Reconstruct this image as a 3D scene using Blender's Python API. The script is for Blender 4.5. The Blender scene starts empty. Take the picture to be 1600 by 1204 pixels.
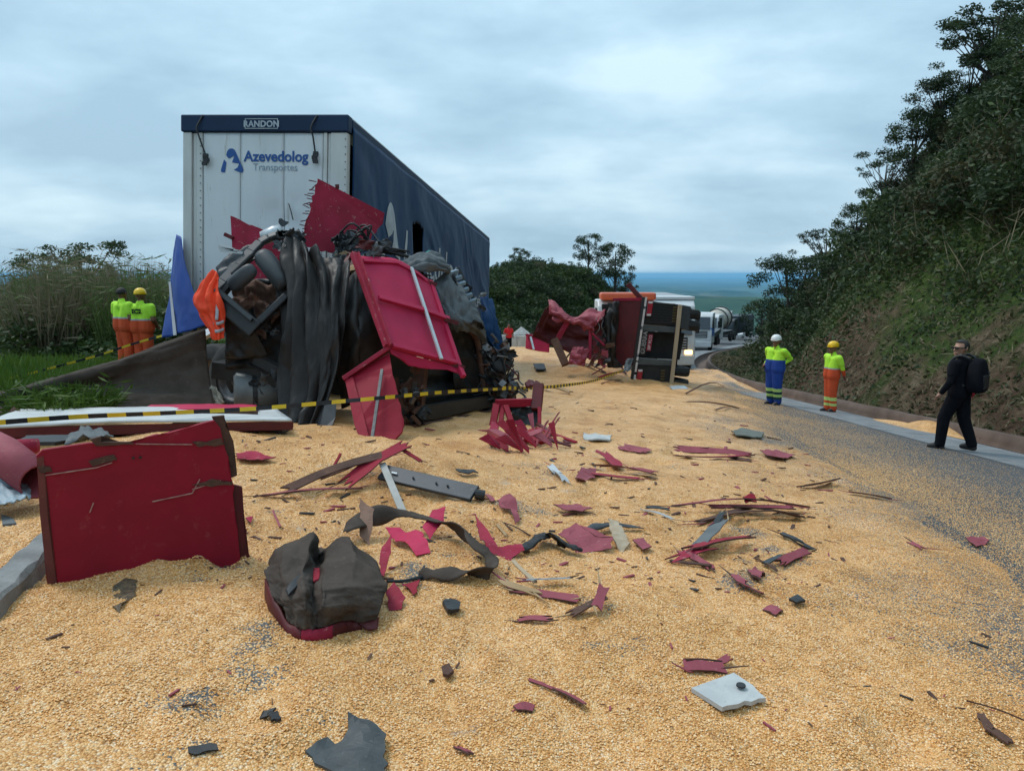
import bpy, bmesh, math, random
import numpy as np
from mathutils import Vector, Matrix
random.seed(7); rng = np.random.default_rng(7)
S = bpy.context.scene
COL = S.collection
# ---------------------------------------------------------------- camera
CAMZ = 1.36; PITCH = math.radians(8.25); FPX = 1200.0
cam = bpy.data.objects.new('camera', bpy.data.cameras.new('camera'))
COL.objects.link(cam); S.camera = cam
cam.location = (0, 0, CAMZ); cam.rotation_euler = (math.pi/2 - PITCH, 0, 0)
cam.data.sensor_fit = 'HORIZONTAL'; cam.data.sensor_width = 36; cam.data.lens = 27
cam.data.clip_start = 0.05; cam.data.clip_end = 200000
# ---------------------------------------------------------------- world: overcast sky
SUN_EL, SUN_AZ = math.radians(58), math.radians(-60)      # azimuth from +Y, clockwise
W = bpy.data.worlds.new('World'); S.world = W; W.use_nodes = True
nt = W.node_tree; nt.nodes.clear()
def N(t, nt_=None, **kw):
    n = (nt_ or nt).nodes.new(t)
    for k, v in kw.items(): setattr(n, k, v)
    return n
def L(a, b, nt_=None): (nt_ or nt).links.new(a, b)
wo = N('ShaderNodeOutputWorld'); bg = N('ShaderNodeBackground'); bg.inputs[1].default_value = 1.0
sky = N('ShaderNodeTexSky', sky_type='NISHITA', sun_disc=False)
sky.sun_elevation = SUN_EL; sky.sun_rotation = SUN_AZ; sky.air_density = 1.2; sky.dust_density = 2.0
sk = N('ShaderNodeVectorMath', operation='SCALE'); sk.inputs[3].default_value = 0.10
L(sky.outputs[0], sk.inputs[0])
tc = N('ShaderNodeTexCoord'); sep = N('ShaderNodeSeparateXYZ'); L(tc.outputs['Generated'], sep.inputs[0])
zz = N('ShaderNodeMath', operation='ABSOLUTE'); L(sep.outputs[2], zz.inputs[0])
za = N('ShaderNodeMath', operation='ADD'); L(zz.outputs[0], za.inputs[0]); za.inputs[1].default_value = 0.22
dx = N('ShaderNodeMath', operation='DIVIDE'); L(sep.outputs[0], dx.inputs[0]); L(za.outputs[0], dx.inputs[1])
dy = N('ShaderNodeMath', operation='DIVIDE'); L(sep.outputs[1], dy.inputs[0]); L(za.outputs[0], dy.inputs[1])
cmb = N('ShaderNodeCombineXYZ'); L(dx.outputs[0], cmb.inputs[0]); L(dy.outputs[0], cmb.inputs[1])
n1 = N('ShaderNodeTexNoise'); n1.inputs['Scale'].default_value = 1.15; n1.inputs['Detail'].default_value = 7
n1.inputs['Roughness'].default_value = 0.52; n1.inputs['Distortion'].default_value = 0.15
mpc = N('ShaderNodeMapping'); mpc.inputs['Scale'].default_value = (0.75, 1.15, 1); mpc.inputs['Location'].default_value = (3.1, 0.4, 0); mpc.inputs['Rotation'].default_value = (0, 0, 0.12)
L(cmb.outputs[0], mpc.inputs[0]); L(mpc.outputs[0], n1.inputs['Vector'])
n2 = N('ShaderNodeTexNoise'); n2.inputs['Scale'].default_value = 5.5; n2.inputs['Detail'].default_value = 5; n2.inputs['Roughness'].default_value = 0.55
mp2 = N('ShaderNodeMapping'); mp2.inputs['Scale'].default_value = (1, 1, 2.6); L(tc.outputs['Generated'], mp2.inputs[0]); L(mp2.outputs[0], n2.inputs['Vector'])
nm = N('ShaderNodeMix', data_type='FLOAT'); nm.inputs[0].default_value = 0.36; L(n1.outputs[0], nm.inputs[2]); L(n2.outputs[0], nm.inputs[3])
cr = N('ShaderNodeValToRGB'); L(nm.outputs[0], cr.inputs[0])
cr.color_ramp.elements[0].position = 0.39; cr.color_ramp.elements[0].color = (0.315, 0.475, 0.600, 1)
cr.color_ramp.elements[1].position = 0.61; cr.color_ramp.elements[1].color = (0.545, 0.720, 0.825, 1)
e = cr.color_ramp.elements.new(0.5); e.color = (0.405, 0.585, 0.710, 1)
# overcast luminance rises towards the zenith (standard overcast sky)
zr = N('ShaderNodeMapRange'); L(zz.outputs[0], zr.inputs[0])
zr.inputs[1].default_value = 0.0; zr.inputs[2].default_value = 1.0; zr.inputs[3].default_value = 0.94; zr.inputs[4].default_value = 1.5
cs = N('ShaderNodeVectorMath', operation='SCALE'); L(cr.outputs[0], cs.inputs[0]); L(zr.outputs[0], cs.inputs[3])
mx = N('ShaderNodeMix', data_type='RGBA'); mx.inputs[0].default_value = 0.92
L(sk.outputs[0], mx.inputs[6]); L(cs.outputs[0], mx.inputs[7])
L(mx.outputs[2], bg.inputs[0]); L(bg.outputs[0], wo.inputs[0])
# ---------------------------------------------------------------- sun behind the cloud
sl = bpy.data.lights.new('sun', 'SUN'); sl.energy = 1.5; sl.angle = math.radians(20); sl.color = (1.0, 0.95, 0.88)
sun = bpy.data.objects.new('sun', sl); COL.objects.link(sun)
sd = Vector((math.sin(SUN_AZ)*math.cos(SUN_EL), math.cos(SUN_AZ)*math.cos(SUN_EL), math.sin(SUN_EL)))
sun.rotation_euler = sd.to_track_quat('Z', 'Y').to_euler(); sun.location = (0, 0, 50)
S.view_settings.view_transform = 'Standard'; S.view_settings.look = 'None'
S.view_settings.exposure = 0.33; S.view_settings.gamma = 1.0
S.render.engine = 'CYCLES'; S.cycles.use_denoising = True; S.cycles.denoiser = 'OPENIMAGEDENOISE'; S.cycles.denoising_input_passes = 'RGB_ALBEDO_NORMAL'; S.cycles.denoising_prefilter = 'ACCURATE'
S.cycles.max_bounces = 5; S.cycles.diffuse_bounces = 3; S.cycles.glossy_bounces = 2; S.cycles.transmission_bounces = 3
S.cycles.volume_bounces = 0; S.cycles.transparent_max_bounces = 4; S.cycles.caustics_reflective = False; S.cycles.caustics_refractive = False
S.cycles.use_adaptive_sampling = True; S.cycles.adaptive_threshold = 0.015
# ---------------------------------------------------------------- helpers
CP, SP = math.cos(PITCH), math.sin(PITCH)
def ray(px, py):
    u, v = (px-800)/FPX, (602-py)/FPX
    return Vector((u, CP + v*SP, -SP + v*CP))
def P(px, py, d):
    r = ray(px, py); return Vector((0, 0, CAMZ)) + r*(d/r.y)
def _hash(ix, iy, seed):
    h = (ix.astype(np.int64)*374761393 + iy.astype(np.int64)*668265263 + seed*982451653) & 0x7fffffff
    h = ((h ^ (h >> 13))*1274126177) & 0x7fffffff
    return ((h ^ (h >> 16)) & 0xffff)/65535.0
def vnoise(x, y, seed=0):
    x = np.asarray(x, float); y = np.asarray(y, float)
    ix, iy = np.floor(x), np.floor(y); fx, fy = x-ix, y-iy
    fx = fx*fx*(3-2*fx); fy = fy*fy*(3-2*fy)
    a = _hash(ix, iy, seed); b = _hash(ix+1, iy, seed); c = _hash(ix, iy+1, seed); d = _hash(ix+1, iy+1, seed)
    return (a*(1-fx)+b*fx)*(1-fy) + (c*(1-fx)+d*fx)*fy - 0.5
def fbm(x, y, oct=4, seed=0, rough=0.5):
    s = 0; a = 1.0
    for k in range(oct):
        s = s + a*vnoise(np.asarray(x)*2**k + 17.3*k, np.asarray(y)*2**k + 5.1*k, seed+k); a *= rough
    return s
def sstep(a, b, x):
    t = np.clip((np.asarray(x, float)-a)/(b-a), 0, 1); return t*t*(3-2*t)
# -- materials
MATS = {}
def mat(name, c1, c2=None, scale=4.0, rough=0.7, metal=0.0, bump=0.0, bscale=30.0, c3=None, detail=5, spec=0.4, contrast=(0.35, 0.65), stretch=(1, 1, 1), trans=0.0, rand=0.0, bdist=0.01):
    if name in MATS: return MATS[name]
    m = bpy.data.materials.new(name); m.use_nodes = True; t = m.node_tree
    b = t.nodes['Principled BSDF']; b.inputs['Roughness'].default_value = rough; b.inputs['Metallic'].default_value = metal
    b.inputs['Specular IOR Level'].default_value = spec
    tc = N('ShaderNodeTexCoord', t); mp = N('ShaderNodeMapping', t); mp.inputs['Scale'].default_value = stretch
    L(tc.outputs['Object'], mp.inputs[0], t)
    out = None
    c2 = c2 or tuple(x*0.8 for x in c1)
    n = N('ShaderNodeTexNoise', t); n.inputs['Scale'].default_value = scale; n.inputs['Detail'].default_value = detail; n.inputs['Roughness'].default_value = 0.6
    L(mp.outputs[0], n.inputs['Vector'], t)
    r = N('ShaderNodeValToRGB', t); L(n.outputs[0], r.inputs[0], t)
    r.color_ramp.elements[0].position = contrast[0]; r.color_ramp.elements[1].position = contrast[1]
    r.color_ramp.elements[0].color = (*c1, 1); r.color_ramp.elements[1].color = (*c2, 1)
    out = r.outputs[0]
    if c3:
        n2 = N('ShaderNodeTexNoise', t); n2.inputs['Scale'].default_value = scale*5.3; n2.inputs['Detail'].default_value = 6; n2.inputs['Roughness'].default_value = 0.7
        L(mp.outputs[0], n2.inputs['Vector'], t)
        r2 = N('ShaderNodeValToRGB', t); L(n2.outputs[0], r2.inputs[0], t)
        r2.color_ramp.elements[0].position = 0.60; r2.color_ramp.elements[1].position = 0.70
        x = N('ShaderNodeMix', t, data_type='RGBA'); L(r2.outputs[0], x.inputs[0], t); L(out, x.inputs[6], t); x.inputs[7].default_value = (*c3, 1)
        out = x.outputs[2]
    if rand:
        oi = N('ShaderNodeObjectInfo', t); hs = N('ShaderNodeHueSaturation', t)
        ma = N('ShaderNodeMapRange', t); L(oi.outputs['Random'], ma.inputs[0], t); ma.inputs[3].default_value = 1-rand; ma.inputs[4].default_value = 1+rand
        L(ma.outputs[0], hs.inputs['Value'], t); L(out, hs.inputs['Color'], t); out = hs.outputs[0]
    L(out, b.inputs['Base Color'], t)
    if bump:
        n3 = N('ShaderNodeTexNoise', t); n3.inputs['Scale'].default_value = bscale; n3.inputs['Detail'].default_value = 5
        L(mp.outputs[0], n3.inputs['Vector'], t)
        bp = N('ShaderNodeBump', t); bp.inputs['Strength'].default_value = bump; bp.inputs['Distance'].default_value = bdist
        L(n3.outputs[0], bp.inputs['Height'], t); L(bp.outputs[0], b.inputs['Normal'], t)
    if trans:
        tr = N('ShaderNodeBsdfTranslucent', t); L(out, tr.inputs[0], t)
        ms = N('ShaderNodeMixShader', t); ms.inputs[0].default_value = trans
        L(b.outputs[0], ms.inputs[1], t); L(tr.outputs[0], ms.inputs[2], t); L(ms.outputs[0], t.nodes['Material Output'].inputs[0], t)
    MATS[name] = m; return m
# -- mesh objects
def mk(name, V, F, m, parent=None, smooth=False, idx=None, solid=0.0, bevel=0.0, subsurf=0):
    me = bpy.data.meshes.new(name)
    me.from_pydata([tuple(v) for v in V], [], [tuple(int(i) for i in f) for f in F]); me.update()
    for x in (m if isinstance(m, (list, tuple)) else [m]): me.materials.append(x)
    if smooth: me.polygons.foreach_set('use_smooth', [True]*len(me.polygons))
    if idx is not None: me.polygons.foreach_set('material_index', list(idx))
    o = bpy.data.objects.new(name, me); COL.objects.link(o)
    if parent is not None: attach(o, parent)
    if subsurf: md = o.modifiers.new('s', 'SUBSURF'); md.levels = md.render_levels = subsurf
    if solid: md = o.modifiers.new('t', 'SOLIDIFY'); md.thickness = solid; md.offset = 0
    if bevel: md = o.modifiers.new('b', 'BEVEL'); md.width = bevel; md.segments = 2; md.limit_method = 'ANGLE'; md.angle_limit = 0.6
    return o
def attach(o, parent):
    o.parent = parent
    if parent.get('world_built'): o.matrix_parent_inverse = Matrix.Translation(-Vector(parent.location))
def thing(name, label, cat, loc=(0, 0, 0), group=None, world=True, rotz=0):
    o = bpy.data.objects.new(name, None); COL.objects.link(o); o.location = loc; o.rotation_euler = (0, 0, rotz)
    o.empty_display_size = 0.2
    if world: o['world_built'] = 1
    o['label'] = label; o['category'] = cat
    if group: o['group'] = group
    return o
def tag(o, label=None, cat=None, group=None, kind=None):
    if label: o['label'] = label
    if cat: o['category'] = cat
    if group: o['group'] = group
    if kind: o['kind'] = kind
    return o
def copy_tree(o, parent=None):
    c = o.copy(); COL.objects.link(c)
    if parent is not None: c.parent = parent
    for ch in list(o.children): copy_tree(ch, c)
    return c
class MB:
    def __init__(s): s.v = []; s.f = []; s.i = []
    def add(s, V, F, k=0):
        b = len(s.v); s.v += [Vector(v) for v in V]; s.f += [tuple(i+b for i in f) for f in F]; s.i += [k]*len(F); return s
    def box(s, c, X, Y, Z, k=0):   # centre and half-axis vectors
        c, X, Y, Z = map(Vector, (c, X, Y, Z))
        V = [c+a*X+b*Y+d*Z for d in (-1, 1) for b in (-1, 1) for a in (-1, 1)]
        return s.add(V, [(0, 2, 3, 1), (4, 5, 7, 6), (0, 1, 5, 4), (2, 6, 7, 3), (0, 4, 6, 2), (1, 3, 7, 5)], k)
    def abox(s, x0, x1, y0, y1, z0, z1, k=0):
        return s.box(((x0+x1)/2, (y0+y1)/2, (z0+z1)/2), ((x1-x0)/2, 0, 0), (0, (y1-y0)/2, 0), (0, 0, (z1-z0)/2), k)
    def beam(s, a, b, w, h, up=(0, 0, 1), k=0):
        a, b = Vector(a), Vector(b); d = (b-a); n = d.normalized(); up = Vector(up)
        sx = n.cross(up)
        if sx.length < 1e-4: sx = n.cross(Vector((1, 0, 0)))
        sx.normalize(); u = sx.cross(n)
        return s.box((a+b)/2, sx*w/2, d/2, u*h/2, k)
    def tube(s, path, r, n=8, k=0, cap=True):
        path = [Vector(p) for p in path]; R = r if isinstance(r, (list, tuple)) else [r]*len(path)
        V = []; F = []; up = None
        for i, p in enumerate(path):
            t = (path[min(i+1, len(path)-1)]-path[max(i-1, 0)]).normalized()
            if up is None:
                up = t.cross(Vector((0.31, 0.2, 0.93)));
                if up.length < 1e-3: up = t.cross(Vector((1, 0, 0)))
            up = (up - t*up.dot(t)).normalized(); sd = t.cross(up)
            for j in range(n):
                a = 2*math.pi*j/n; V.append(p + (up*math.cos(a)+sd*math.sin(a))*R[i])
        for i in range(len(path)-1):
            for j in range(n): F.append((i*n+j, i*n+(j+1) % n, (i+1)*n+(j+1) % n, (i+1)*n+j))
        if cap: F.append(tuple(range(n-1, -1, -1))); F.append(tuple((len(path)-1)*n+j for j in range(n)))
        return s.add(V, F, k)
    def lathe(s, prof, c, axis, n=24, k=0):   # prof: (radius, along axis)
        c, ax = Vector(c), Vector(axis).normalized(); a1 = ax.orthogonal().normalized(); a2 = ax.cross(a1); V = []; F = []
        for r, h in prof:
            for j in range(n):
                a = 2*math.pi*j/n; V.append(c + ax*h + (a1*math.cos(a)+a2*math.sin(a))*r)
        for i in range(len(prof)-1):
            for j in range(n): F.append((i*n+j, i*n+(j+1) % n, (i+1)*n+(j+1) % n, (i+1)*n+j))
        return s.add(V, F, k)
    def plate(s, pts, th, k=0, nrm=None):       # polygon with thickness
        pts = [Vector(p) for p in pts]; n = len(pts)
        if nrm is None:
            nrm = Vector((0, 0, 0))
            for i in range(n): a, b = pts[i], pts[(i+1) % n]; nrm += Vector(((a.y-b.y)*(a.z+b.z), (a.z-b.z)*(a.x+b.x), (a.x-b.x)*(a.y+b.y)))
            nrm.normalize()
        nrm = Vector(nrm)*th
        V = pts + [p-nrm for p in pts]
        F = [tuple(range(n)), tuple(range(2*n-1, n-1, -1))] + [(i, i+n, (i+1) % n+n, (i+1) % n) for i in range(n)]
        return s.add(V, F, k)
    def build(s, name, m, parent=None, smooth=False, **kw):
        return mk(name, s.v, s.f, m, parent, smooth, idx=s.i if isinstance(m, (list, tuple)) else None, **kw)
def cr_w(t): return (-.5*t**3+t*t-.5*t, 1.5*t**3-2.5*t*t+1, -1.5*t**3+2*t*t+.5*t, .5*t**3-.5*t*t)
def cr_line(A, n):          # Catmull-Rom resample of array (k, ...) to n samples
    A = np.asarray(A, float); k = len(A); out = []
    for q in np.linspace(0, k-1, n):
        i = min(int(q), k-2); t = q-i; w = cr_w(t)
        out.append(sum(w[j]*A[min(max(i-1+j, 0), k-1)] if 0 <= i-1+j < k else w[j]*(2*A[0]-A[1] if i-1+j < 0 else 2*A[-1]-A[-2]) for j in range(4)))
    return np.array(out)
def path(pts, n): return [Vector(p) for p in cr_line([tuple(p) for p in pts], n)]
def patch(name, grid, m, parent=None, nu=40, nv=40, fold=0.0, folds=8, fdir=0, rip=0.0, ripf=6, seed=0, solid=0.006, smooth=True, tear=0.0, linear=False, holes=None, fvar=1.2, sharp=False, env=None):
    """a sheet through a grid of control points, with folds and ripples along its normal"""
    A = np.array([[tuple(p) for p in row] for row in grid], float)
    if linear:
        r = np.linspace(0, len(A)-1, nv); i = np.minimum(r.astype(int), len(A)-2); f = (r-i)[:, None, None]; A = A[i]*(1-f)+A[i+1]*f
        r = np.linspace(0, A.shape[1]-1, nu); i = np.minimum(r.astype(int), A.shape[1]-2); f = (r-i)[None, :, None]; A = A[:, i]*(1-f)+A[:, i+1]*f
    else:
        A = cr_line(A, nv); A = np.stack([cr_line(A[i], nu) for i in range(nv)])
    du = np.gradient(A, axis=1); dv = np.gradient(A, axis=0); nn = np.cross(du, dv); nn /= np.linalg.norm(nn, axis=2)[..., None]+1e-9
    u = np.linspace(0, 1, nu)[None, :]*np.ones((nv, 1)); v = np.linspace(0, 1, nv)[:, None]*np.ones((1, nu))
    ph = (u if fdir == 0 else v); ot = (v if fdir == 0 else u)
    wave = (lambda q: np.sin(q)) if not sharp else (lambda q: 1.5*np.abs(((q/(2*math.pi)) % 1.0)*2-1)**1.5-.75)
    h = fold*wave(2*math.pi*folds*(ph + 0.06*fvar*fbm(ph*3+seed, ot*1.5, 3, seed)) + 2.5*fvar*fbm(ot*2.2, ph*1.3+seed, 2, seed+5))*(0.65+0.9*fbm(ph*4, ot*2, 2, seed+9))
    if env: h = h*env(u, v)
    h = h + rip*fbm(u*ripf+seed*1.7, v*ripf, 4, seed+3)
    A = A + nn*h[..., None]
    if tear:   # ragged borders
        for sl_ in (np.s_[0, :], np.s_[-1, :], np.s_[:, 0], np.s_[:, -1]):
            q = A[sl_]; A[sl_] = q + (rng.random(q.shape)-.5)*tear
    F = []
    for i in range(nv-1):
        for j in range(nu-1):
            if holes and holes((j+.5)/(nu-1), (i+.5)/(nv-1)): continue
            F.append((i*nu+j, i*nu+j+1, (i+1)*nu+j+1, (i+1)*nu+j))
    return mk(name, A.reshape(-1, 3), F, m, parent, smooth, solid=solid)
def text_mesh(txt, size, ex=0.0, bold=0.0, sx=1.0, align='LEFT', space=1.0):
    c = bpy.data.curves.new('t', 'FONT'); c.body = txt; c.size = size; c.extrude = ex; c.offset = bold; c.align_x = align; c.space_character = space
    c.resolution_u = 4
    o = bpy.data.objects.new('t', c); COL.objects.link(o); dg = bpy.context.evaluated_depsgraph_get()
    me = bpy.data.meshes.new_from_object(o.evaluated_get(dg)); V = [Vector((v.co.x*sx, v.co.y, v.co.z)) for v in me.vertices]; F = [tuple(p.vertices) for p in me.polygons]
    bpy.data.objects.remove(o); bpy.data.curves.remove(c); bpy.data.meshes.remove(me)
    return V, F
def quads_mesh(name, C, A, B, m, parent=None, Cc=None):
    """many separate leaf quads: centre C, half axes A, B (n,3)"""
    n = len(C); V = np.empty((n, 4, 3), np.float32); V[:, 0] = C-A; V[:, 1] = C-B; V[:, 2] = C+A; V[:, 3] = C+B
    me = bpy.data.meshes.new(name); me.vertices.add(n*4); me.vertices.foreach_set('co', V.ravel())
    me.loops.add(n*4); me.loops.foreach_set('vertex_index', np.arange(n*4, dtype=np.int32))
    me.polygons.add(n); me.polygons.foreach_set('loop_start', np.arange(0, n*4, 4, dtype=np.int32)); me.polygons.foreach_set('loop_total', np.full(n, 4, np.int32))
    me.update(calc_edges=True); me.validate()
    for x in (m if isinstance(m, (list, tuple)) else [m]): me.materials.append(x)
    o = bpy.data.objects.new(name, me); COL.objects.link(o)
    if parent is not None: attach(o, parent)
    return o
def rand_dirs(n):
    d = rng.normal(size=(n, 3)); return d/np.linalg.norm(d, axis=1)[:, None]
# ================================================================ ground shape
def e_r(y):
    q = np.clip(np.asarray(y, float)-25, 0, None); return 8.2 + 0.42*np.where(q < 33, q*q/66, q-16.5)
def e_l(y): return e_r(y) - 10.5
def rz(x, y):
    x = np.asarray(x, float); y = np.asarray(y, float)
    off = e_r(y) - 8.2
    k = 0.072 - 0.042*sstep(25, 60, y)
    return -0.0757*np.minimum(y, 30) - 0.07*np.clip(y-30, 0, None) - k*(x-off)
def tz(x, y):
    x = np.asarray(x, float); y = np.asarray(y, float)
    sr = x - e_r(y); slf = e_l(y) - x
    xr = np.clip(x, e_l(y)-7, e_r(y)+1)
    z = rz(xr, y) - 0.05
    # cut slope on the right
    s = np.clip(sr-0.95-3.4*sstep(26, 37, y), 0, None)
    fade = 1 - 0.6*sstep(80, 135, y)
    rise = np.where(s < 1.0, s*1.0, 1.0+(s-1.0)*1.2)
    cap = 24.0
    rise = np.where(rise > cap*0.6, cap*0.6 + (cap*0.4)*(1-np.exp(-(rise-cap*0.6)/(cap*0.4))), rise)
    z = z + rise*fade + sstep(0.2, 3, s)*(0.9*fbm(x*0.16, y*0.16, 4, 3) + 0.25*fbm(x*0.9, y*0.9, 3, 8))
    # left verge, falling away far out, and the hill beyond the trailer
    sv = np.clip(slf, 0, None)
    z = z + sstep(0.3, 3, sv)*(0.22*fbm(x*0.35, y*0.35, 3, 12) - 0.05)
    z = z - 0.16*np.clip(sv-24, 0, None)*sstep(8, 40, y)
    hill = 7.6*np.exp(-((y-88)/30)**2)*sstep(1.0, 11, sv)*(1-sstep(16, 30, sv))
    z = z + hill + sstep(0.5, 4, hill)*1.4*fbm(x*0.13, y*0.13, 4, 21)
    z = z - 0.22*np.clip(y-165, 0, None)
    return z
XB = np.array([(-2, 2.3), (2, 2.6), (5, 3.5), (9.6, 4.1), (14, 4.9), (18.8, 5.6), (24, 7.0), (28, 8.6), (36, 9.0), (46, 6.0), (60, 4)])
XL = np.array([(-2, -3.2), (4, -4.4), (9, -5.2), (13, -4.2), (20, -3.0), (30, -2.6), (46, -1.0), (60, 0)])
MOUNDS = [(-1.15, 6.25, .24, .95, .75), (-2.2, 4.3, .10, 1.0, .6), (1.4, 29.5, .75, 3.4, 4.2), (2.6, 24.0, .22, 2.0, 1.6), (-0.9, 14.5, .18, 1.0, 2.5),
          (-0.3, 4.6, .05, .5, .4), (0.5, 3.4, .03, .9, .5), (-2.9, 6.6, .14, .8, .8), (4.5, 25.5, .15, 2.4, 2.0), (8.75, 15.8, .42, .5, 1.2), (8.7, 31, .35, .8, 4)]
PITS = [(random.uniform(-2.6, 4.6), random.uniform(2.0, 15), random.uniform(.07, .17), random.uniform(.018, .05)) for _ in range(110)]
def ct(x, y):
    x = np.asarray(x, float); y = np.asarray(y, float)
    xb = np.interp(y, XB[:, 0], XB[:, 1]) + 0.5*fbm(x*.9, y*.55, 3, 31); xl = np.interp(y, XL[:, 0], XL[:, 1]) + 0.8*fbm(x*.6, y*.6, 3, 35)
    d = np.minimum(xb - x, x - xl); d = np.minimum(d, 50-y)
    t = -0.03 + 0.075*sstep(-0.25, 0.5, d) + 0.09*sstep(0.3, 2.6, d)
    t = t + sstep(0, .6, d)*(0.075*fbm(x*.9, y*.9, 3, 41) + 0.045*fbm(x*3.1, y*3.1, 4, 44))
    for (mx_, my_, h, a, b) in MOUNDS: t = t + h*np.exp(-((x-mx_)/a)**2-((y-my_)/b)**2)
    if x.ndim:
        for (mx_, my_, r_, h) in PITS:
            k = (np.abs(x-mx_) < 3*r_) & (np.abs(y-my_) < 3*r_)
            if k.any():
                q = ((x[k]-mx_)**2+((y[k]-my_)*.7)**2)/r_**2; t[k] = t[k] + sstep(0.02, .06, t[k])*h*(.55*np.exp(-(np.sqrt(q)-1.25)**2*5)-np.exp(-q*1.4))
    return t
def thin(x, y):
    """how far the grain thins out to show the road: 0 thick, 1 bare"""
    xb = np.interp(y, XB[:, 0], XB[:, 1]) + 0.5*fbm(x*.9, y*.55, 3, 31); d = xb-x
    e = .97*(1-sstep(-.3, 1.6, d+1.2*fbm(x*1.3, y*.8, 4, 33)))
    spot = .70*sstep(.33, .52, fbm(x*2.3+7.1, y*2.3, 4, 83))*(1-sstep(5, 9, y))
    return np.clip(np.maximum(e*(1-sstep(-.35, -.1, x-e_r(y))), spot), 0, 1)
_gx = np.arange(-14, 16, .06); _gy = np.arange(0, 62, .06); _X, _Y = np.meshgrid(_gx, _gy)
HG = np.maximum(rz(_X, _Y)+np.maximum(ct(_X, _Y), 0), np.where((_X > e_l(_Y)) & (_X < e_r(_Y)+.9), -99, tz(_X, _Y))).tolist()
def Hs(x, y):
    if not (-13.9 < x < 15.8 and .01 < y < 61.8): return max(float(rz(x, y)), float(tz(x, y)))
    i, j = (y)/.06, (x+14)/.06; a, b = int(i), int(j); fy, fx = i-a, j-b
    r0, r1 = HG[a], HG[a+1]; return (r0[b]*(1-fx)+r0[b+1]*fx)*(1-fy) + (r1[b]*(1-fx)+r1[b+1]*fx)*fy
def G(px, py, lift=0.0):
    """where the line of sight of a photo pixel meets the ground"""
    r = ray(px, py); p = Vector((0, 0, CAMZ)); t = 1.0; last = 1.0
    for _ in range(4000):
        q = p + r*t
        if q.z <= Hs(q.x, q.y)+lift: break
        last = t; t *= 1.012
    a, b = last, t
    for _ in range(24):
        c = (a+b)/2; q = p + r*c
        if q.z <= Hs(q.x, q.y)+lift: b = c
        else: a = c
    return p + r*b
# ---------------------------------------------------------------- materials of the setting
def ramp(t, src, stops):
    r = N('ShaderNodeValToRGB', t); L(src, r.inputs[0], t); el = r.color_ramp.elements
    while len(el) > 1: el.remove(el[-1])
    el[0].position = stops[0][0]; el[0].color = (*stops[0][1], 1)
    for p_, c_ in stops[1:]: q = el.new(p_); q.color = (*c_, 1)
    return r.outputs[0]
def noise_n(t, vec, scale, detail=5, rough=0.6):
    n = N('ShaderNodeTexNoise', t); n.inputs['Scale'].default_value = scale; n.inputs['Detail'].default_value = detail; n.inputs['Roughness'].default_value = rough
    L(vec, n.inputs['Vector'], t); return n.outputs[0]
def mixc(t, fac, a, b, mode='MIX'):
    x = N('ShaderNodeMix', t, data_type='RGBA', blend_type=mode)
    for s_, v in ((0, fac), (6, a), (7, b)):
        if hasattr(v, 'is_output'): L(v, x.inputs[s_], t)
        else: x.inputs[s_].default_value = v if s_ == 0 else (*v, 1)
    return x.outputs[2]
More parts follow.
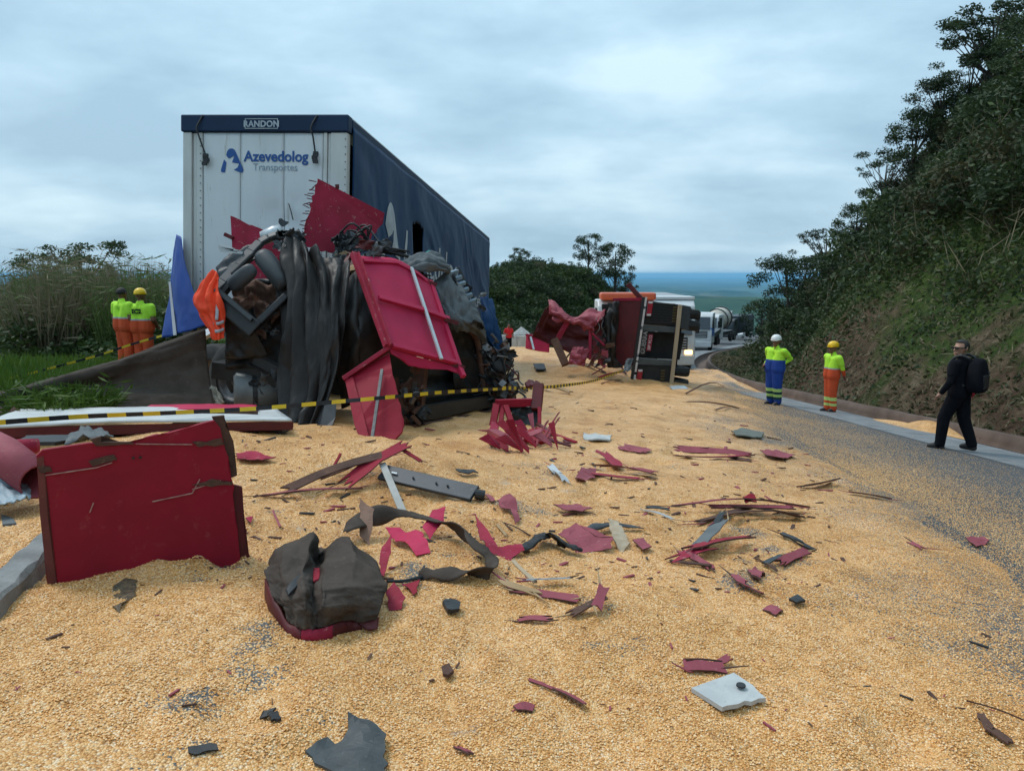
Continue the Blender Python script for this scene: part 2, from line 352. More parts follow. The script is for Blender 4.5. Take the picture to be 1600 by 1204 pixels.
def corn_material():
    m = bpy.data.materials.new('corn_grain'); m.use_nodes = True; t = m.node_tree; b = t.nodes['Principled BSDF']
    tc = N('ShaderNodeTexCoord', t); vec = tc.outputs['Object']
    v = N('ShaderNodeTexVoronoi', t); v.inputs['Scale'].default_value = 145; L(vec, v.inputs['Vector'], t)
    sp_ = N('ShaderNodeSeparateColor', t); L(v.outputs['Color'], sp_.inputs[0], t)
    c = ramp(t, sp_.outputs[0], [(0.0, (.53, .225, .055)), (.28, (.68, .345, .105)), (.55, (.76, .425, .16)), (.8, (.80, .51, .245)), (.97, (.83, .635, .41)), (1.0, (.32, .155, .06))])
    gap = ramp(t, v.outputs['Distance'], [(0.0, (1, 1, 1)), (.5, (1, 1, 1)), (.75, (.62, .55, .45)), (1, (.45, .37, .27))])
    c = mixc(t, 1.0, c, gap, 'MULTIPLY')
    big = ramp(t, noise_n(t, vec, 1.3, 6, .65), [(.32, (.74, .63, .48)), (.48, (.98, .97, .95)), (.64, (1.10, 1.13, 1.26))])
    c = mixc(t, 1.0, c, big, 'MULTIPLY')
    med = ramp(t, noise_n(t, vec, 9, 5, .65), [(.34, (.80, .72, .60)), (.5, (1, 1, 1)), (.7, (1.04, 1.05, 1.1))])
    c = mixc(t, .8, c, med, 'MULTIPLY')
    dust = ramp(t, noise_n(t, vec, 3.1, 6, .7), [(.63, (0, 0, 0)), (.72, (.75, .75, .75))])
    c = mixc(t, dust, c, (.36, .34, .31))
    bits = ramp(t, noise_n(t, vec, 38, 3, .7), [(.73, (0, 0, 0)), (.77, (.8, .8, .8))])
    c = mixc(t, bits, c, (.16, .09, .06))
    at = N('ShaderNodeAttribute', t, attribute_name='soil'); lt = N('ShaderNodeMath', t, operation='LESS_THAN'); L(sp_.outputs[1], lt.inputs[0], t); L(at.outputs['Fac'], lt.inputs[1], t)
    c = mixc(t, lt.outputs[0], c, ramp(t, noise_n(t, vec, 140, 3, .7), [(.3, (.065, .062, .060)), (.5, (.12, .115, .11)), (.72, (.22, .205, .19))]))
    L(c, b.inputs['Base Color'], t); b.inputs['Roughness'].default_value = .55; b.inputs['Specular IOR Level'].default_value = .35
    h = N('ShaderNodeMath', t, operation='MULTIPLY'); L(v.outputs['Distance'], h.inputs[0], t); h.inputs[1].default_value = -1
    h2 = N('ShaderNodeMath', t, operation='ADD'); L(h.outputs[0], h2.inputs[0], t); L(noise_n(t, vec, 28, 4), h2.inputs[1], t)
    bp = N('ShaderNodeBump', t); bp.inputs['Strength'].default_value = .9; bp.inputs['Distance'].default_value = .006; L(h2.outputs[0], bp.inputs['Height'], t)
    L(bp.outputs[0], b.inputs['Normal'], t); return m
M_corn = corn_material()
def kernel_material():
    m = bpy.data.materials.new('corn_kernel'); m.use_nodes = True; t = m.node_tree; b = t.nodes['Principled BSDF']
    oi = N('ShaderNodeObjectInfo', t)
    c = ramp(t, oi.outputs['Random'], [(0, (.55, .235, .055)), (.25, (.70, .355, .105)), (.55, (.78, .43, .16)), (.82, (.82, .52, .245)), (.97, (.85, .65, .42)), (1, (.34, .165, .07))])
    L(c, b.inputs['Base Color'], t); b.inputs['Roughness'].default_value = .42; b.inputs['Specular IOR Level'].default_value = .4; return m
M_kern = kernel_material()
def asphalt_material():
    m = bpy.data.materials.new('worn_asphalt'); m.use_nodes = True; t = m.node_tree; b = t.nodes['Principled BSDF']
    vec = N('ShaderNodeTexCoord', t).outputs['Object']
    c = ramp(t, noise_n(t, vec, 140, 3, .7), [(.3, (.034, .037, .041)), (.5, (.064, .068, .073)), (.72, (.14, .14, .145))])
    mp = N('ShaderNodeMapping', t); mp.inputs['Scale'].default_value = (1.0, .12, 1); L(vec, mp.inputs[0], t)
    c = mixc(t, 1, c, ramp(t, noise_n(t, mp.outputs[0], 1.7, 5), [(.3, (.75, .76, .78)), (.55, (1, 1, 1)), (.75, (1.35, 1.32, 1.28))]), 'MULTIPLY')
    c = mixc(t, ramp(t, noise_n(t, vec, .8, 6, .65), [(.52, (0, 0, 0)), (.72, (.35, .35, .35))]), c, (.22, .19, .15))
    L(c, b.inputs['Base Color'], t); b.inputs['Roughness'].default_value = .82
    bp = N('ShaderNodeBump', t); bp.inputs['Strength'].default_value = .5; bp.inputs['Distance'].default_value = .004; L(noise_n(t, vec, 160, 3), bp.inputs['Height'], t)
    L(bp.outputs[0], b.inputs['Normal'], t); return m
M_asph = asphalt_material()
M_shoulder = mat('shoulder_concrete', (.135, .145, .155), (.21, .22, .23), 2.2, .85, bump=.3, bscale=70, c3=(.16, .15, .14))
M_gutter = mat('gutter_concrete', (.085, .055, .042), (.13, .09, .072), 1.8, .9, bump=.5, bscale=20, c3=(.05, .035, .03))
M_conc = mat('old_concrete', (.30, .30, .29), (.42, .42, .41), 3.5, .88, bump=.5, bscale=38, c3=(.17, .15, .13))
def terrain_material():
    m = bpy.data.materials.new('hillside_soil'); m.use_nodes = True; t = m.node_tree; b = t.nodes['Principled BSDF']
    vec = N('ShaderNodeTexCoord', t).outputs['Object']
    soil = ramp(t, noise_n(t, vec, 1.4, 8, .7), [(.32, (.034, .021, .014)), (.5, (.080, .053, .035)), (.62, (.115, .086, .055)), (.75, (.18, .15, .11))])
    grass = ramp(t, noise_n(t, vec, 2.6, 7, .7), [(.3, (.014, .024, .007)), (.52, (.036, .060, .014)), (.72, (.080, .105, .026))])
    at = N('ShaderNodeAttribute', t, attribute_name='soil')
    mm = N('ShaderNodeMath', t, operation='ADD'); L(at.outputs['Fac'], mm.inputs[0], t)
    q = N('ShaderNodeMath', t, operation='MULTIPLY_ADD'); L(noise_n(t, vec, .7, 7, .65), q.inputs[0], t); q.inputs[1].default_value = 1.6; q.inputs[2].default_value = -.8; L(q.outputs[0], mm.inputs[1], t)
    f = ramp(t, mm.outputs[0], [(.38, (0, 0, 0)), (.62, (1, 1, 1))])
    L(mixc(t, f, grass, soil), b.inputs['Base Color'], t); b.inputs['Roughness'].default_value = .95; b.inputs['Specular IOR Level'].default_value = .1
    bp = N('ShaderNodeBump', t); bp.inputs['Strength'].default_value = .9; bp.inputs['Distance'].default_value = .12; L(noise_n(t, vec, 5, 7, .7), bp.inputs['Height'], t)
    L(bp.outputs[0], b.inputs['Normal'], t); return m
M_terr = terrain_material()
# ---------------------------------------------------------------- terrain sheet
def grid_mesh(name, X, Y, Z, m, kind='structure', attr=None, smooth=True):
    ny, nx = X.shape; V = np.stack([X, Y, Z], -1).reshape(-1, 3)
    I = np.arange(ny*nx).reshape(ny, nx); F = np.stack([I[:-1, :-1], I[:-1, 1:], I[1:, 1:], I[1:, :-1]], -1).reshape(-1, 4)
    me = bpy.data.meshes.new(name); me.vertices.add(len(V)); me.vertices.foreach_set('co', V.astype(np.float32).ravel())
    n = len(F); me.loops.add(n*4); me.loops.foreach_set('vertex_index', F.astype(np.int32).ravel())
    me.polygons.add(n); me.polygons.foreach_set('loop_start', np.arange(0, n*4, 4, dtype=np.int32)); me.polygons.foreach_set('loop_total', np.full(n, 4, np.int32))
    me.update(calc_edges=True)
    if smooth: me.polygons.foreach_set('use_smooth', np.ones(n, bool))
    me.materials.append(m)
    if attr is not None:
        a = me.attributes.new('soil', 'FLOAT', 'POINT'); a.data.foreach_set('value', attr.astype(np.float32).ravel())
    o = bpy.data.objects.new(name, me); COL.objects.link(o)
    if kind: o['kind'] = kind
    return o
ys = np.concatenate([np.arange(-12, 40, .45), np.arange(40, 110, .8), np.arange(110, 420, 5.0)])
xs = np.concatenate([np.arange(-150, -30, 4.0), np.arange(-30, -6, .7), np.arange(-6, 30, .45), np.arange(30, 60, .9), np.arange(60, 240, 5.0)])
X, Y = np.meshgrid(xs, ys); Z = tz(X, Y)
inroad = (X > e_l(Y)+.4) & (X < e_r(Y)+.9)
Z = np.where(inroad, rz(X, Y)-0.55, Z)
sr = X - e_r(Y)
soil = np.where(sr > 0, .78 - .64*sstep(1.0, 4.4, sr + 2.2*fbm(X*.25, Y*.25, 3, 77)), .12) + np.where((sr < -10) & (Y < 12), .15, 0)
grid_mesh('terrain', X, Y, Z, M_terr, attr=soil)
# ---------------------------------------------------------------- road, shoulder, gutter
ys = np.concatenate([np.arange(-12, 60, .5), np.arange(60, 180, 1.0)])
u = np.linspace(0, 1, 30)[None, :]
Y = ys[:, None]*np.ones((1, 30)); X = e_l(Y) + u*(e_r(Y)-e_l(Y)); grid_mesh('road', X, Y, rz(X, Y), M_asph)
u = np.linspace(0, 1, 5)[None, :]; Y = ys[:, None]*np.ones((1, 5)); X = e_r(Y) - 1.15 + u*1.15 + .03*fbm(Y, Y*0, 2, 5)*(u < .1); grid_mesh('paved_shoulder', X, Y, rz(X, Y)+.004, M_shoulder)
prof = [(0, .004), (.02, -.10), (.08, -.34), (.62, -.36), (.72, -.05), (.76, .10), (.90, .11), (.96, .04), (1.0, -.25)]
Y = ys[:, None]*np.ones((1, len(prof))); po = np.array([p[0] for p in prof])[None, :]; pz = np.array([p[1] for p in prof])[None, :]
X = e_r(Y) + po; Z = rz(np.broadcast_to(e_r(Y), X.shape), Y) + pz + .02*fbm(Y*1.3, po*3, 3, 9)
grid_mesh('gutter', X, Y, Z, M_gutter, smooth=False)
# ---------------------------------------------------------------- spilled corn
yy = np.concatenate([np.arange(-1.5, 1.2, .1), 1.2*np.exp(np.linspace(0, math.log(52/1.2), 430))])
xx = np.arange(-7, 10.6, .055)
X, Y = np.meshgrid(xx, yy)
sr = X - e_r(Y)
base = np.where(sr < 0, rz(X, Y), rz(np.minimum(X, e_r(Y)), Y) - .28*sstep(0, .15, sr))
T = ct(X, Y)
Z = base + T
Z = np.where(T < -.02, base-.12, Z)
tag(grid_mesh('spilled_corn', X, Y, Z, M_corn, kind='stuff', attr=thin(X, Y)), 'yellow corn grain spilled thickly across the road', 'grain')
def kernel_cloud(name, pts, label):
    me = bpy.data.meshes.new(name); me.vertices.add(len(pts)); me.vertices.foreach_set('co', np.asarray(pts, np.float32).ravel()); me.update()
    me.materials.append(M_kern)
    o = bpy.data.objects.new(name, me); COL.objects.link(o)
    g = bpy.data.node_groups.new(name, 'GeometryNodeTree'); g.interface.new_socket('Geometry', in_out='INPUT', socket_type='NodeSocketGeometry'); g.interface.new_socket('Geometry', in_out='OUTPUT', socket_type='NodeSocketGeometry')
    gi = N('NodeGroupInput', g); go = N('NodeGroupOutput', g)
    ico = N('GeometryNodeMeshIcoSphere', g); ico.inputs['Radius'].default_value = .0039; ico.inputs['Subdivisions'].default_value = 1
    sm = N('GeometryNodeSetMaterial', g); sm.inputs['Material'].default_value = M_kern; ss = N('GeometryNodeSetShadeSmooth', g)
    L(ico.outputs[0], ss.inputs[0], g); L(ss.outputs[0], sm.inputs[0], g)
    ip = N('GeometryNodeInstanceOnPoints', g)
    rv = N('FunctionNodeRandomValue', g, data_type='FLOAT_VECTOR'); rv.inputs[0].default_value = (-.5, -.5, 0); rv.inputs[1].default_value = (.5, .5, 6.28)
    rs = N('FunctionNodeRandomValue', g, data_type='FLOAT_VECTOR'); rs.inputs[0].default_value = (.95, .75, .45); rs.inputs[1].default_value = (1.25, 1.0, .65); rs.inputs[8].default_value = 3
    L(gi.outputs[0], ip.inputs['Points'], g); L(sm.outputs[0], ip.inputs['Instance'], g); L(rv.outputs[0], ip.inputs['Rotation'], g); L(rs.outputs[0], ip.inputs['Scale'], g)
    L(ip.outputs[0], go.inputs[0], g)
    md = o.modifiers.new('k', 'NODES'); md.node_group = g
    tag(o, label, 'grain', kind='stuff'); return o
n = 700000
d = 1.9 + 6.2*rng.random(n); xk = (rng.random(n)-.5)*2*.76*d
keep = rng.random(n) < np.clip(1.0 - (d-3.4)/4.2, .12, 1)*(d/8.1)
d, xk = d[keep], xk[keep]; t_ = ct(xk, d); ok = (t_ > .004) & (rng.random(len(d)) > thin(xk, d)*1.05)
d, xk, t_ = d[ok], xk[ok], t_[ok]
kernel_cloud('corn_kernels', np.stack([xk, d, rz(xk, d)+t_+.0015], 1), 'loose corn kernels on top of the spill nearest the viewer')
n = 280000
d = 2.5 + 24*rng.random(n)**1.2; xb = np.interp(d, XB[:, 0], XB[:, 1]); off = np.where(rng.random(n) < .72, rng.normal(.05, .65, n), rng.exponential(1.1, n)); off = np.where(rng.random(n) < .09, rng.random(n)*4, off)
xk = xb + off; ok = (xk < e_r(d)-.1) & (rng.random(n) < .35+.65*np.clip(.55+1.6*fbm(xk*.8, d*.35, 4, 60), 0, 1)) & ((ct(xk, d) < .02) | (thin(xk, d) > .25)) & ((xk < e_r(d)-1.3) | (rng.random(n) < .12))
d, xk = d[ok], xk[ok]
kernel_cloud('scattered_kernels', np.stack([xk, d, rz(xk, d)+np.maximum(ct(xk, d), 0)+.005], 1), 'corn kernels scattered thinly over the grey asphalt')
# ---------------------------------------------------------------- the valley far below
def valley_material():
    m = bpy.data.materials.new('valley_fields'); m.use_nodes = True; t = m.node_tree; b = t.nodes['Principled BSDF']
    vec = N('ShaderNodeTexCoord', t).outputs['Object']
    v = N('ShaderNodeTexVoronoi', t); v.inputs['Scale'].default_value = .0016; L(vec, v.inputs['Vector'], t); s_ = N('ShaderNodeSeparateColor', t); L(v.outputs['Color'], s_.inputs[0], t)
    c = ramp(t, s_.outputs[0], [(0, (.030, .055, .022)), (.45, (.055, .085, .030)), (.75, (.075, .095, .04)), (1, (.12, .12, .065))])
    c = mixc(t, ramp(t, noise_n(t, vec, .0011, 7, .65), [(.42, (0, 0, 0)), (.58, (1, 1, 1))]), c, (.020, .040, .018))
    L(c, b.inputs['Base Color'], t); b.inputs['Roughness'].default_value = 1; b.inputs['Specular IOR Level'].default_value = 0; return m
yv = 700*np.exp(np.linspace(0, math.log(100), 170)); uv = np.linspace(-1.1, 1.1, 150)
Y = yv[:, None]*np.ones((1, 150)); X = uv[None, :]*Y
Z = -300 + 430*np.clip(fbm(X/1300, Y/2100, 6, 91)-.02, -.12, .38)*sstep(1500, 4000, Y)*(1-.82*sstep(7000, 18000, Y)) + 60*sstep(1500, 700, Y)
grid_mesh('valley', X, Y, Z, valley_material())
# ---------------------------------------------------------------- the hazy air over the valley
hz = MB().abox(-90000, 90000, -60, 72000, -420, 42).build('haze', mat('haze_surface', (1, 1, 1)))
hm = bpy.data.materials.new('haze_air'); hm.use_nodes = True; hm.node_tree.nodes.clear()
pv = N('ShaderNodeVolumePrincipled', hm.node_tree); pv.inputs['Color'].default_value = (.30, .66, .95, 1); pv.inputs['Density'].default_value = 1/22000; pv.inputs['Anisotropy'].default_value = 0.1
L(pv.outputs[0], N('ShaderNodeOutputMaterial', hm.node_tree).inputs['Volume'], hm.node_tree)
hz.data.materials.clear(); hz.data.materials.append(hm); hz['kind'] = 'stuff'; hz['label'] = 'pale blue haze hanging over the distant valley'
hm.cycles.volume_sampling = 'DISTANCE'; hz.display_type = 'WIRE'
# ================================================================ paints and cloths shared by the wreck
M_white = mat('trailer_white', (.62, .66, .68), (.54, .58, .60), 1.3, .45, c3=(.40, .40, .37), stretch=(1, 1, .12))
M_whiteg = mat('trailer_frame_white', (.58, .60, .60), (.47, .48, .46), 2.0, .5, stretch=(1, 1, .3))
M_navy = mat('header_navy', (.007, .022, .058), (.010, .028, .070), 2, .6, spec=.25)
M_curt = mat('curtain_blue', (.008, .034, .092), (.013, .046, .115), 1.2, .55, bump=.12, bscale=14, c3=(.022, .052, .105), spec=.12)
M_blue = mat('tarp_bright_blue', (.005, .038, .215), (.007, .048, .26), 2.0, .6, bump=.1, bscale=18)
M_logo = mat('logo_blue', (.010, .07, .25), (.012, .075, .27), 3, .5)
M_logog = mat('logo_grey', (.20, .28, .36), (.22, .30, .38), 3, .5)
M_lett = mat('letter_pale', (.42, .47, .50), (.30, .35, .40), 4, .6)
M_black = mat('black_plastic', (.012, .013, .015), (.022, .023, .025), 8, .5, bump=.1, bscale=40)
M_dark = mat('dark_grey_plastic', (.030, .036, .042), (.045, .050, .056), 6, .5, c3=(.08, .08, .08))
M_rubber = mat('tyre_rubber', (.018, .018, .019), (.034, .032, .030), 9, .8, bump=.25, bscale=50, c3=(.07, .06, .05))
M_steel = mat('dirty_steel', (.10, .10, .105), (.17, .16, .155), 9, .45, metal=.6, bump=.2, bscale=45, c3=(.09, .055, .035))
M_alu = mat('bare_aluminium', (.52, .55, .57), (.42, .44, .46), 6, .4, metal=.35, c3=(.3, .3, .3))
M_rust = mat('rusty_steel', (.075, .034, .022), (.115, .055, .034), 8, .85, bump=.3, bscale=40, c3=(.05, .028, .02))
M_red = mat('red_panel_paint', (.275, .009, .026), (.215, .008, .020), 2.4, .62, c3=(.27, .035, .045), bump=.05, bscale=22, spec=.22)
M_mag = mat('crimson_panel_paint', (.46, .022, .075), (.38, .018, .060), 2.2, .62, c3=(.32, .035, .06), bump=.05, bscale=20, spec=.22)
M_redo = mat('scraped_red_paint', (.32, .020, .050), (.24, .016, .034), 3.2, .68, c3=(.40, .22, .20), bump=.15, bscale=26, spec=.2)
M_redd = mat('dusty_red_paint', (.275, .055, .075), (.22, .040, .055), 6, .7, c3=(.33, .16, .15), bump=.2, bscale=40)
M_redk = mat('dark_red_paint', (.105, .010, .014), (.070, .008, .010), 4, .6, c3=(.05, .02, .018), bump=.2, bscale=30)
M_canvas = mat('brown_canvas', (.052, .040, .033), (.076, .060, .050), 4.5, .9, bump=.35, bscale=120, c3=(.10, .085, .07), spec=.15)
M_tarp = mat('charcoal_tarp', (.012, .011, .011), (.022, .019, .018), 3.2, .5, bump=.25, bscale=60, c3=(.036, .030, .027), spec=.3)
M_greyc = mat('grey_tarp', (.075, .085, .092), (.115, .125, .130), 4.0, .75, bump=.3, bscale=50, c3=(.17, .17, .165))
M_wood = mat('raw_wood', (.36, .24, .13), (.28, .18, .09), 5, .85, stretch=(1, 1, 8), bump=.3, bscale=60)
M_woodp = mat('pale_wood_post', (.42, .33, .23), (.34, .26, .17), 5, .85, stretch=(1, 1, .3), bump=.3, bscale=60)
M_glass = mat('vehicle_glass', (.02, .03, .04), (.03, .04, .05), 3, .08, spec=.8)
M_teal = mat('teal_cloth', (.05, .25, .24), (.08, .32, .30), 6, .8)
M_yel = mat('tape_yellow', (.72, .50, .030), (.66, .46, .03), 5, .5)
M_orange = mat('hi_vis_orange', (.86, .075, .022), (.74, .055, .016), 7, .75, bump=.25, bscale=30)
M_refl = mat('reflective_grey', (.36, .36, .38), (.30, .30, .33), 10, .4)
# ================================================================ the curtain-side trailer
HD = math.atan2(936-800, FPX)
tA = Vector((math.sin(HD), math.cos(HD), -0.0757)).normalized()
tR = Vector((math.cos(HD), -math.sin(HD), -0.022)); tR = (tR - tA*tR.dot(tA)).normalized()
tU = tR.cross(tA).normalized()
T0 = P(546, 180, 11.75) - tR*2.6 - tU*4.4           # rear, left, ground
def TP(a, b, c): return T0 + tR*a + tA*b + tU*c
LEN, FLO = 14.6, 1.32
tr = thing('cargo_trailer', 'tall white box trailer with navy side curtain, hit from behind by wreckage', 'trailer', TP(1.3, 0, 0))
def tbox(mb, a0, a1, b0, b1, c0, c1, k=0):
    return mb.box(TP((a0+a1)/2, (b0+b1)/2, (c0+c1)/2), tR*(a1-a0)/2, tA*(b1-b0)/2, tU*(c1-c0)/2, k)
m = MB(); tbox(m, .02, 2.58, .12, LEN, 4.30, 4.36); tbox(m, .03, 2.50, LEN-.08, LEN, FLO, 4.30); m.build('roof', M_whiteg, tr)
m = MB(); tbox(m, .05, 2.55, .02, LEN, FLO-.18, FLO-.02); m.build('floor', M_steel, tr)
m = MB(); tbox(m, 2.50, 2.60, .16, LEN+.02, 4.24, 4.38); m.build('side_rail', M_navy, tr, bevel=.015)
m = MB(); tbox(m, 0.0, .07, .16, LEN+.02, 4.24, 4.38); m.build('side_rail', M_navy, tr, bevel=.015)
m = MB(); tbox(m, 2.535, 2.585, .17, LEN+.02, 4.385, 4.40); m.build('roof_trim', M_whiteg, tr)
m = MB(); tbox(m, 0, 2.60, -.05, .15, 4.15, 4.40); hdr = m.build('header', M_navy, tr, bevel=.02)
# rear frame posts with their folds
for a0, w in ((0.02, .31), (2.21, .37)):
    m = MB()
    if a0 < 1: tbox(m, a0, a0+.14, -.02, .12, FLO-.25, 4.145); tbox(m, a0+.145, a0+.21, .015, .12, FLO-.25, 4.145); tbox(m, a0+.215, a0+w, -.012, .12, FLO-.25, 4.145)
    else: tbox(m, a0, a0+.06, -.012, .12, FLO-.25, 4.145); tbox(m, a0+.065, a0+.11, .015, .12, FLO-.25, 4.145); tbox(m, a0+.115, a0+w, -.02, .12, FLO-.25, 4.145)
    po = m.build('rear_post', M_whiteg, tr, bevel=.012)
    mm = MB()
    for k in range(26): 
        c_ = 4.05-k*.11
        mm.box(TP(a0+(.285 if a0 < 1 else .345), -.026, c_), tR*.007, tA*.006, tU*.007)
    mm.build('rivets', M_steel, po)['kind'] = 'stuff'
m = MB(); tbox(m, .02, 2.58, -.01, .12, FLO-.25, FLO-.02); m.build('rear_sill', M_steel, tr)
# three door panels with seams between, each its own piece
for k, (a0, a1) in enumerate(((.342, .925), (.933, 1.60), (1.608, 2.203))):
    nu, nv = 14, 40; V = []; F = []
    for i in range(nv):
        for j in range(nu):
            u_, v_ = j/(nu-1), i/(nv-1); a = a0+(a1-a0)*u_; c = 4.14-(4.14-FLO)*v_
            dent = .0
            if k >= 1:
                r2 = ((a-1.68)/.42)**2+((c-2.95)/.42)**2; dent = .10*math.exp(-r2*1.6)*(0.6+.9*float(fbm(a*3, c*3, 3, 4)))
            V.append(TP(a, .004+dent+.004*float(fbm(a*2, c*1.3, 2, 8)), c))
    for i in range(nv-1):
        for j in range(nu-1): F.append((i*nu+j, i*nu+j+1, (i+1)*nu+j+1, (i+1)*nu+j))
    mk('door_panel', V, F, M_white, tr, smooth=True, solid=.012)
m = MB(); tbox(m, .30, 2.25, .045, .06, FLO, 4.15); m.build('door_backing', M_dark, tr)
# plate with the builder's name on the header
pl = MB(); tbox(pl, 1.02, 1.53, -.058, -.05, 4.185, 4.335); plo = pl.build('name_plate', M_navy, hdr)
m = MB()
for q in ((1.02, 1.53, 4.325, 4.335), (1.02, 1.53, 4.185, 4.195), (1.02, 1.03, 4.195, 4.325), (1.52, 1.53, 4.195, 4.325)): tbox(m, q[0], q[1], -.064, -.058, q[2], q[3])
V, F = text_mesh('RANDON', .125, .003, .004, 1.0, 'CENTER', 1.05); m.add([TP(1.275+v.x*.98, -.062+v.z, 4.215+v.y) for v in V], F); m.build('plate_lettering', M_lett, hdr)
# logo on the doors
def arc(cx, cy, r, a0, a1, n=8): return [(cx+r*math.cos(math.radians(a0+(a1-a0)*i/(n-1))), cy+r*math.sin(math.radians(a0+(a1-a0)*i/(n-1)))) for i in range(n)]
# local logo box 0..1 (x right, y up): rounded A with a bird cut out of it
LOGO = [[(.24, .72)] + arc(.47, .80, .20, 160, 20, 9) + [(.98, .20)] + arc(.90, .11, .10, 30, -90, 6) + [(.58, .12), (.74, .22), (.82, .38), (.50, .43), (.60, .70), (.36, .58)],
        [(.15, .55), (.26, .42), (.20, .02)] + arc(.10, .10, .09, -60, -200, 6)]
def logo(place, m, parent, name):
    mb = MB()
    for poly in LOGO:
        pts = [place(x, y, 0) for x, y in poly]; pb = [place(x, y, .003) for x, y in poly]; n = len(pts)
        bm = bmesh.new(); vs = [bm.verts.new(p) for p in pts]; bm.faces.new(vs); bmesh.ops.triangulate(bm, faces=bm.faces[:]); bm.verts.index_update()
        mb.add([v.co.copy() for v in bm.verts], [tuple(v.index for v in f.verts) for f in bm.faces]); bm.free()
    x = mb.build(name, m, parent); return x
logo(lambda x, y, z: TP(.615+x*.36, -.010, 3.55+y*.36), M_logo, tr, 'logo_mark')
V, F = text_mesh('Azevedolog', .215, .0015, .0055, 1.0); w = max(v.x for v in V)
MB().add([TP(.985+v.x*1.0/w, -.011+v.z, 3.725+v.y) for v in V], F).build('logo_lettering', M_logo, tr)
V, F = text_mesh('Transportes', .150, .0015, -.001, 1.0); w = max(v.x for v in V)
MB().add([TP(1.125+v.x*.69/w, -.011+v.z, 3.590+v.y) for v in V], F).build('logo_lettering', M_logog, tr)
# marker-lamp cables dangling from the header
for a, dx_, ln in ((.31, .10, .36), (2.08, .03, .32)):
    m = MB(); m.tube(path([TP(a+.05, -.06, 4.38), TP(a-.03, -.09, 4.20), TP(a+.0, -.09, 4.08), TP(a+dx_, -.06, 4.15-ln)], 14), .013)
    for k in range(5): m.box(TP(a+dx_+.03*(random.random()-.5), -.06-.02*random.random(), 4.15-ln-.03*k), tR*.035, tA*.02, tU*.025)
    m.build('lamp_cable', M_black, tr)
m = MB(); m.tube(path([TP(1.70, -.04, 3.10), TP(1.74, -.05, 2.99), TP(1.77, -.04, 2.86)], 8), .008); m.build('torn_wire', M_black, tr)
# --- side curtain with its folds, a torn window and a ragged hem
def cf(b, c):
    v = (4.24-c)/2.9
    ph = b*.42 + c*.55 + .9*fbm(b*.35, c*.4, 3, 5)
    tri = lambda q: (np.abs(((q) % 1.0)*2-1)**1.6)
    amp = sstep(-.1, .5, fbm(b*.45, c*.3, 2, 15)+.15)
    h = .085*tri(ph)*(.15+v)*amp + .022*tri(ph*2.3+.4*fbm(b, c, 2, 6))*(.3+v)*(1-.5*amp) + .035*fbm(b*.9, c*.8, 4, 11)
    return h*sstep(0, .6, b) + .03
def cbot(b): return FLO + .02 + .55*sstep(1.5, 4, b)*(1-sstep(7.5, 9, b)) + .12*fbm(b*1.1, b*0, 3, 4)
nu, nv = 230, 46; V = []; F = []
bb = (.14+(LEN-.14)*np.linspace(0, 1, nu))[None, :]*np.ones((nv, 1)); cc = 4.26-(4.26-cbot(bb))*np.linspace(0, 1, nv)[:, None]; hh = cf(bb, cc)
V = (np.array(T0) + (2.585+hh)[..., None]*np.array(tR) + bb[..., None]*np.array(tA) + cc[..., None]*np.array(tU)).reshape(-1, 3)
for i in range(nv-1):
    for j in range(nu-1):
        b = .14+(LEN-.14)*(j+.5)/(nu-1); c = 4.26-(4.26-FLO)*(i+.5)/(nv-1)
        if 3.85 < b < 4.75 and 2.3+.08*math.sin(b*9) < c < 3.18-.05*math.sin(b*7): continue
        F.append((i*nu+j, i*nu+j+1, (i+1)*nu+j+1, (i+1)*nu+j))
mk('side_curtain', V, F, M_curt, tr, smooth=True, solid=.006)
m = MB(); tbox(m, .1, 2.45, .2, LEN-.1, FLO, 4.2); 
mk('cargo_shadow_wall', [TP(2.30, .2, FLO), TP(2.30, LEN-.1, FLO), TP(2.30, LEN-.1, 4.2), TP(2.30, .2, 4.2)], [(0, 1, 2, 3)], M_black, tr, solid=.01).name = 'cargo_shade_sheet'  # added black sheet, stands in for the shadow inside the cargo space
def fine(V, F, n=2):
    bm = bmesh.new(); vs = [bm.verts.new(v) for v in V]
    for f in F:
        try: bm.faces.new([vs[i] for i in f])
        except ValueError: pass
    bmesh.ops.triangulate(bm, faces=bm.faces[:])
    for _ in range(n):
        long = [e for e in bm.edges if e.calc_length() > .16]
        if long: bmesh.ops.subdivide_edges(bm, edges=long, cuts=1); bmesh.ops.triangulate(bm, faces=bm.faces[:])
    bm.verts.index_update(); r = [v.co.copy() for v in bm.verts], [tuple(v.index for v in f.verts) for f in bm.faces]; bm.free(); return r
def on_curtain(V, F, name):
    V, F = fine(V, F); mb = MB(); hh = cf(np.array([v.x for v in V]), np.array([v.y for v in V])); mb.add([TP(2.585+float(h_)+.012, v.x, v.y) for v, h_ in zip(V, hh)], F); x = mb.build(name, M_lett, tr, smooth=True); x['kind'] = 'stuff'; return x
mb = MB()
for poly in LOGO: 
    on_curtain([Vector((1.5+x*1.5, 2.0+y*1.5, 0)) for x, y in poly], [tuple(range(len(poly)))], 'curtain_logo')
V, F = text_mesh('Azevedolog', 1.15, 0, .02); w = max(v.x for v in V)
V = [Vector((3.02+v.x*5.6/w, 2.36+v.y, 0)) for v in V]; F = [f for f in F if not any(3.8 < V[i].x < 4.8 for i in f)]; on_curtain(V, F, 'curtain_lettering')
V, F = text_mesh('Transportes', .62, 0, .005); w = max(v.x for v in V)
on_curtain([Vector((8.6+v.x*4.2/w, 2.0+v.y, 0)) for v in V], F, 'curtain_lettering')
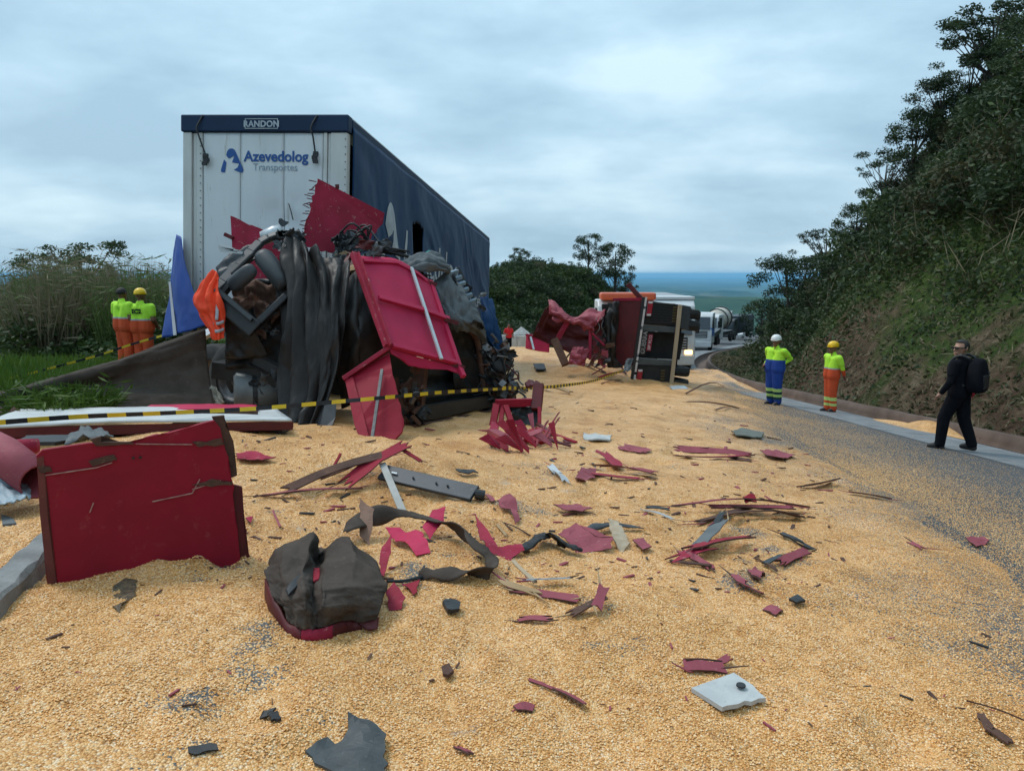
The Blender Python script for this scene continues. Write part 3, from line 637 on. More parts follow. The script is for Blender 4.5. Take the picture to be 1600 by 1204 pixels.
# loose bright-blue curtain hanging off the far side
g = [[P(275, 366, 12.2), P(279, 368, 12.0), P(284, 371, 11.80)],
     [P(267, 420, 12.2), P(278, 425, 11.8), P(294, 430, 11.50)],
     [P(261, 475, 12.2), P(283, 480, 11.6), P(309, 478, 11.25)],
     [P(254, 528, 12.1), P(285, 520, 11.5), P(322, 508, 11.1)]]
bc = patch('loose_curtain', g, M_blue, tr, 30, 40, fold=.02, folds=1.6, seed=3, rip=.02)
mk('curtain_strap', [P(263.5, 440, 12.15), P(266.5, 440, 12.12), P(276, 523, 11.55), P(271, 524, 11.62)], [(0, 1, 2, 3)], M_refl, tr, solid=.006)
# chassis and axles
m = MB()
for a in (.75, 1.85): m.beam(TP(a, .4, FLO-.38), TP(a, LEN-.3, FLO-.38), .14, .40, tU)
for b in (1.0, 3.0, 6, 9, 12): m.beam(TP(.75, b, FLO-.36), TP(1.85, b, FLO-.36), .12, .2, tU)
m.build('chassis', M_black, tr)
def wheel(c, ax, r=.52, w=.28, parent=None, m_r=M_rubber, rim=M_steel, n=32):
    mb = MB(); mb.lathe([(r*.58, -w/2), (r*.72, -w/2), (r*.93, -w*.48), (r, -w*.34), (r*.985, -w*.12), (r, -w*.1), (r, w*.1), (r*.985, w*.12), (r, w*.34), (r*.93, w*.48), (r*.72, w/2), (r*.58, w/2)], c, ax, n)
    t = mb.build('wheel', m_r, parent, smooth=True)
    mb = MB(); mb.lathe([(.01, w*.18), (r*.18, w*.18), (r*.2, w*.05), (r*.42, w*.0), (r*.52, w*.3), (r*.585, w*.46), (r*.585, -w*.46), (r*.5, -w*.3), (r*.1, -w*.1), (.01, -w*.1)], c, ax, 24)
    mb.build('rim', rim, t, smooth=True); return t
for b in (1.9, 3.15, 4.4):
    for a in (.20, .52, 2.08, 2.40): wheel(TP(a, b, .50), tR*(-1 if a < 1.3 else 1), .50, .27, tr)
    MB().tube([TP(.3, b, .5), TP(2.3, b, .5)], .07).build('axle', M_black, tr, smooth=True)
m = MB(); 
for a in (2.3,): m.beam(TP(a, 9.5, 0.02), TP(a, 9.5, FLO-.3), .12, .12)
m.build('landing_leg', M_black, tr)
# ================================================================ wreckage piled against the trailer
def rag(pts, step=.06, amp=.02, edges=None, seed=1):
    """break chosen edges of a polygon into a ragged, torn line"""
    rr = random.Random(seed); out = []; n = len(pts); pts = [Vector(p) for p in pts]
    c = sum(pts, Vector())/n
    for i in range(n):
        a, b = pts[i], pts[(i+1) % n]; out.append(a)
        if edges is None or i in edges:
            k = max(1, int((b-a).length/step)); inn = (c-(a+b)/2).normalized()
            for q in range(1, k): out.append(a.lerp(b, (q+rr.uniform(-.3, .3))/k) + inn*rr.uniform(-amp*.4, amp))
    return out
def ngon_plate(pts, th, name, m, parent=None, cam_side=True, side=None):
    """flat torn plate: outline with a real thickness, triangulated so that any outline works"""
    pts = [Vector(p) for p in pts]; n = len(pts); nr = Vector((0, 0, 0))
    for i in range(n): a, b = pts[i], pts[(i+1) % n]; nr += Vector(((a.y-b.y)*(a.z+b.z), (a.z-b.z)*(a.x+b.x), (a.x-b.x)*(a.y+b.y)))
    nr.normalize()
    if nr.dot(Vector((0, 0, CAMZ))-pts[0]) < 0: nr = -nr; pts = pts[::-1]
    bm = bmesh.new(); top = [bm.verts.new(p) for p in pts]; bot = [bm.verts.new(p-nr*th) for p in pts]
    ft = bm.faces.new(top); fb = bm.faces.new(bot[::-1])
    for i in range(n): bm.faces.new((top[i], bot[i], bot[(i+1) % n], top[(i+1) % n]))
    bmesh.ops.triangulate(bm, faces=[ft, fb]); bm.verts.index_update()
    V = [v.co.copy() for v in bm.verts]; F = [tuple(v.index for v in f.verts) for f in bm.faces]; bm.free()
    if side is not None: return mk(name, V, F, [m, side], parent, idx=[1 if (min(f) < n <= max(f)) else 0 for f in F])
    return mk(name, V, F, m, parent)
def PP(l, d=None): return [P(*q) if len(q) == 3 else P(q[0], q[1], d) for q in l]
# --- the crushed truck itself
wt = thing('wrecked_truck', 'crushed dark truck wreck with bent cab frame, fuel tank and dual tyres', 'truck wreck', G(470, 660))
# cab door frame: roof pillar, lower door edge, inner lining
pl_ = path(PP([(330, 458, 9.6), (352, 437, 9.7), (380, 408, 9.85), (400, 385, 10.0), (414, 374, 10.05), (432, 367, 10.1), (452, 365, 10.1)]), 22)
for i_ in range(0, 21, 3): MB().beam(pl_[i_], pl_[min(21, i_+3)]+(pl_[min(21, i_+3)]-pl_[i_])*.04, .16-.004*i_, .07, (0, -.6, .8)).build('windscreen_pillar', M_dark, wt, bevel=.015)
MB().beam(P(340, 470, 9.55), P(372, 430, 9.7), .05, .12, (0, -1, .3)).build('door_seal', M_black, wt)
for k in range(10): 
    c_ = P(436+k*1.7, 366+2*math.sin(k*2), 10.02); MB().box(c_, (.03, 0, .01), (0, .03, 0), (-.01, 0, .03)).build('bracket_shard', M_black, wt)
for a_, b_, w_ in (((330, 458, 9.5), (400, 516, 9.4), .22), ((396, 512, 9.42), (448, 462, 9.6), .09), ((362, 430, 9.72), (395, 398, 9.85), .05)): MB().beam(P(*a_), P(*b_), w_, .09, (0, -1, .35)).build('door_frame', M_black, wt, bevel=.02)
MB().beam(P(336, 452, 9.42), P(394, 500, 9.34), .05, .05, (0, -1, .35)).build('door_seal', M_dark, wt, bevel=.01)
patch('door_skin', [[P(333, 470, 9.5), P(362, 490, 9.5), P(395, 512, 9.45)], [P(352, 520, 9.6), P(375, 520, 9.55), P(398, 518, 9.5)], [P(352, 560, 9.7), P(385, 560, 9.6), P(420, 556, 9.6)]], M_tarp, wt, 20, 20, rip=.05, solid=.012)
patch('roof_lining', [[P(337, 418, 10.1), P(362, 396, 10.2), P(398, 380, 10.3)], [P(341, 432, 10.0), P(368, 412, 10.1), P(402, 392, 10.2)], [P(345, 446, 9.9), P(372, 424, 9.98), P(405, 402, 10.1)]], M_dark, wt, 14, 14, rip=.05, solid=.02)
# rear-view mirror housing
mb = MB(); bm_ = bmesh.new(); bmesh.ops.create_uvsphere(bm_, u_segments=18, v_segments=12, radius=1)
cm = P(378, 434, 9.6); ax_ = (P(394, 415, 9.6)-P(360, 444, 9.65)).normalized(); sx_ = Vector((.2, -.9, .2)).cross(ax_).normalized(); sy_ = ax_.cross(sx_)
mb.add([cm + ax_*(math.copysign(abs(v.co.x)**.6, v.co.x)*.22) + sx_*(math.copysign(abs(v.co.y)**.7, v.co.y)*.105) + sy_*v.co.z*.08 for v in bm_.verts], [tuple(v.index for v in f.verts) for f in bm_.faces]); bm_.free()
mb.build('mirror', M_dark, wt, smooth=True)
m = MB()
for q in ((343, 388, 372, 392), (345, 392, 380, 395), (342, 384, 366, 390)): m.beam(P(q[0], q[1], 9.9), P(q[2], q[3], 9.9), .05, .03)
m.build('bent_trim', M_alu, wt)
m = MB(); m.tube([P(408, 396, 9.9), P(412, 402, 9.88), P(440, 438, 9.76), P(447, 448, 9.75)], [.09, .125, .125, .12], 18); m.build('air_pipe', M_dark, wt, smooth=True)
m = MB(); m.tube(PP([(411, 372, 10.3), (430, 364, 10.3), (440, 360, 10.35)]), [.09, .10, .08], 12); m.build('lamp_bowl', M_alu, wt, smooth=True)
patch('dashboard', [[P(362, 455, 10.2), P(395, 440, 10.3), P(430, 446, 10.3)], [P(366, 474, 10.1), P(400, 470, 10.15), P(432, 474, 10.15)], [P(378, 492, 10.0), P(405, 500, 10.0), P(430, 490, 10.0)]], M_rust, wt, 20, 20, rip=.14, ripf=5, solid=.02)
patch('seat_cover', [[P(365, 450, 10.4), P(400, 436, 10.5), P(445, 440, 10.5)], [P(380, 470, 10.5), P(410, 462, 10.5), P(445, 462, 10.5)], [P(392, 505, 10.3), P(420, 500, 10.3), P(445, 490, 10.3)]], M_black, wt, 18, 18, rip=.1, solid=.02)
# cab side skins behind the drapes
patch('cab_side', [[P(352, 515, 9.75), P(400, 512, 9.8), P(450, 450, 9.9), P(530, 395, 10.1)], [P(352, 560, 9.8), P(400, 545, 9.9), P(450, 520, 9.9), P(540, 500, 10.0)], [P(352, 578, 9.8), P(400, 576, 9.9), P(455, 600, 9.8), P(540, 600, 9.8)]], M_tarp, wt, 30, 26, rip=.1, solid=.015)
m = MB(); m.beam(P(345, 575, 10.2), P(545, 600, 10.0), .5, .22); m.beam(P(400, 560, 9.7), P(442, 582, 9.6), .12, .12); m.build('cab_floor', M_black, wt)
# body bulging under the drape
patch('crushed_body', [[P(556, 398, 10.3), P(575, 404, 10.3), P(600, 410, 10.7), P(640, 430, 11.2)], [P(540, 450, 9.9), P(560, 440, 9.6), P(590, 440, 10.2), P(640, 470, 10.8)],
      [P(530, 510, 9.7), P(555, 500, 9.25), P(590, 505, 9.55), P(650, 520, 10.4)], [P(525, 570, 9.7), P(555, 560, 9.25), P(590, 565, 9.5), P(650, 570, 10.2)], [P(530, 640, 9.8), P(560, 630, 9.5), P(610, 640, 9.9), P(650, 640, 10.2)]], M_tarp, wt, 40, 50, rip=.12, ripf=4, seed=6, solid=.02)
# the dark hollow at the right: floor frame, rear wall, corner post, side skin
m = MB(); m.beam(P(640, 672, 9.25), P(786, 643, 12.1), .16, .14); m.build('floor_beam', M_rust, wt, bevel=.01)
m = MB(); m.beam(P(660, 645, 9.6), P(788, 622, 12.2), .10, .18); m.beam(P(655, 618, 9.6), P(790, 604, 12.0), .06, .05); m.beam(P(640, 690, 9.3), P(700, 660, 10.4), .1, .1); m.build('frame_rail', M_black, wt)
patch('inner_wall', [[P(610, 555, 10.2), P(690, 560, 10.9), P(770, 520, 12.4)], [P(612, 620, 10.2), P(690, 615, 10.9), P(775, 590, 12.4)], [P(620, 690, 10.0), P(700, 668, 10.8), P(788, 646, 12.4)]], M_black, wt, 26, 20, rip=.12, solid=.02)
patch('side_skin', [[P(700, 505, 10.9), P(730, 512, 11.4), P(752, 530, 11.7)], [P(705, 560, 10.9), P(735, 560, 11.4), P(757, 580, 11.7)], [P(712, 606, 10.9), P(738, 608, 11.4), P(758, 606, 11.7)]], M_tarp, wt, 20, 24, rip=.06, solid=.012)
m = MB(); m.tube(path(PP([(700, 508, 10.8), (728, 512, 11.3), (745, 532, 11.5), (752, 580, 11.6), (757, 612, 11.6)]), 18), .05, 8); m.build('corner_post', M_rust, wt, smooth=True)
m = MB(); m.beam(P(614, 590, 9.4), P(622, 640, 9.35), .12, .06); m.beam(P(660, 560, 9.7), P(650, 672, 9.5), .14, .1); m.beam(P(622, 600, 9.5), P(632, 660, 9.4), .10, .1); m.build('broken_post', M_rust, wt)
# fuel tank and straps
m = MB(); ct_ = P(418, 612, 10.1); m.lathe([(.01, -.42), (.24, -.42), (.29, -.38), (.29, .38), (.24, .42), (.01, .42)], ct_, (1, .35, -.02), 26); tk = m.build('fuel_tank', mat('tank_grey', (.17, .18, .18), (.11, .115, .115), 5, .5, metal=.3), wt, smooth=True)
for q in (-.16, .14): MB().lathe([(.296, q-.03), (.303, q-.03), (.303, q+.03), (.296, q+.03)], ct_, (1, .35, -.02), 26).build('tank_strap', M_black, tk)
for (px, py, d) in ((343, 592, 10.7), (372, 594, 10.3)): wheel(P(px, py, d), Vector((-.55, -.83, .06)), .50, .27, wt)
m = MB(); m.tube([P(352, 600, 10.9), P(440, 612, 11.4)], .09); m.build('axle', M_black, wt)
# engine scrap at the right end
eng = MB(); rr = random.Random(5)
for k in range(120):
    px, py = rr.uniform(752, 800), rr.uniform(535, 655); d = rr.uniform(11.5, 12.3)
    if py < 560 and px > 790: continue
    c = P(px, py, d); a1 = Vector((rr.uniform(-1, 1), rr.uniform(-1, 1), rr.uniform(-1, 1))).normalized(); a2 = a1.orthogonal().normalized(); a3 = a1.cross(a2)
    if rr.random() < .5: eng.box(c, a1*rr.uniform(.05, .16), a2*rr.uniform(.02, .07), a3*rr.uniform(.01, .05), rr.randrange(3))
    else: eng.tube(path([c, c+a1*.12+a2*.06, c+a1*.2-a3*.1, c+a1*.26-a2*.12], 7), rr.uniform(.008, .022), 6, rr.randrange(3))
o = eng.build('engine_scrap', [M_black, M_steel, M_rust], wt); o['kind'] = 'stuff'
m = MB(); m.lathe([(.01, -.1), (.13, -.1), (.17, -.06), (.17, .06), (.13, .1), (.01, .1)], P(783, 566, 11.7), (.2, -.9, .3), 18); m.build('air_filter', M_dark, wt, smooth=True)
ngon_plate(PP([(764, 552, 11.75), (778, 548, 11.7), (781, 566, 11.7), (772, 580, 11.65), (764, 575, 11.7)]), .02, 'white_cover', M_white, wt)
ngon_plate(PP([(750, 540, 11.9), (773, 535, 11.9), (772, 545, 11.85), (752, 551, 11.85)]), .02, 'white_cover', M_alu, wt)
scr = MB()
for k in range(60):
    px, py = rr.uniform(622, 662), rr.uniform(600, 690); d = rr.uniform(9.25, 9.6); c = P(px, py, d)
    a1 = Vector((rr.uniform(-1, 1), rr.uniform(-1, 1), rr.uniform(-1, 1))).normalized(); a2 = a1.orthogonal().normalized(); a3 = a1.cross(a2)
    scr.box(c, a1*rr.uniform(.04, .13), a2*rr.uniform(.015, .05), a3*rr.uniform(.01, .03), rr.randrange(3))
o = scr.build('twisted_scrap', [M_black, M_rust, M_steel], wt); o['kind'] = 'stuff'
# cable tangle on top
for k in range(12):
    a = P(rr.uniform(528, 560), rr.uniform(362, 384), rr.uniform(10.3, 10.7)); 
    m = MB(); m.tube(path([a, a+Vector((rr.uniform(.1, .3), rr.uniform(-.1, .1), rr.uniform(-.1, .2))), P(rr.uniform(570, 600), rr.uniform(380, 398), 10.5), P(rr.uniform(605, 640), rr.uniform(388, 402), 10.6)], 16), rr.uniform(.01, .022), 6); m.build('cable', M_black, wt, smooth=True)
patch('bent_bracket', [[P(518, 372, 10.4), P(535, 366, 10.5), P(552, 360, 10.6)], [P(524, 385, 10.4), P(545, 384, 10.4), P(572, 384, 10.5)], [P(530, 396, 10.3), P(555, 396, 10.3), P(585, 396, 10.4)]], M_dark, wt, 16, 16, rip=.2, ripf=7, solid=.02, smooth=False)
ngon_plate(rag(PP([(522, 396, 10.2), (540, 392, 10.2), (545, 396, 10.2), (525, 400, 10.2)]), .05, .02), .03, 'wood_splinter', M_wood, wt)
m = MB(); m.beam(P(548, 396, 10.25), P(533, 426, 10.0), .05, .05); m.beam(P(555, 400, 10.2), P(545, 430, 10.0), .04, .05); m.build('red_stake', M_redk, wt)
ngon_plate(rag(PP([(521, 424, 9.9), (556, 412, 10), (560, 418, 9.9), (526, 434, 9.8)]), .05, .02), .04, 'wood_splinter', M_wood, wt)
def scrap(c, size, m, nm, parent, rr_):
    a = Vector((rr_.uniform(-1, 1), rr_.uniform(-.5, .5), rr_.uniform(-1, 1))).normalized(); b = a.cross(Vector((rr_.uniform(-.4, .4), -1, rr_.uniform(-.4, .4)))).normalized()
    g_ = [[c + a*(i-1.5)*size*.5*rr_.uniform(.6, 1.2) + b*(j-1)*size*.4*rr_.uniform(.5, 1.2) + a.cross(b)*size*rr_.uniform(-.28, .28) for i in range(4)] for j in range(3)]
    return patch(nm, g_, m, parent, 10, 8, rip=size*.1, ripf=4, seed=rr_.randrange(99), solid=.006, smooth=False, tear=size*.12)
for (x0, x1, y0, y1, d0, d1, k_, ms) in ((335, 440, 470, 520, 9.5, 10.0, 14, (M_black, M_dark, M_rust)), (345, 445, 575, 640, 9.4, 10.2, 12, (M_black, M_dark, M_steel)), (520, 600, 380, 410, 10.0, 10.5, 12, (M_black, M_dark, M_greyc, M_redk)), (640, 760, 410, 530, 11.0, 11.6, 14, (M_greyc, M_dark, M_black)), (620, 660, 560, 690, 9.2, 9.6, 10, (M_black, M_rust)), (745, 800, 540, 660, 11.4, 12.1, 22, (M_black, M_steel, M_dark, M_black, M_rust)), (425, 470, 362, 385, 9.9, 10.2, 8, (M_black, M_dark))):
    for q_ in range(k_): scrap(P(rr.uniform(x0, x1), rr.uniform(y0, y1), rr.uniform(d0, d1)), rr.uniform(.07, .20), rr.choice(ms), 'torn_sheet', wt, rr)
for k in range(14):
    a = P(rr.uniform(630, 800), rr.uniform(520, 640), 11.0); a = P(rr.uniform(745, 800), rr.uniform(540, 640), 11.6); MB().tube(path([a, a+Vector((rr.uniform(-.2, .2), -.1, rr.uniform(-.3, .0))), a+Vector((rr.uniform(-.3, .3), 0, rr.uniform(-.6, -.1)))], 10), .012, 5).build('cable', rr.choice([M_black, M_black, M_redk]), wt, smooth=True)
# --- draped charcoal tarpaulin
g = [[P(446, 368, 10.0), P(466, 374, 9.8), P(488, 388, 9.7), P(515, 400, 9.7), P(545, 408, 9.8)],
     [P(444, 420, 9.8), P(466, 425, 9.5), P(492, 430, 9.4), P(520, 435, 9.4), P(546, 430, 9.5)],
     [P(442, 490, 9.6), P(466, 500, 9.3), P(492, 505, 9.15), P(518, 500, 9.1), P(540, 480, 9.2)],
     [P(440, 570, 9.5), P(464, 582, 9.2), P(490, 585, 9.0), P(512, 575, 9.0), P(534, 545, 9.1)],
     [P(438, 640, 9.2), P(458, 648, 9.0), P(482, 642, 8.9), P(502, 628, 8.9), P(522, 600, 9.0)],
     [P(425, 672, 8.9), P(448, 684, 8.7), P(466, 684, 8.7), P(484, 670, 8.75), P(504, 645, 8.9)]]
tag(patch('draped_tarpaulin', g, M_tarp, None, 120, 100, fold=.10, folds=5.2, seed=2, rip=.06, ripf=6, solid=.005, fvar=2.8, sharp=True, env=lambda u, v: 1.1-.5*sstep(.6, .9, u)+.3*v), 'charcoal tarpaulin draped in deep folds over the crushed truck', 'tarpaulin')
g = [[P(330, 668, 8.3), P(380, 668, 8.3), P(430, 668, 8.4), P(470, 668, 8.6)], [P(335, 690, 8.1), P(385, 690, 8.0), P(425, 690, 8.1), P(466, 690, 8.4)], [P(345, 712, 7.7), P(385, 716, 7.5), P(420, 718, 7.4), P(462, 706, 7.7)]]
tag(patch('ground_tarpaulin', g, M_canvas, None, 50, 26, fold=.03, folds=3, fdir=1, seed=8, rip=.06), 'brown canvas lying crumpled on the corn under the white panel', 'tarpaulin')
g = [[P(548, 632, 9.0), P(566, 632, 9.0), P(586, 634, 9.0)], [P(522, 655, 8.9), P(543, 660, 8.8), P(565, 660, 8.8)], [P(496, 676, 8.5), P(510, 685, 8.4), P(520, 690, 8.3)]]
# --- pieces of red body panel, each torn off and loose
o = thing('torn_red_panel', 'torn red panel standing highest against the trailer, splintered left edge', 'panel', P(480, 388, 10.9))
ngon_plate(rag(PP([(497, 279, 10.75), (601, 333, 11.15), (598, 350, 11.15), (580, 372, 11.0), (574, 384, 10.95), (540, 394, 10.75), (523, 395, 10.7), (471, 386, 10.55), (477, 350, 10.6), (484, 318, 10.65)]), .05, .035, (2, 3, 4, 6, 7, 8, 9), 3), .035, 'board', M_redo, o)
ngon_plate(PP([(524, 288, 10.84), (530, 288, 10.86), (530, 295, 10.86), (525, 294, 10.84)]), .03, 'hinge_tab', M_redk, o)
m = MB()
for k in range(22):
    a = P(494-1.0*k+random.uniform(-2, 2), 284+4.6*k, 10.72-.008*k); m.beam(a, a+Vector((-random.uniform(.03, .11), -.01, random.uniform(-.05, .05))), .008, .012)
x = m.build('splinters', M_redk, o); x['kind'] = 'stuff'
o = thing('torn_red_panel', 'faded red triangular panel behind the bent mirror', 'panel', P(400, 450, 11.2))
ngon_plate(rag(PP([(360, 337, 11.2), (413, 360, 11.2), (446, 376, 11.3), (446, 440, 11.2), (424, 456, 11.0), (380, 440, 11.0), (363, 392, 11.1)]), .06, .025, (0, 3, 4), 4), .03, 'board', M_redo, o)
m = MB(); m.beam(P(351, 366, 11.1), P(364, 372, 11.1), .06, .05); m.build('latch', M_redk, o)
# ribbed crimson gate
o = thing('ribbed_red_gate', 'crimson ribbed gate panel with white bar lying over the wreck', 'panel', P(660, 575, 9.4))
c00, c10, c01, c11 = P(561, 401, 9.9), P(672, 440, 10.5), P(610, 546, 8.95), P(716, 574, 9.6)
def Q(u_, v_, h=0):
    p = c00.lerp(c10, u_).lerp(c01.lerp(c11, u_), v_); return p + gq*h
gq = (c10-c00).cross(c01-c00).normalized(); gq = gq if gq.dot(Vector((0, 0, CAMZ))-c00) > 0 else -gq
tp = [P(561, 401, 9.9), P(590, 402, 10.05), P(617, 405, 10.2), P(645, 420, 10.35), P(672, 441, 10.5)]
lf = [P(610, 546, 8.95), P(650, 556, 9.2), P(690, 566, 9.45), P(716, 574, 9.6)]
patch('gate_skin', [tp, [a.lerp(b, .5) for a, b in zip(tp, cr_line([tuple(x) for x in lf], 5).tolist() and [Vector(q) for q in cr_line([tuple(x) for x in lf], 5)])], [Vector(q) for q in cr_line([tuple(x) for x in lf], 5)]], M_mag, o, 36, 30, rip=.02, ripf=3, solid=.02, smooth=True)
ngon_plate(rag(PP([(610, 546, 8.95), (716, 574, 9.6), (717, 583, 9.55), (700, 577, 9.45), (674, 576, 9.3), (640, 571, 9.1), (630, 562, 9.0), (612, 552, 8.93)]), .07, .02, (2, 3, 4, 5)), .02, 'torn_flange', M_mag, o)
m = MB(); m.beam(P(553, 396, 9.82), P(606, 541, 8.88), .09, .07, gq); m.beam(P(558, 397, 9.80), P(609, 541, 8.86), .02, .10, gq); m.build('edge_angle', M_redo, o, bevel=.006)
def along(pts, w, h, nm, mt, lift): 
    for a, b in zip(pts[:-1], pts[1:]): 
        MB().beam(a+gq*lift, b+gq*lift, w, h, gq).build(nm, mt, o, bevel=.006)
along([P(590, 467, 9.42), P(662, 487, 9.82), P(700, 501, 10.08)], .07, .05, 'rib', M_mag, .03)
along([P(566, 410, 9.85), P(618, 413, 10.15), P(650, 430, 10.33), P(668, 445, 10.45)], .06, .05, 'rib', M_mag, .03)
along([P(611, 542, 8.97), P(712, 569, 9.6)], .06, .05, 'rib', M_mag, .03)
along([P(671, 441, 10.5), P(717, 577, 9.58), P(723, 590, 9.5)], .06, .06, 'edge_bar', M_mag, .02)
MB().beam(P(643, 418, 10.22), P(690, 561, 9.32), .040, .03, gq).build('white_bar', M_alu, o, bevel=.004)
for px, py, d in ((702, 500, 10.0), (712, 570, 9.55), (668, 440, 10.4)): MB().beam(P(px-8, py-2, d), P(px+14, py+5, d+.05), .04, .05).build('hinge', M_redk, o)
# lower red panel, hanging to the ground
o = thing('hanging_red_panel', 'deep red panel with metal strip hanging from the gate to the corn', 'panel', G(590, 703))
ngon_plate(rag(PP([(539, 593, 8.75), (608, 551, 8.95), (612, 575, 8.75), (622, 615, 8.55), (631, 662, 8.3), (628, 674, 8.22), (600, 704, 8.0), (570, 706, 7.98), (555, 664, 8.25)]), .07, .018, (2, 3, 4, 7)), .03, 'board', M_red, o)
ngon_plate(PP([(539, 593, 8.70), (551, 588, 8.72), (566, 640, 8.38), (582, 706, 7.93), (570, 707, 7.93), (554, 664, 8.22)]), .04, 'edge_strip', M_red, o)
m = MB(); m.beam(P(536, 592, 8.72), P(608, 543, 8.92), .05, .09, (0, -1, .2)); m.build('edge_angle', M_redo, o, bevel=.006)
m = MB(); m.beam(P(597, 577, 8.70), P(581, 688, 8.02), .035, .025, (0, -1, .1)); m.build('metal_strip', M_steel, o, bevel=.004)
# --- grey cloths, louvre and navy curtain scraps at the right of the pile
g = [[P(622, 408, 10.9), P(650, 396, 11.1), P(680, 394, 11.3), P(700, 412, 11.4)], [P(630, 414, 10.7), P(655, 406, 10.8), P(680, 408, 10.9), P(703, 420, 11.1)], [P(640, 420, 10.6), P(660, 420, 10.6), P(685, 422, 10.8), P(702, 428, 11.0)]]
tag(patch('grey_cloth', g, M_greyc, None, 40, 24, fold=.04, folds=3, fdir=1, rip=.06, seed=4, solid=.01), 'small grey cloth bundled on top behind the crimson gate', 'cloth')
g = [[P(660, 396, 11.3), P(674, 393, 11.4), P(690, 404, 11.5)], [P(664, 400, 11.2), P(676, 398, 11.3), P(692, 410, 11.4)]]
tag(patch('teal_cloth', g, M_teal, None, 16, 8, rip=.05, solid=.01), 'little teal rag on the grey cloth bundle', 'cloth')
g = [[P(676, 440, 10.9), P(700, 424, 11.2), P(712, 432, 11.4), P(720, 452, 11.5)], [P(688, 470, 10.8), P(708, 462, 10.9), P(728, 470, 11.2), P(748, 492, 11.5)],
     [P(700, 500, 10.7), P(718, 498, 10.7), P(738, 503, 11.0), P(757, 512, 11.4)], [P(704, 512, 10.8), P(722, 514, 10.9), P(742, 522, 11.2), P(762, 540, 11.6)]]
tag(patch('grey_tarpaulin', g, M_greyc, None, 50, 50, fold=.02, folds=4, rip=.12, ripf=5, seed=11, solid=.01), 'grey tarpaulin sagging beside the right edge of the crimson gate', 'tarpaulin')
o = thing('louvred_grille', 'broken pale blue louvred grille behind the grey tarpaulin', 'grille', P(725, 450, 11.6))
M_lv = mat('pale_blue_plastic', (.26, .34, .40), (.18, .25, .31), 5, .5)
for k in range(6):
    y0 = 424+k*9.2; MB().beam(P(699+k*5.2, y0+5, 11.45), P(716+k*5.4, y0-1, 11.55), .05, .06, (0, -.5, 1)).build('slat', M_lv, o, bevel=.008)
for s_ in (0, 1): MB().beam(P(697+s_*18, 424-s_*6, 11.55), P(728+s_*14, 478-s_*6, 11.6), .03, .05).build('rail', M_dark, o)
g = [[P(750, 465, 12.0), P(757, 462, 12.2), P(765, 470, 12.4)], [P(752, 500, 11.7), P(766, 495, 11.9), P(776, 500, 12.1)], [P(762, 530, 11.6), P(775, 530, 11.8), P(788, 535, 12.0)], [P(775, 552, 11.6), P(788, 555, 11.8), P(804, 574, 12.0)]]
tag(patch('navy_curtain_scrap', g, M_curt, None, 24, 36, fold=.05, folds=2.5, rip=.05, seed=12, solid=.01), 'torn navy curtain hanging at the right corner of the wreck', 'tarpaulin')
# --- grey mudflap under the drape
tag(ngon_plate(PP([(497, 676, 8.6), (489, 680, 8.55), (507, 633, 8.8), (525, 629, 8.8), (524, 652, 8.7), (510, 687, 8.45)]), .012, 'mudflap', M_dark), 'dark grey mudflap hanging from the wreck over the corn', 'mudflap')
# --- the orange jacket hung on the cab frame
o = thing('orange_jacket', 'bright orange work jacket with grey reflective bands hanging on the cab', 'jacket', P(340, 530, 9.4))
g = [[P(330, 424, 9.55), P(338, 424, 9.5), P(343, 438, 9.45)], [P(312, 450, 9.5), P(326, 450, 9.4), P(342, 456, 9.4)], [P(302, 472, 9.5), P(322, 474, 9.35), P(348, 470, 9.35)],
     [P(312, 492, 9.5), P(328, 492, 9.35), P(351, 492, 9.35)], [P(328, 514, 9.45), P(338, 514, 9.3), P(350, 512, 9.35)], [P(331, 530, 9.45), P(340, 531, 9.3), P(349, 527, 9.35)]]
jk = patch('coat', g, M_orange, o, 30, 46, fold=.03, folds=3, rip=.05, seed=14, solid=.012)
for ya in (502, 514): patch('reflective_band', [[P(331, ya, 9.38), P(340, ya+1, 9.27), P(350, ya-2, 9.31)], [P(331, ya+5, 9.38), P(340, ya+6, 9.27), P(350, ya+3, 9.31)]], M_refl, jk, 10, 3, solid=.006)
patch('reflective_band', [[P(338, 466, 9.36), P(343, 466, 9.34)], [P(336, 500, 9.26), P(341, 500, 9.27)]], M_refl, jk, 3, 10, solid=.006, linear=True)
# --- white debris near the tyres
tag(ngon_plate(PP([(311, 520, 9.9), (326, 512, 9.9), (330, 520, 9.8), (318, 527, 9.8)]), .05, 'broken_lamp', M_alu), 'broken white lamp shell at the end of the long brown tarpaulin', 'lamp')
tag(patch('torn_rag', [[P(326, 600, 9.6), P(340, 606, 9.5)], [P(326, 618, 9.5), P(346, 622, 9.4)], [P(330, 632, 9.4), P(352, 630, 9.3)]], mat('beige_rag', (.22, .19, .15), (.30, .27, .22), 8, .9), None, 12, 16, fold=.03, folds=2, rip=.06), 'beige rag crumpled in front of the dual tyres', 'rag')
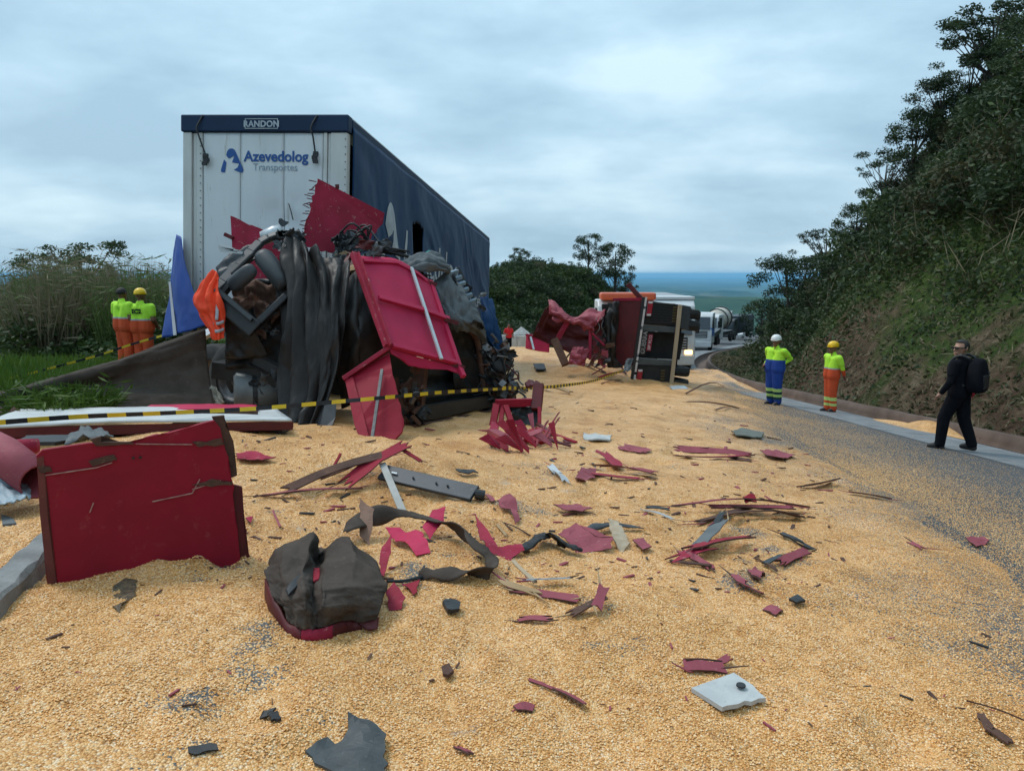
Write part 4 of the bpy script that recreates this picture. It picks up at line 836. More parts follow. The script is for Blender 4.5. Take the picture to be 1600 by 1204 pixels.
# --- tangle of red frame right of the wreck
o = thing('crushed_red_frame', 'crushed bright red metal frame lying in a tangle on the corn', 'frame', G(820, 700))
m = MB(); m.beam(P(775, 630, 10.0), P(838, 628, 10.2), .08, .10); m.build('top_rail', M_red, o)
for a, b, w in (((776, 632, 10.0), (768, 676, 9.6), .09), ((786, 634, 10.0), (780, 675, 9.6), .06), ((790, 634, 9.95), (802, 668, 9.6), .07), ((842, 600, 10.3), (838, 640, 10.1), .14), ((843, 626, 10.15), (843, 662, 9.9), .05)):
    MB().beam(P(*a), P(*b), w, w*.7).build('upright', M_red if w < .13 else M_redk, o, bevel=.008)
patch('torn_sheet', [[P(768, 671, 9.5), P(800, 667, 9.7), P(842, 672, 9.8)], [P(790, 677, 9.3), P(815, 678, 9.3), P(838, 680, 9.4)]], M_redo, o, 16, 8, rip=.05, solid=.015)
patch('corn_on_sheet', [[P(786, 669, 9.62), P(812, 664, 9.72), P(838, 671, 9.8)], [P(790, 674, 9.4), P(815, 676, 9.4), P(836, 678, 9.5)]], M_corn, o, 14, 8, rip=.03, solid=.02)
patch('black_lining', [[P(796, 634, 10.1), P(818, 634, 10.2), P(843, 634, 10.2)], [P(800, 650, 10.0), P(820, 652, 10.1), P(844, 652, 10.1)], [P(806, 664, 10.0), P(826, 668, 10.0), P(842, 666, 10.0)]], M_black, o, 16, 14, rip=.08, solid=.01)
for a, b, w, mt in (((840, 662, 9.9), (888, 706, 8.9), .06, M_redk), ((838, 674, 9.6), (900, 701, 8.9), .05, M_red), ((830, 680, 9.4), (868, 704, 8.7), .07, M_red), ((806, 690, 8.9), (854, 708, 8.5), .08, M_red), ((774, 676, 9.4), (770, 690, 9.0), .10, M_redo),
                    ((784, 700, 8.7), (856, 704, 8.5), .10, M_red), ((818, 686, 9.0), (818, 704, 8.6), .05, M_red), ((770, 690, 9.0), (800, 720, 8.2), .14, M_redd), ((856, 700, 8.6), (892, 708, 8.6), .04, M_redk), ((790, 698, 8.8), (806, 690, 9.0), .05, M_redo)):
    A_, B_ = P(*a), P(*b); A_.z = max(A_.z, Hs(A_.x, A_.y)+.03); B_.z = max(B_.z, Hs(B_.x, B_.y)+.02); MB().beam(A_, B_, w, w*.45, (.2, -.4, .9)).build('bent_bar', mt, o, bevel=.006)
for k in range(16):
    px, py = rr.uniform(780, 880), rr.uniform(684, 712); c = G(px, py); a1 = Vector((rr.uniform(-1, 1), rr.uniform(-.5, .5), rr.uniform(0, .4))).normalized()
    ngon_plate([c+Vector((0, 0, .02)), c+a1*.3+Vector((0, .05, .08)), c+a1*.25+Vector((.05, .12, .12)), c+Vector((0, .12, .05))], .01, 'torn_strip', rr.choice([M_red, M_redo, M_redd]), o)
tag(patch('folded_red_scrap', [[P(820, 598, 12.0), P(830, 595, 12.1), P(843, 598, 12.1)], [P(822, 604, 11.8), P(832, 603, 11.8), P(846, 605, 11.9)]], M_redk, None, 10, 6, rip=.06, solid=.03), 'dark red folded scrap standing beside the wreck under the tape', 'scrap')
# ================================================================ things at the left: long panel, tarpaulin, kerb, tapes
# the big red board standing in the corn
o = thing('big_red_board', 'large cracked red board standing upright in the corn, nearest at left', 'board', G(230, 890))
def PPB(l, q=0.0): return [PB(x, y, None, q) for x, y, *_ in l]
_bA, _bB = G(80, 912), G(388, 872); _bn = Vector((_bB.y-_bA.y, -(_bB.x-_bA.x), 0)).normalized()
def PB(px, py, d=None, q=0.0):
    r_ = ray(px, py); o_ = Vector((0, 0, CAMZ)); t_ = (_bA-o_).dot(_bn)/r_.dot(_bn); return o_+r_*t_+_bn*q
out = PPB([(57, 712, 3.72), (66, 703, 3.72), (140, 692, 3.78), (200, 694, 3.83), (222, 688, 3.85), (228, 684, 3.85), (280, 672, 3.92), (335, 657, 3.98), (344, 668, 3.99), (348, 688, 3.99), (352, 702, 3.98), (357, 714, 3.98), (362, 748, 3.97), (366, 760, 3.97), (366, 790, 3.95), (372, 840, 3.93), (376, 880, 3.92), (390, 905, 3.9), (300, 925, 3.8), (200, 940, 3.68), (76, 940, 3.55), (72, 880, 3.6), (62, 800, 3.66)])
gd = 0.5*(out[0]-out[8]).normalized()
bo = ngon_plate(rag(out, .035, .012, (2, 3, 4, 5, 6, 7, 11, 12, 13, 14), 9), .028, 'board', M_red, o)
# brown core showing along the broken right edge, splinters on the crack lines
M_core = mat('board_core', (.105, .052, .036), (.065, .034, .026), 9, .95, bump=.5, bscale=70, c3=(.20, .13, .08))
def off(px, py, d, q=.02): return P(px, py, d-q)
ngon_plate(rag(PPB([(333, 652, 4.0), (352, 650, 4.02), (354, 668, 4.0), (366, 690, 4.0), (372, 744, 3.99), (362, 748, 3.99), (352, 700, 3.99), (343, 680, 4.0)], -.02), .03, .02, None, 4), .02, 'broken_core', M_core, o)
ngon_plate(rag(PPB([(364, 758, 3.98), (380, 762, 3.98), (383, 800, 3.97), (389, 865, 3.95), (392, 870, 3.95), (391, 905, 3.94), (374, 905, 3.94), (370, 820, 3.96)], -.02), .03, .02, None, 5), .02, 'broken_core', M_redk, o)
ngon_plate(rag(PPB([(300, 757, 3.89), (330, 748, 3.92), (362, 752, 3.93), (363, 757, 3.93), (330, 760, 3.91)], .008), .03, .015, None, 6), .012, 'crack_splinter', M_core, o)
ngon_plate(rag(PPB([(138, 720, 3.73), (178, 710, 3.77), (183, 717, 3.77), (158, 724, 3.75), (145, 728, 3.74)], .008), .03, .012, None, 7), .012, 'splintered_hole', M_core, o)
ngon_plate(rag(PPB([(58, 728, 3.68), (78, 728, 3.69), (82, 736, 3.69), (64, 738, 3.68)], .008), .025, .01, None, 8), .01, 'splintered_hole', M_core, o)
ngon_plate(rag(PPB([(300, 690, 3.92), (345, 684, 3.96), (350, 694, 3.96), (310, 698, 3.92)], .008), .03, .015, None, 9), .01, 'crack_splinter', M_core, o)
ngon_plate(rag(PPB([(140, 686, 3.86), (158, 681, 3.87), (158, 690, 3.86), (205, 690, 3.88), (210, 694, 3.87), (150, 696, 3.84)], .008), .03, .012, None, 2), .02, 'core_ridge', M_core, o)
ngon_plate(rag(PPB([(57, 716), (68, 712), (74, 800), (84, 880), (92, 935), (77, 935), (62, 800)], .004), .05, .01, None, 3), .006, 'worn_edge', mat('worn_brown_edge', (.16, .040, .035), (.12, .035, .028), 9, .9, c3=(.20, .09, .07)), o)
for q in ((208, 715), (219, 714)): MB().lathe([(.0005, .004), (.006, .004), (.006, -.002)], PB(q[0], q[1], None, .004), _bn, 10).build('bolt_hole', M_black, o)
m = MB()
for k, (x0, y0, x1, y1) in enumerate(((70, 742, 150, 730), (150, 730, 175, 722), (238, 783, 300, 770), (300, 770, 312, 748), (212, 693, 300, 694), (300, 764, 345, 750), (140, 800, 146, 785))):
    m.beam(PB(x0, y0, None, .004), PB(x1, y1, None, .004), .004, .006, _bn)
x = m.build('crack_lines', mat('chipped_paint', (.42, .26, .22), (.3, .12, .11), 30, .8), o); x['kind'] = 'stuff'
# dark oil patch of corn below it
# long white-faced panel on its side
o = thing('white_long_panel', 'long white-faced panel with dark red underside lying behind the red board', 'panel', G(230, 700))
fa, fb, ba, bb_ = P(-40, 668, 6.3), P(456, 657, 7.5), P(30, 640, 7.6), P(430, 638, 8.2)
patch('white_face', [[ba, ba.lerp(bb_, .5)+Vector((0, 0, .015)), bb_], [fa, fa.lerp(fb, .5)+Vector((0, 0, .02)), fb]], mat('dirty_white_board', (.52, .53, .53), (.42, .43, .43), 2.2, .6, c3=(.33, .31, .29)), o, 40, 8, rip=.012, solid=.02)
m = MB(); m.beam(fa+Vector((0, .02, -.05)), fb+Vector((0, .02, -.05)), .03, .085); m.build('edge_rail', M_redk, o)
m = MB(); m.beam(fa+Vector((0, .18, -.13)), fb+Vector((-.3, .2, -.11)), .10, .07); m.build('under_rail', M_redk, o)
for q in (.15, .42, .70): MB().beam((fa.lerp(fb, q))+Vector((0, .08, -.05)), (fa.lerp(fb, q))+Vector((0, .10, -.16)), .05, .03).build('bracket', M_redk, o)
m = MB()
for q in (.1, .55, .9): c_ = fa.lerp(fb, q)+Vector((0, .35, -.12)); m.box((c_+Vector((c_.x, c_.y, Hs(c_.x, c_.y))))/2 - Vector((0, 0, 0)) if False else Vector((c_.x, c_.y, (c_.z+Hs(c_.x, c_.y))/2)), (.12, 0, 0), (0, .2, 0), (0, 0, max(.04, (c_.z-Hs(c_.x, c_.y))/2)))
m.build('under_block', M_black, o)
ngon_plate(rag(PP([(14, 642, 7.5), (22, 634, 7.55), (44, 650, 7.35), (30, 648, 7.4)]), .05, .01), .02, 'torn_corner', M_core, o)
o2 = thing('red_strip', 'narrow crimson strip lying on the white long panel', 'strip', P(320, 640, 7.75))
patch('strip_face', [[P(236, 634, 8.1), P(330, 633, 8.1), P(400, 634, 8.1)], [P(222, 642, 7.75), P(330, 641, 7.8), P(404, 640, 7.85)]], M_mag, o2, 20, 4, rip=.01, solid=.03)
MB().beam(P(232, 648, 7.45), P(403, 645, 7.7), .03, .05).build('edge', M_core, o2)
# dark scrap between board and panel
tag(ngon_plate(rag(PP([(24, 690, 5.9), (40, 680, 6.2), (120, 678, 6.4), (130, 684, 6.2), (86, 690, 5.9)]), .06, .02), .03, 'black_bracket', M_black), 'flat black bracket under the white long panel', 'bracket')
tag(patch('grey_sheet', [[P(112, 676, 6.2), P(138, 668, 6.4), P(168, 674, 6.3)], [P(100, 690, 5.7), P(140, 684, 5.8), P(178, 684, 5.8)]], M_greyc, None, 14, 8, rip=.06, solid=.01), 'small grey plastic sheet between the red board and white panel', 'sheet')
# brown tarpaulin stretched from the verge to the wreck
g = [[P(-60, 628, 8.05), P(40, 601, 8.35), P(130, 576, 8.75), P(220, 547, 9.3), P(320, 513, 9.75)],
     [P(-60, 631, 7.95), P(40, 608, 8.22), P(130, 586, 8.62), P(220, 560, 9.2), P(322, 530, 9.7)],
     [P(-60, 640, 8.0), P(40, 622, 8.25), P(130, 606, 8.65), P(225, 592, 9.2), P(325, 570, 9.65)],
     [P(-60, 646, 7.9), P(40, 638, 8.1), P(140, 628, 8.45), P(230, 618, 9.0), P(330, 608, 9.5)],
     [P(-60, 655, 7.75), P(40, 650, 7.95), P(140, 645, 8.3), P(235, 640, 8.8), P(334, 636, 9.3)]]
tag(patch('brown_tarpaulin', g, M_canvas, None, 90, 44, fold=.03, folds=2.3, fdir=1, rip=.06, ripf=5, seed=21, solid=.010, sharp=True), 'long brown canvas tarpaulin stretched from the grass to the dual tyres', 'tarpaulin')
# rolled red sheet and pale plastic at the frame's left edge
o = thing('rolled_red_sheet', 'dusty red sheet rolled into a tube at the far left', 'sheet', G(10, 745))
m = MB(); m.tube([P(-40, 688, 4.7), P(5, 710, 4.5), P(60, 752, 4.25)], [.11, .105, .10], 16, cap=False); x = m.build('roll', M_redd, o, smooth=True, solid=.012)
m = MB(); m.tube([P(-20, 700, 4.85), P(20, 700, 4.9), P(60, 697, 4.95)], [.06, .06, .05], 12); m.build('inner_roll', M_redo, o, smooth=True)
tag(patch('pale_plastic', [[P(-40, 735, 4.55), P(0, 738, 4.5), P(48, 762, 4.35)], [P(-40, 760, 4.3), P(5, 765, 4.25), P(48, 775, 4.15)], [P(-40, 785, 4.05), P(0, 790, 4.0), P(40, 785, 4.05)]], mat('pale_blue_sheet', (.20, .26, .30), (.30, .36, .40), 6, .5), None, 26, 20, fold=.012, folds=3, rip=.05, ripf=7), 'pale blue-grey plastic sheet under the rolled red sheet', 'sheet')
tag(ngon_plate([G(px, py)+Vector((0, 0, .012)) for px, py in ((2, 806), (20, 812), (26, 820), (4, 822))], .012, 'plastic_scrap', M_greyc), 'tiny grey plastic scrap left of the red board', 'scrap')
# concrete kerb block
kd = (G(72, 872)-G(0, 965)); kn = Vector((-kd.y, kd.x, 0)).normalized()
a_, b_ = G(0, 968), G(78, 888); dirk = (b_-a_).normalized(); a_ = a_-dirk*1.4; b_ = b_+dirk*.35
V = []; F = []; n = 26
for i in range(n):
    p = a_.lerp(b_, i/(n-1)); 
    for (w_, h_) in ((0, -.15), (0, .065), (.015, .085), (.11, .095), (.13, .08), (.13, -.15)):
        V.append(p + kn*(w_+.012*math.sin(i*2.1+h_*9)*(random.random())) + Vector((0, 0, h_+.012*(random.random()-.5))))
for i in range(n-1):
    for j in range(6): F.append((i*6+j, i*6+(j+1) % 6, (i+1)*6+(j+1) % 6, (i+1)*6+j))
F.append(tuple(range(5, -1, -1))); F.append(tuple((n-1)*6+j for j in range(6)))
tag(mk('concrete_kerb', V, F, mat('kerb_concrete', (.15, .15, .145), (.24, .24, .235), 5, .9, bump=.6, bscale=45, c3=(.09, .085, .08)), None), 'broken grey concrete kerb block at the far left foreground', 'kerb')
# warning tapes, yellow and black blocks
M_blk = mat('tape_black', (.016, .018, .024), (.02, .022, .028), 5, .5)
def tape(pts, label, w=.075, seg=.115, n=260, twist=0.0, sub=3):
    p = path(pts, n); V = []; F = []; I = []; acc = 0.0
    L_ = [0]; 
    for i in range(1, n): L_.append(L_[-1]+(p[i]-p[i-1]).length)
    for i in range(n):
        a = .25*math.sin(L_[i]*1.3)+twist*L_[i]; up = Vector((0, -math.sin(a), math.cos(a)))
        V += [p[i]-up*w/2, p[i]+up*w/2]
    for i in range(n-1): F.append((2*i, 2*i+2, 2*i+3, 2*i+1)); I.append(int(L_[i]/seg) % 2)
    return tag(mk('barrier_tape', V, F, [M_yel, M_blk], None, False, I, solid=.0015), label, 'tape', 'barrier tapes around the crash')
tape(PP([(-30, 662, 5.9), (120, 651, 6.4), (260, 645, 7.0), (400, 638, 7.6), (520, 628, 8.0), (600, 621, 8.3), (700, 612, 9.4), (790, 607, 10.9)]), 'yellow and black tape strung low across the front of the wreck', .042, .155, 400)
tape(PP([(786, 606, 11.2), (830, 606, 12.5), (880, 602, 14.5), (930, 594, 17.5), (975, 578, 21.5)]), 'yellow and black tape running from the wreck to the overturned truck', .055, .12, 300)
tape(PP([(-20, 600, 11.0), (60, 580, 11.6), (150, 556, 12.2), (205, 538, 12.4), (255, 524, 12.4), (318, 512, 11.4)]), 'yellow and black tape in front of the two workers in the grass', .035, .14, 300)
# ================================================================ lump of canvas, tarpaulin loop and broken bars in the foreground
o = thing('canvas_lump', 'crumpled brown canvas bundle with a red rim on the corn', 'canvas', G(510, 985))
def GL(l): return [G(x, y, h*.86) for x, y, h in l]
g = [GL([(430, 868, .03), (455, 850, .05), (485, 843, .07), (499, 860, .02), (516, 850, .05), (545, 846, .06), (562, 858, .03)]),
     GL([(418, 878, .10), (446, 852, .19), (488, 836, .25), (499, 868, .03), (513, 850, .18), (546, 838, .24), (584, 878, .11)]),
     GL([(415, 892, .13), (440, 876, .21), (482, 866, .24), (496, 888, .02), (512, 872, .17), (556, 862, .23), (600, 904, .13)]),
     GL([(416, 905, .12), (442, 905, .16), (470, 903, .21), (491, 906, .12), (506, 898, .17), (552, 888, .21), (606, 914, .15)]),
     GL([(424, 926, .10), (446, 934, .12), (478, 925, .20), (489, 934, .13), (503, 920, .20), (552, 916, .20), (602, 926, .12)]),
     GL([(438, 950, .07), (456, 952, .10), (477, 952, .14), (486, 962, .09), (503, 948, .15), (556, 944, .13), (594, 950, .08)]),
     GL([(450, 972, .035), (464, 978, .045), (476, 980, .05), (490, 982, .04), (516, 976, .05), (556, 968, .045), (588, 968, .04)])]
patch('canvas', g, M_canvas, o, 97, 85, fold=.012, folds=5, fdir=0, sharp=True, fvar=2.5, rip=.03, ripf=7, seed=31, solid=.004, linear=True)
patch('hollow_shade', [GL([(446, 922, .165), (456, 908, .185), (474, 894, .20)]), GL([(450, 930, .165), (462, 918, .18), (478, 902, .195)])], M_black, o, 8, 8, solid=.006)  # black sheet laid on the canvas, painting the shade of an opening
def rim(pts, nm, m):
    up = GL(pts); lo = [Vector((p.x*1.0, p.y-.01, Hs(p.x, p.y)-.01)) for p in up]
    patch(nm, [up, [a.lerp(b, .5)+Vector((0, -.012, 0)) for a, b in zip(up, lo)], lo], m, o, 24, 5, rip=.008, solid=.008)
rim([(415, 903, .11), (424, 926, .09), (438, 950, .065), (450, 972, .035), (462, 978, .042), (472, 981, .046)], 'red_rim', M_redk)
rim([(472, 981, .048), (494, 983, .045), (520, 976, .05)], 'red_reflector', M_redo)
rim([(520, 975, .05), (545, 968, .048), (566, 966, .04)], 'red_rim', M_redk)
patch('red_flap', [GL([(556, 962, .06), (572, 964, .05), (592, 964, .04)]), GL([(560, 974, .03), (574, 984, .015), (590, 982, .015)])], M_redk, o, 10, 6, rip=.01, solid=.006)
patch('red_tongue', [GL([(490, 888, .15), (499, 888, .15)]), GL([(489, 898, .155), (500, 896, .155)]), GL([(490, 908, .16), (498, 906, .16)])], M_red, o, 6, 8, rip=.006, solid=.008)
def ribbon(name, pts, label, cat, m, w=.10, n=60, roll=0.6, rip=.03, seed=1, parent=None, prof=None):
    """a folded band following a path: shallow channel section with thickness"""
    p = path(pts, n); V = []; F = []; k = 7; rr_ = random.Random(seed)
    for i in range(n):
        t = (p[min(i+1, n-1)]-p[max(i-1, 0)]).normalized(); a = roll*math.sin(i*.13+seed)+.25*math.sin(i*.37)
        sd_ = t.cross(Vector((0, 0, 1))).normalized(); up = sd_.cross(t); s2 = sd_*math.cos(a)+up*math.sin(a); u2 = up*math.cos(a)-sd_*math.sin(a)
        ww = w*(1+.35*math.sin(i*.21+seed*2)+.15*math.sin(i*.6)); 
        if i < 4 or i > n-5: ww *= .35+.16*min(i, n-1-i)
        for j in range(k):
            q = j/(k-1)*2-1; V.append(p[i] + s2*(q*ww*.5) + u2*((1-q*q)*ww*.14 + rip*(rr_.random()-.5)*.5))
    for i in range(n-1):
        for j in range(k-1): F.append((i*k+j, i*k+j+1, (i+1)*k+j+1, (i+1)*k+j))
    x = mk(name, V, F, m, parent, True, solid=.006)
    if label: tag(x, label, cat)
    return x
def gp(l, lift): return [G(px, py)+Vector((0, 0, lift if len(q_) == 0 else q_[0])) for px, py, *q_ in l]
ribbon('canvas_loop', gp([(540, 850, .07), (575, 836, .10), (620, 832, .12), (668, 836, .10), (715, 850, .08), (745, 872, .07), (768, 890, .05), (765, 908, .03), (720, 906, .03), (680, 906, .03), (655, 903, .02)], .05), 'brown canvas band curling in a loop beside the canvas bundle', 'canvas', M_canvas, .085, 90, 1.0, .012, 3)
tag(MB().tube(path(gp([(605, 914, .02), (630, 912, .015), (660, 905, .015), (690, 900, .02)], .02), 20), .008, 6).build('black_strap', M_black), 'thin black strap between canvas bundle and loop', 'strap')
ribbon('canvas_strip', gp([(815, 868, .03), (850, 850, .05), (880, 862, .05), (910, 868, .03)], .03), 'short dark canvas strip folded over red scrap in mid foreground', 'canvas', M_tarp, .09, 40, .7, .02, 5)
ribbon('rubber_strip', gp([(896, 840, .02), (930, 832, .04), (965, 829, .04), (1006, 830, .02)], .03), 'long dark rubber strip lying on the corn', 'strip', M_dark, .05, 40, .2, .006, 2)
o = thing('black_side_bar', 'flat dark blue-black bar with bolt holes lying on the corn', 'bar', G(680, 775))
A_, B_ = G(598, 752)+Vector((0, 0, .07)), G(742, 782)+Vector((0, 0, .05)); M_bar = mat('blueblack_bar', (.020, .028, .038), (.032, .042, .055), 8, .5, c3=(.10, .10, .10))
MB().beam(A_, B_, .14, .03, (0, -.55, .85)).build('bar', M_bar, o, bevel=.006)
for q in (.12, .14, .16, .35, .6, .72): c_ = A_.lerp(B_, q)+Vector((0, -.02, .022)); MB().lathe([(.0005, .003), (.008, .003), (.008, -.01)], c_, (0, -.55, .85), 8).build('bolt_hole', M_alu if q < .2 else M_black, o)
MB().tube([B_, B_+Vector((.07, 0, -.01))], .035, 10).build('end_plug', M_black, o)
tag(MB().beam(G(598, 748)+Vector((0, 0, .12)), G(630, 805)+Vector((0, 0, .02)), .05, .012, (0, -.3, 1)).build('leaning_batten', mat('grey_slat', (.30, .29, .27), (.38, .36, .34), 9, .9), None, bevel=.002), 'grey wooden slat leaning from the dark bar to the corn', 'slat')
# ================================================================ flat broken pieces strewn over the corn
R2, R3, R1 = M_redd, M_redo, M_red
def shard(name, label, cat, px, m, lift=.015, th=.012, tilt=(0, 0), ragged=True, seed=1, curl=0.0, group=None):
    pts = [G(x, y)+Vector((0, 0, lift)) for x, y in px]
    c = sum(pts, Vector())/len(pts)
    for p in pts: p.z += (p.x-c.x)*tilt[0]+(p.y-c.y)*tilt[1]; p.z = max(p.z, Hs(p.x, p.y)+.004)
    sz0 = max((p-c).length for p in pts)
    if ragged: pts = rag(pts, .03, min(.016, sz0*.07), None, seed)
    o = ngon_plate(pts, th*.6, name, m, side=M_core if m in (R1, R2, R3) else None); bm = bmesh.new(); bm.from_mesh(o.data)
    for _ in range(2):
        lg = [e_ for e_ in bm.edges if e_.calc_length() > .035]
        if lg: bmesh.ops.subdivide_edges(bm, edges=lg, cuts=1); bmesh.ops.triangulate(bm, faces=bm.faces[:])
    sz_ = max((p-c).length for p in pts); am = min(.05, sz_*.16)
    for v in bm.verts: v.co.z = max(v.co.z + am*float(fbm(v.co.x/sz_*1.6+seed, v.co.y/sz_*1.6, 3, seed)) + am*.7*abs(float(vnoise(v.co.x/sz_*.9+seed*3.1, v.co.y/sz_*.9, seed+4))), Hs(v.co.x, v.co.y)-.01)
    bm.to_mesh(o.data); bm.free()
    return tag(o, label, cat, group)
R2, R3, R1 = M_redd, M_redo, M_red
def bars(name, label, cat, segs, m, parent=None):
    o = thing(name, label, cat, G(*segs[0][0][:2])) if parent is None else parent
    for k, (a, b, w, h, *mm) in enumerate(segs):
        A_ = G(a[0], a[1])+Vector((0, 0, a[2] if len(a) > 2 else .02)); B_ = G(b[0], b[1])+Vector((0, 0, b[2] if len(b) > 2 else .02))
        # a thin broken board: toothed ends, slight bow, brown core on its edges
        rr_ = random.Random(int(a[0]*7+b[1])); d = B_-A_; ln = d.length; t_ = d.normalized(); sd_ = t_.cross(Vector((0, 0, 1))).normalized(); tl = rr_.uniform(-.5, .5); sd_ = (sd_+Vector((0, 0, tl))).normalized(); un = sd_.cross(t_)
        nt_ = rr_.choice((3, 4, 5)); e_ = min(.35*ln, w*1.6)
        L0 = [(rr_.uniform(0, e_) if q % 2 else -rr_.uniform(0, e_*.4), -w/2+w*q/(nt_-1)) for q in range(nt_)]; L1 = [(ln-rr_.uniform(0, e_) if q % 2 else ln+rr_.uniform(0, e_*.4), w/2-w*q/(nt_-1)) for q in range(nt_)]
        mid = lambda sg: [(ln*q, sg*w/2*(1+rr_.uniform(-.35, .12))) for q in ((.3, .5, .7) if sg > 0 else (.7, .5, .3))]
        out = L0+mid(1)+L1+mid(-1); bow = rr_.uniform(-.02, .05)*ln
        pts = [A_+t_*x_+sd_*y_+un*(bow*math.sin(math.pi*min(1, max(0, x_/ln)))) for x_, y_ in out]
        for p in pts: p.z = max(p.z, Hs(p.x, p.y)+.003)
        ngon_plate(pts, max(.006, h*.35), 'splinter', mm[0] if mm else m, o, side=M_core if (mm[0] if mm else m) in (R1, R2, R3) else None)
        if w > .03 and ln > .12:
            for q in range(2):
                c_ = (A_ if q else B_)+sd_*rr_.uniform(-w, w)*.5; v_ = (t_*(-1 if q else 1)+sd_*rr_.uniform(-.5, .5)).normalized()*rr_.uniform(.04, .14)*(1 if ln < .6 else 1.8); n_ = v_.cross(Vector((0, 0, 1))).normalized()*.006
                ngon_plate([c_-n_, c_+v_+Vector((0, 0, .01)), c_+n_, c_-v_*.3], .004, 'sliver', rr_.choice([M_core, M_wood, R2]), o)
    return o
# splintered red boards behind the bar
o = bars('splintered_boards', 'splintered red boards crossing in a low pile beside the dark bar', 'boards', [((410, 778, .02), (560, 768, .03), .06, .03, R2), ((450, 770, .03), (600, 742, .16), .09, .03, M_core), ((540, 766, .05), (632, 728, .17), .11, .03, R1), ((628, 730, .15), (657, 739, .1), .04, .02, R1), ((500, 756, .05), (575, 738, .12), .05, .03, M_core), ((520, 742, .06), (532, 738, .14), .03, .02, R1)], R1)
bars('red_plank_pile', 'pile of long broken red planks right of centre on the corn', 'planks', [((1058, 797, .03), (1256, 800, .04), .06, .03, R2), ((1090, 820, .02), (1180, 800, .06), .05, .03, M_core), ((1150, 802, .05), (1252, 812, .02), .08, .03, M_core), ((1110, 800, .05), (1240, 803, .06), .05, .03, R2), ((1092, 817, .02), (1250, 808, .03), .06, .02, M_core)], R2)
shard('red_plank_chip', 'small bright red chip on top of the long plank pile', 'chip', [(1160, 792), (1178, 792), (1182, 800), (1164, 802)], R1, .09, .012, seed=3)
o = bars('bent_red_scrap', 'bent red and grey metal scrap in a small heap, right of centre', 'scrap', [((1052, 880, .02), (1110, 866, .05), .10, .02, R3), ((1075, 876, .08), (1170, 851, .06), .09, .03, R1), ((1090, 866, .06), (1128, 832, .10), .10, .012, M_greyc), ((1060, 872, .05), (1112, 892, .02), .05, .03, R2), ((1050, 880, .02), (1110, 890, .03), .03, .02, M_core), ((1118, 838, .10), (1128, 828, .13), .04, .02, M_black)], R1)
bars('red_splinter_bundle', 'bundle of thin dusty red splinters in mid distance', 'planks', [((1055, 704, .02), (1168, 712, .03), .12, .04, R2), ((1060, 715, .03), (1170, 715, .04), .10, .03, R3), ((1062, 702, .05), (1105, 705, .05), .08, .02, R2), ((1140, 716, .02), (1175, 722, .02), .05, .02, M_core)], R2)
bars('grey_trim_strips', 'two short pale grey metal strips beside the plank pile', 'strips', [((1005, 800, .02), (1050, 814, .02), .05, .02, M_alu), ((1010, 798, .03), (1045, 801, .03), .03, .02, M_dark)], M_alu)
bars('dark_hose_piece', 'short dark hose piece lying right of the red scrap heap', 'hose', [((1220, 838, .03), (1250, 852, .03), .05, .04, M_black), ((1252, 853, .025), (1272, 862, .02), .04, .04, M_black)], M_black)
bars('broken_red_block', 'broken red block with grey splinter beyond the canvas', 'block', [((1222, 884, .03), (1261, 868, .04), .06, .05, R2), ((1195, 886, .03), (1222, 876, .04), .035, .03, M_dark), ((1190, 880, .02), (1215, 896, .02), .03, .02, M_core)], R2)
shard('purple_red_chip', 'dull red chip beside the broken red block', 'chip', [(1168, 896), (1180, 886), (1196, 900), (1188, 912), (1174, 908)], R2, .02, .02, seed=5)
bars('curved_red_strip', 'short curved red strip left of the broken red block', 'strip', [((1147, 906, .03), (1160, 920, .03), .06, .02, R2), ((1158, 918, .03), (1190, 931, .02), .05, .02, R2)], R2)
bars('red_slat_by_asphalt', 'single red slat where the corn meets the asphalt', 'slat', [((1256, 763, .02), (1303, 755, .03), .09, .04, R2)], R2)
bars('brown_slat_on_asphalt', 'thin rusty slat lying on the speckled asphalt', 'slat', [((1326, 772, .02), (1392, 783, .02), .06, .03, M_rust)], M_rust)
bars('fallen_batten', 'small red batten alone on the right side of the corn', 'batten', [((1422, 849, .015), (1443, 860, .015), .04, .02, R2)], R2)
shard('red_chip_on_road', 'pinkish red chip on the asphalt at the right edge', 'chip', [(1508, 846), (1535, 842), (1546, 850), (1525, 858)], R2, .02, .015, seed=8)
# loose red sheet pieces by the loop
shard('pink_red_shard', 'bright red curved shard inside the canvas loop', 'shard', [(602, 841), (625, 843), (660, 852), (673, 866), (650, 872), (634, 858), (618, 855)], M_mag, .035, .006, (.1, .2), seed=11)
shard('pink_red_leaf', 'small bright red shard on the canvas loop', 'shard', [(660, 840), (676, 830), (697, 828), (694, 838), (672, 846)], M_mag, .09, .006, (0, .5), seed=12)
shard('red_tongue_shard', 'long red shard just right of the canvas bundle', 'shard', [(590, 900), (598, 886), (613, 880), (612, 890), (600, 906)], R3, .05, .006, (.2, .6), seed=13)
shard('red_square_chip', 'angular red chip in front of the canvas loop', 'shard', [(603, 938), (616, 932), (634, 944), (628, 954), (608, 954)], R3, .03, .006, (.1, .3), seed=14)
shard('red_corner_shard', 'bright red corner shard under the black strap', 'shard', [(628, 918), (656, 911), (652, 930), (646, 934)], R1, .02, .006, seed=15)
shard('tan_card', 'small tan card leaning on the canvas loop', 'card', [(563, 830), (586, 838), (578, 852), (562, 846)], mat('tan_card', (.20, .11, .075), (.24, .14, .10), 9, .8), .10, .006, (0, .8), seed=16)
shard('red_sheet_tail', 'crumpled red sheet trailing right from the canvas loop', 'sheet', [(742, 836), (762, 848), (778, 864), (815, 864), (820, 870), (790, 880), (768, 876), (750, 858)], R3, .04, .008, (0, .3), seed=17)
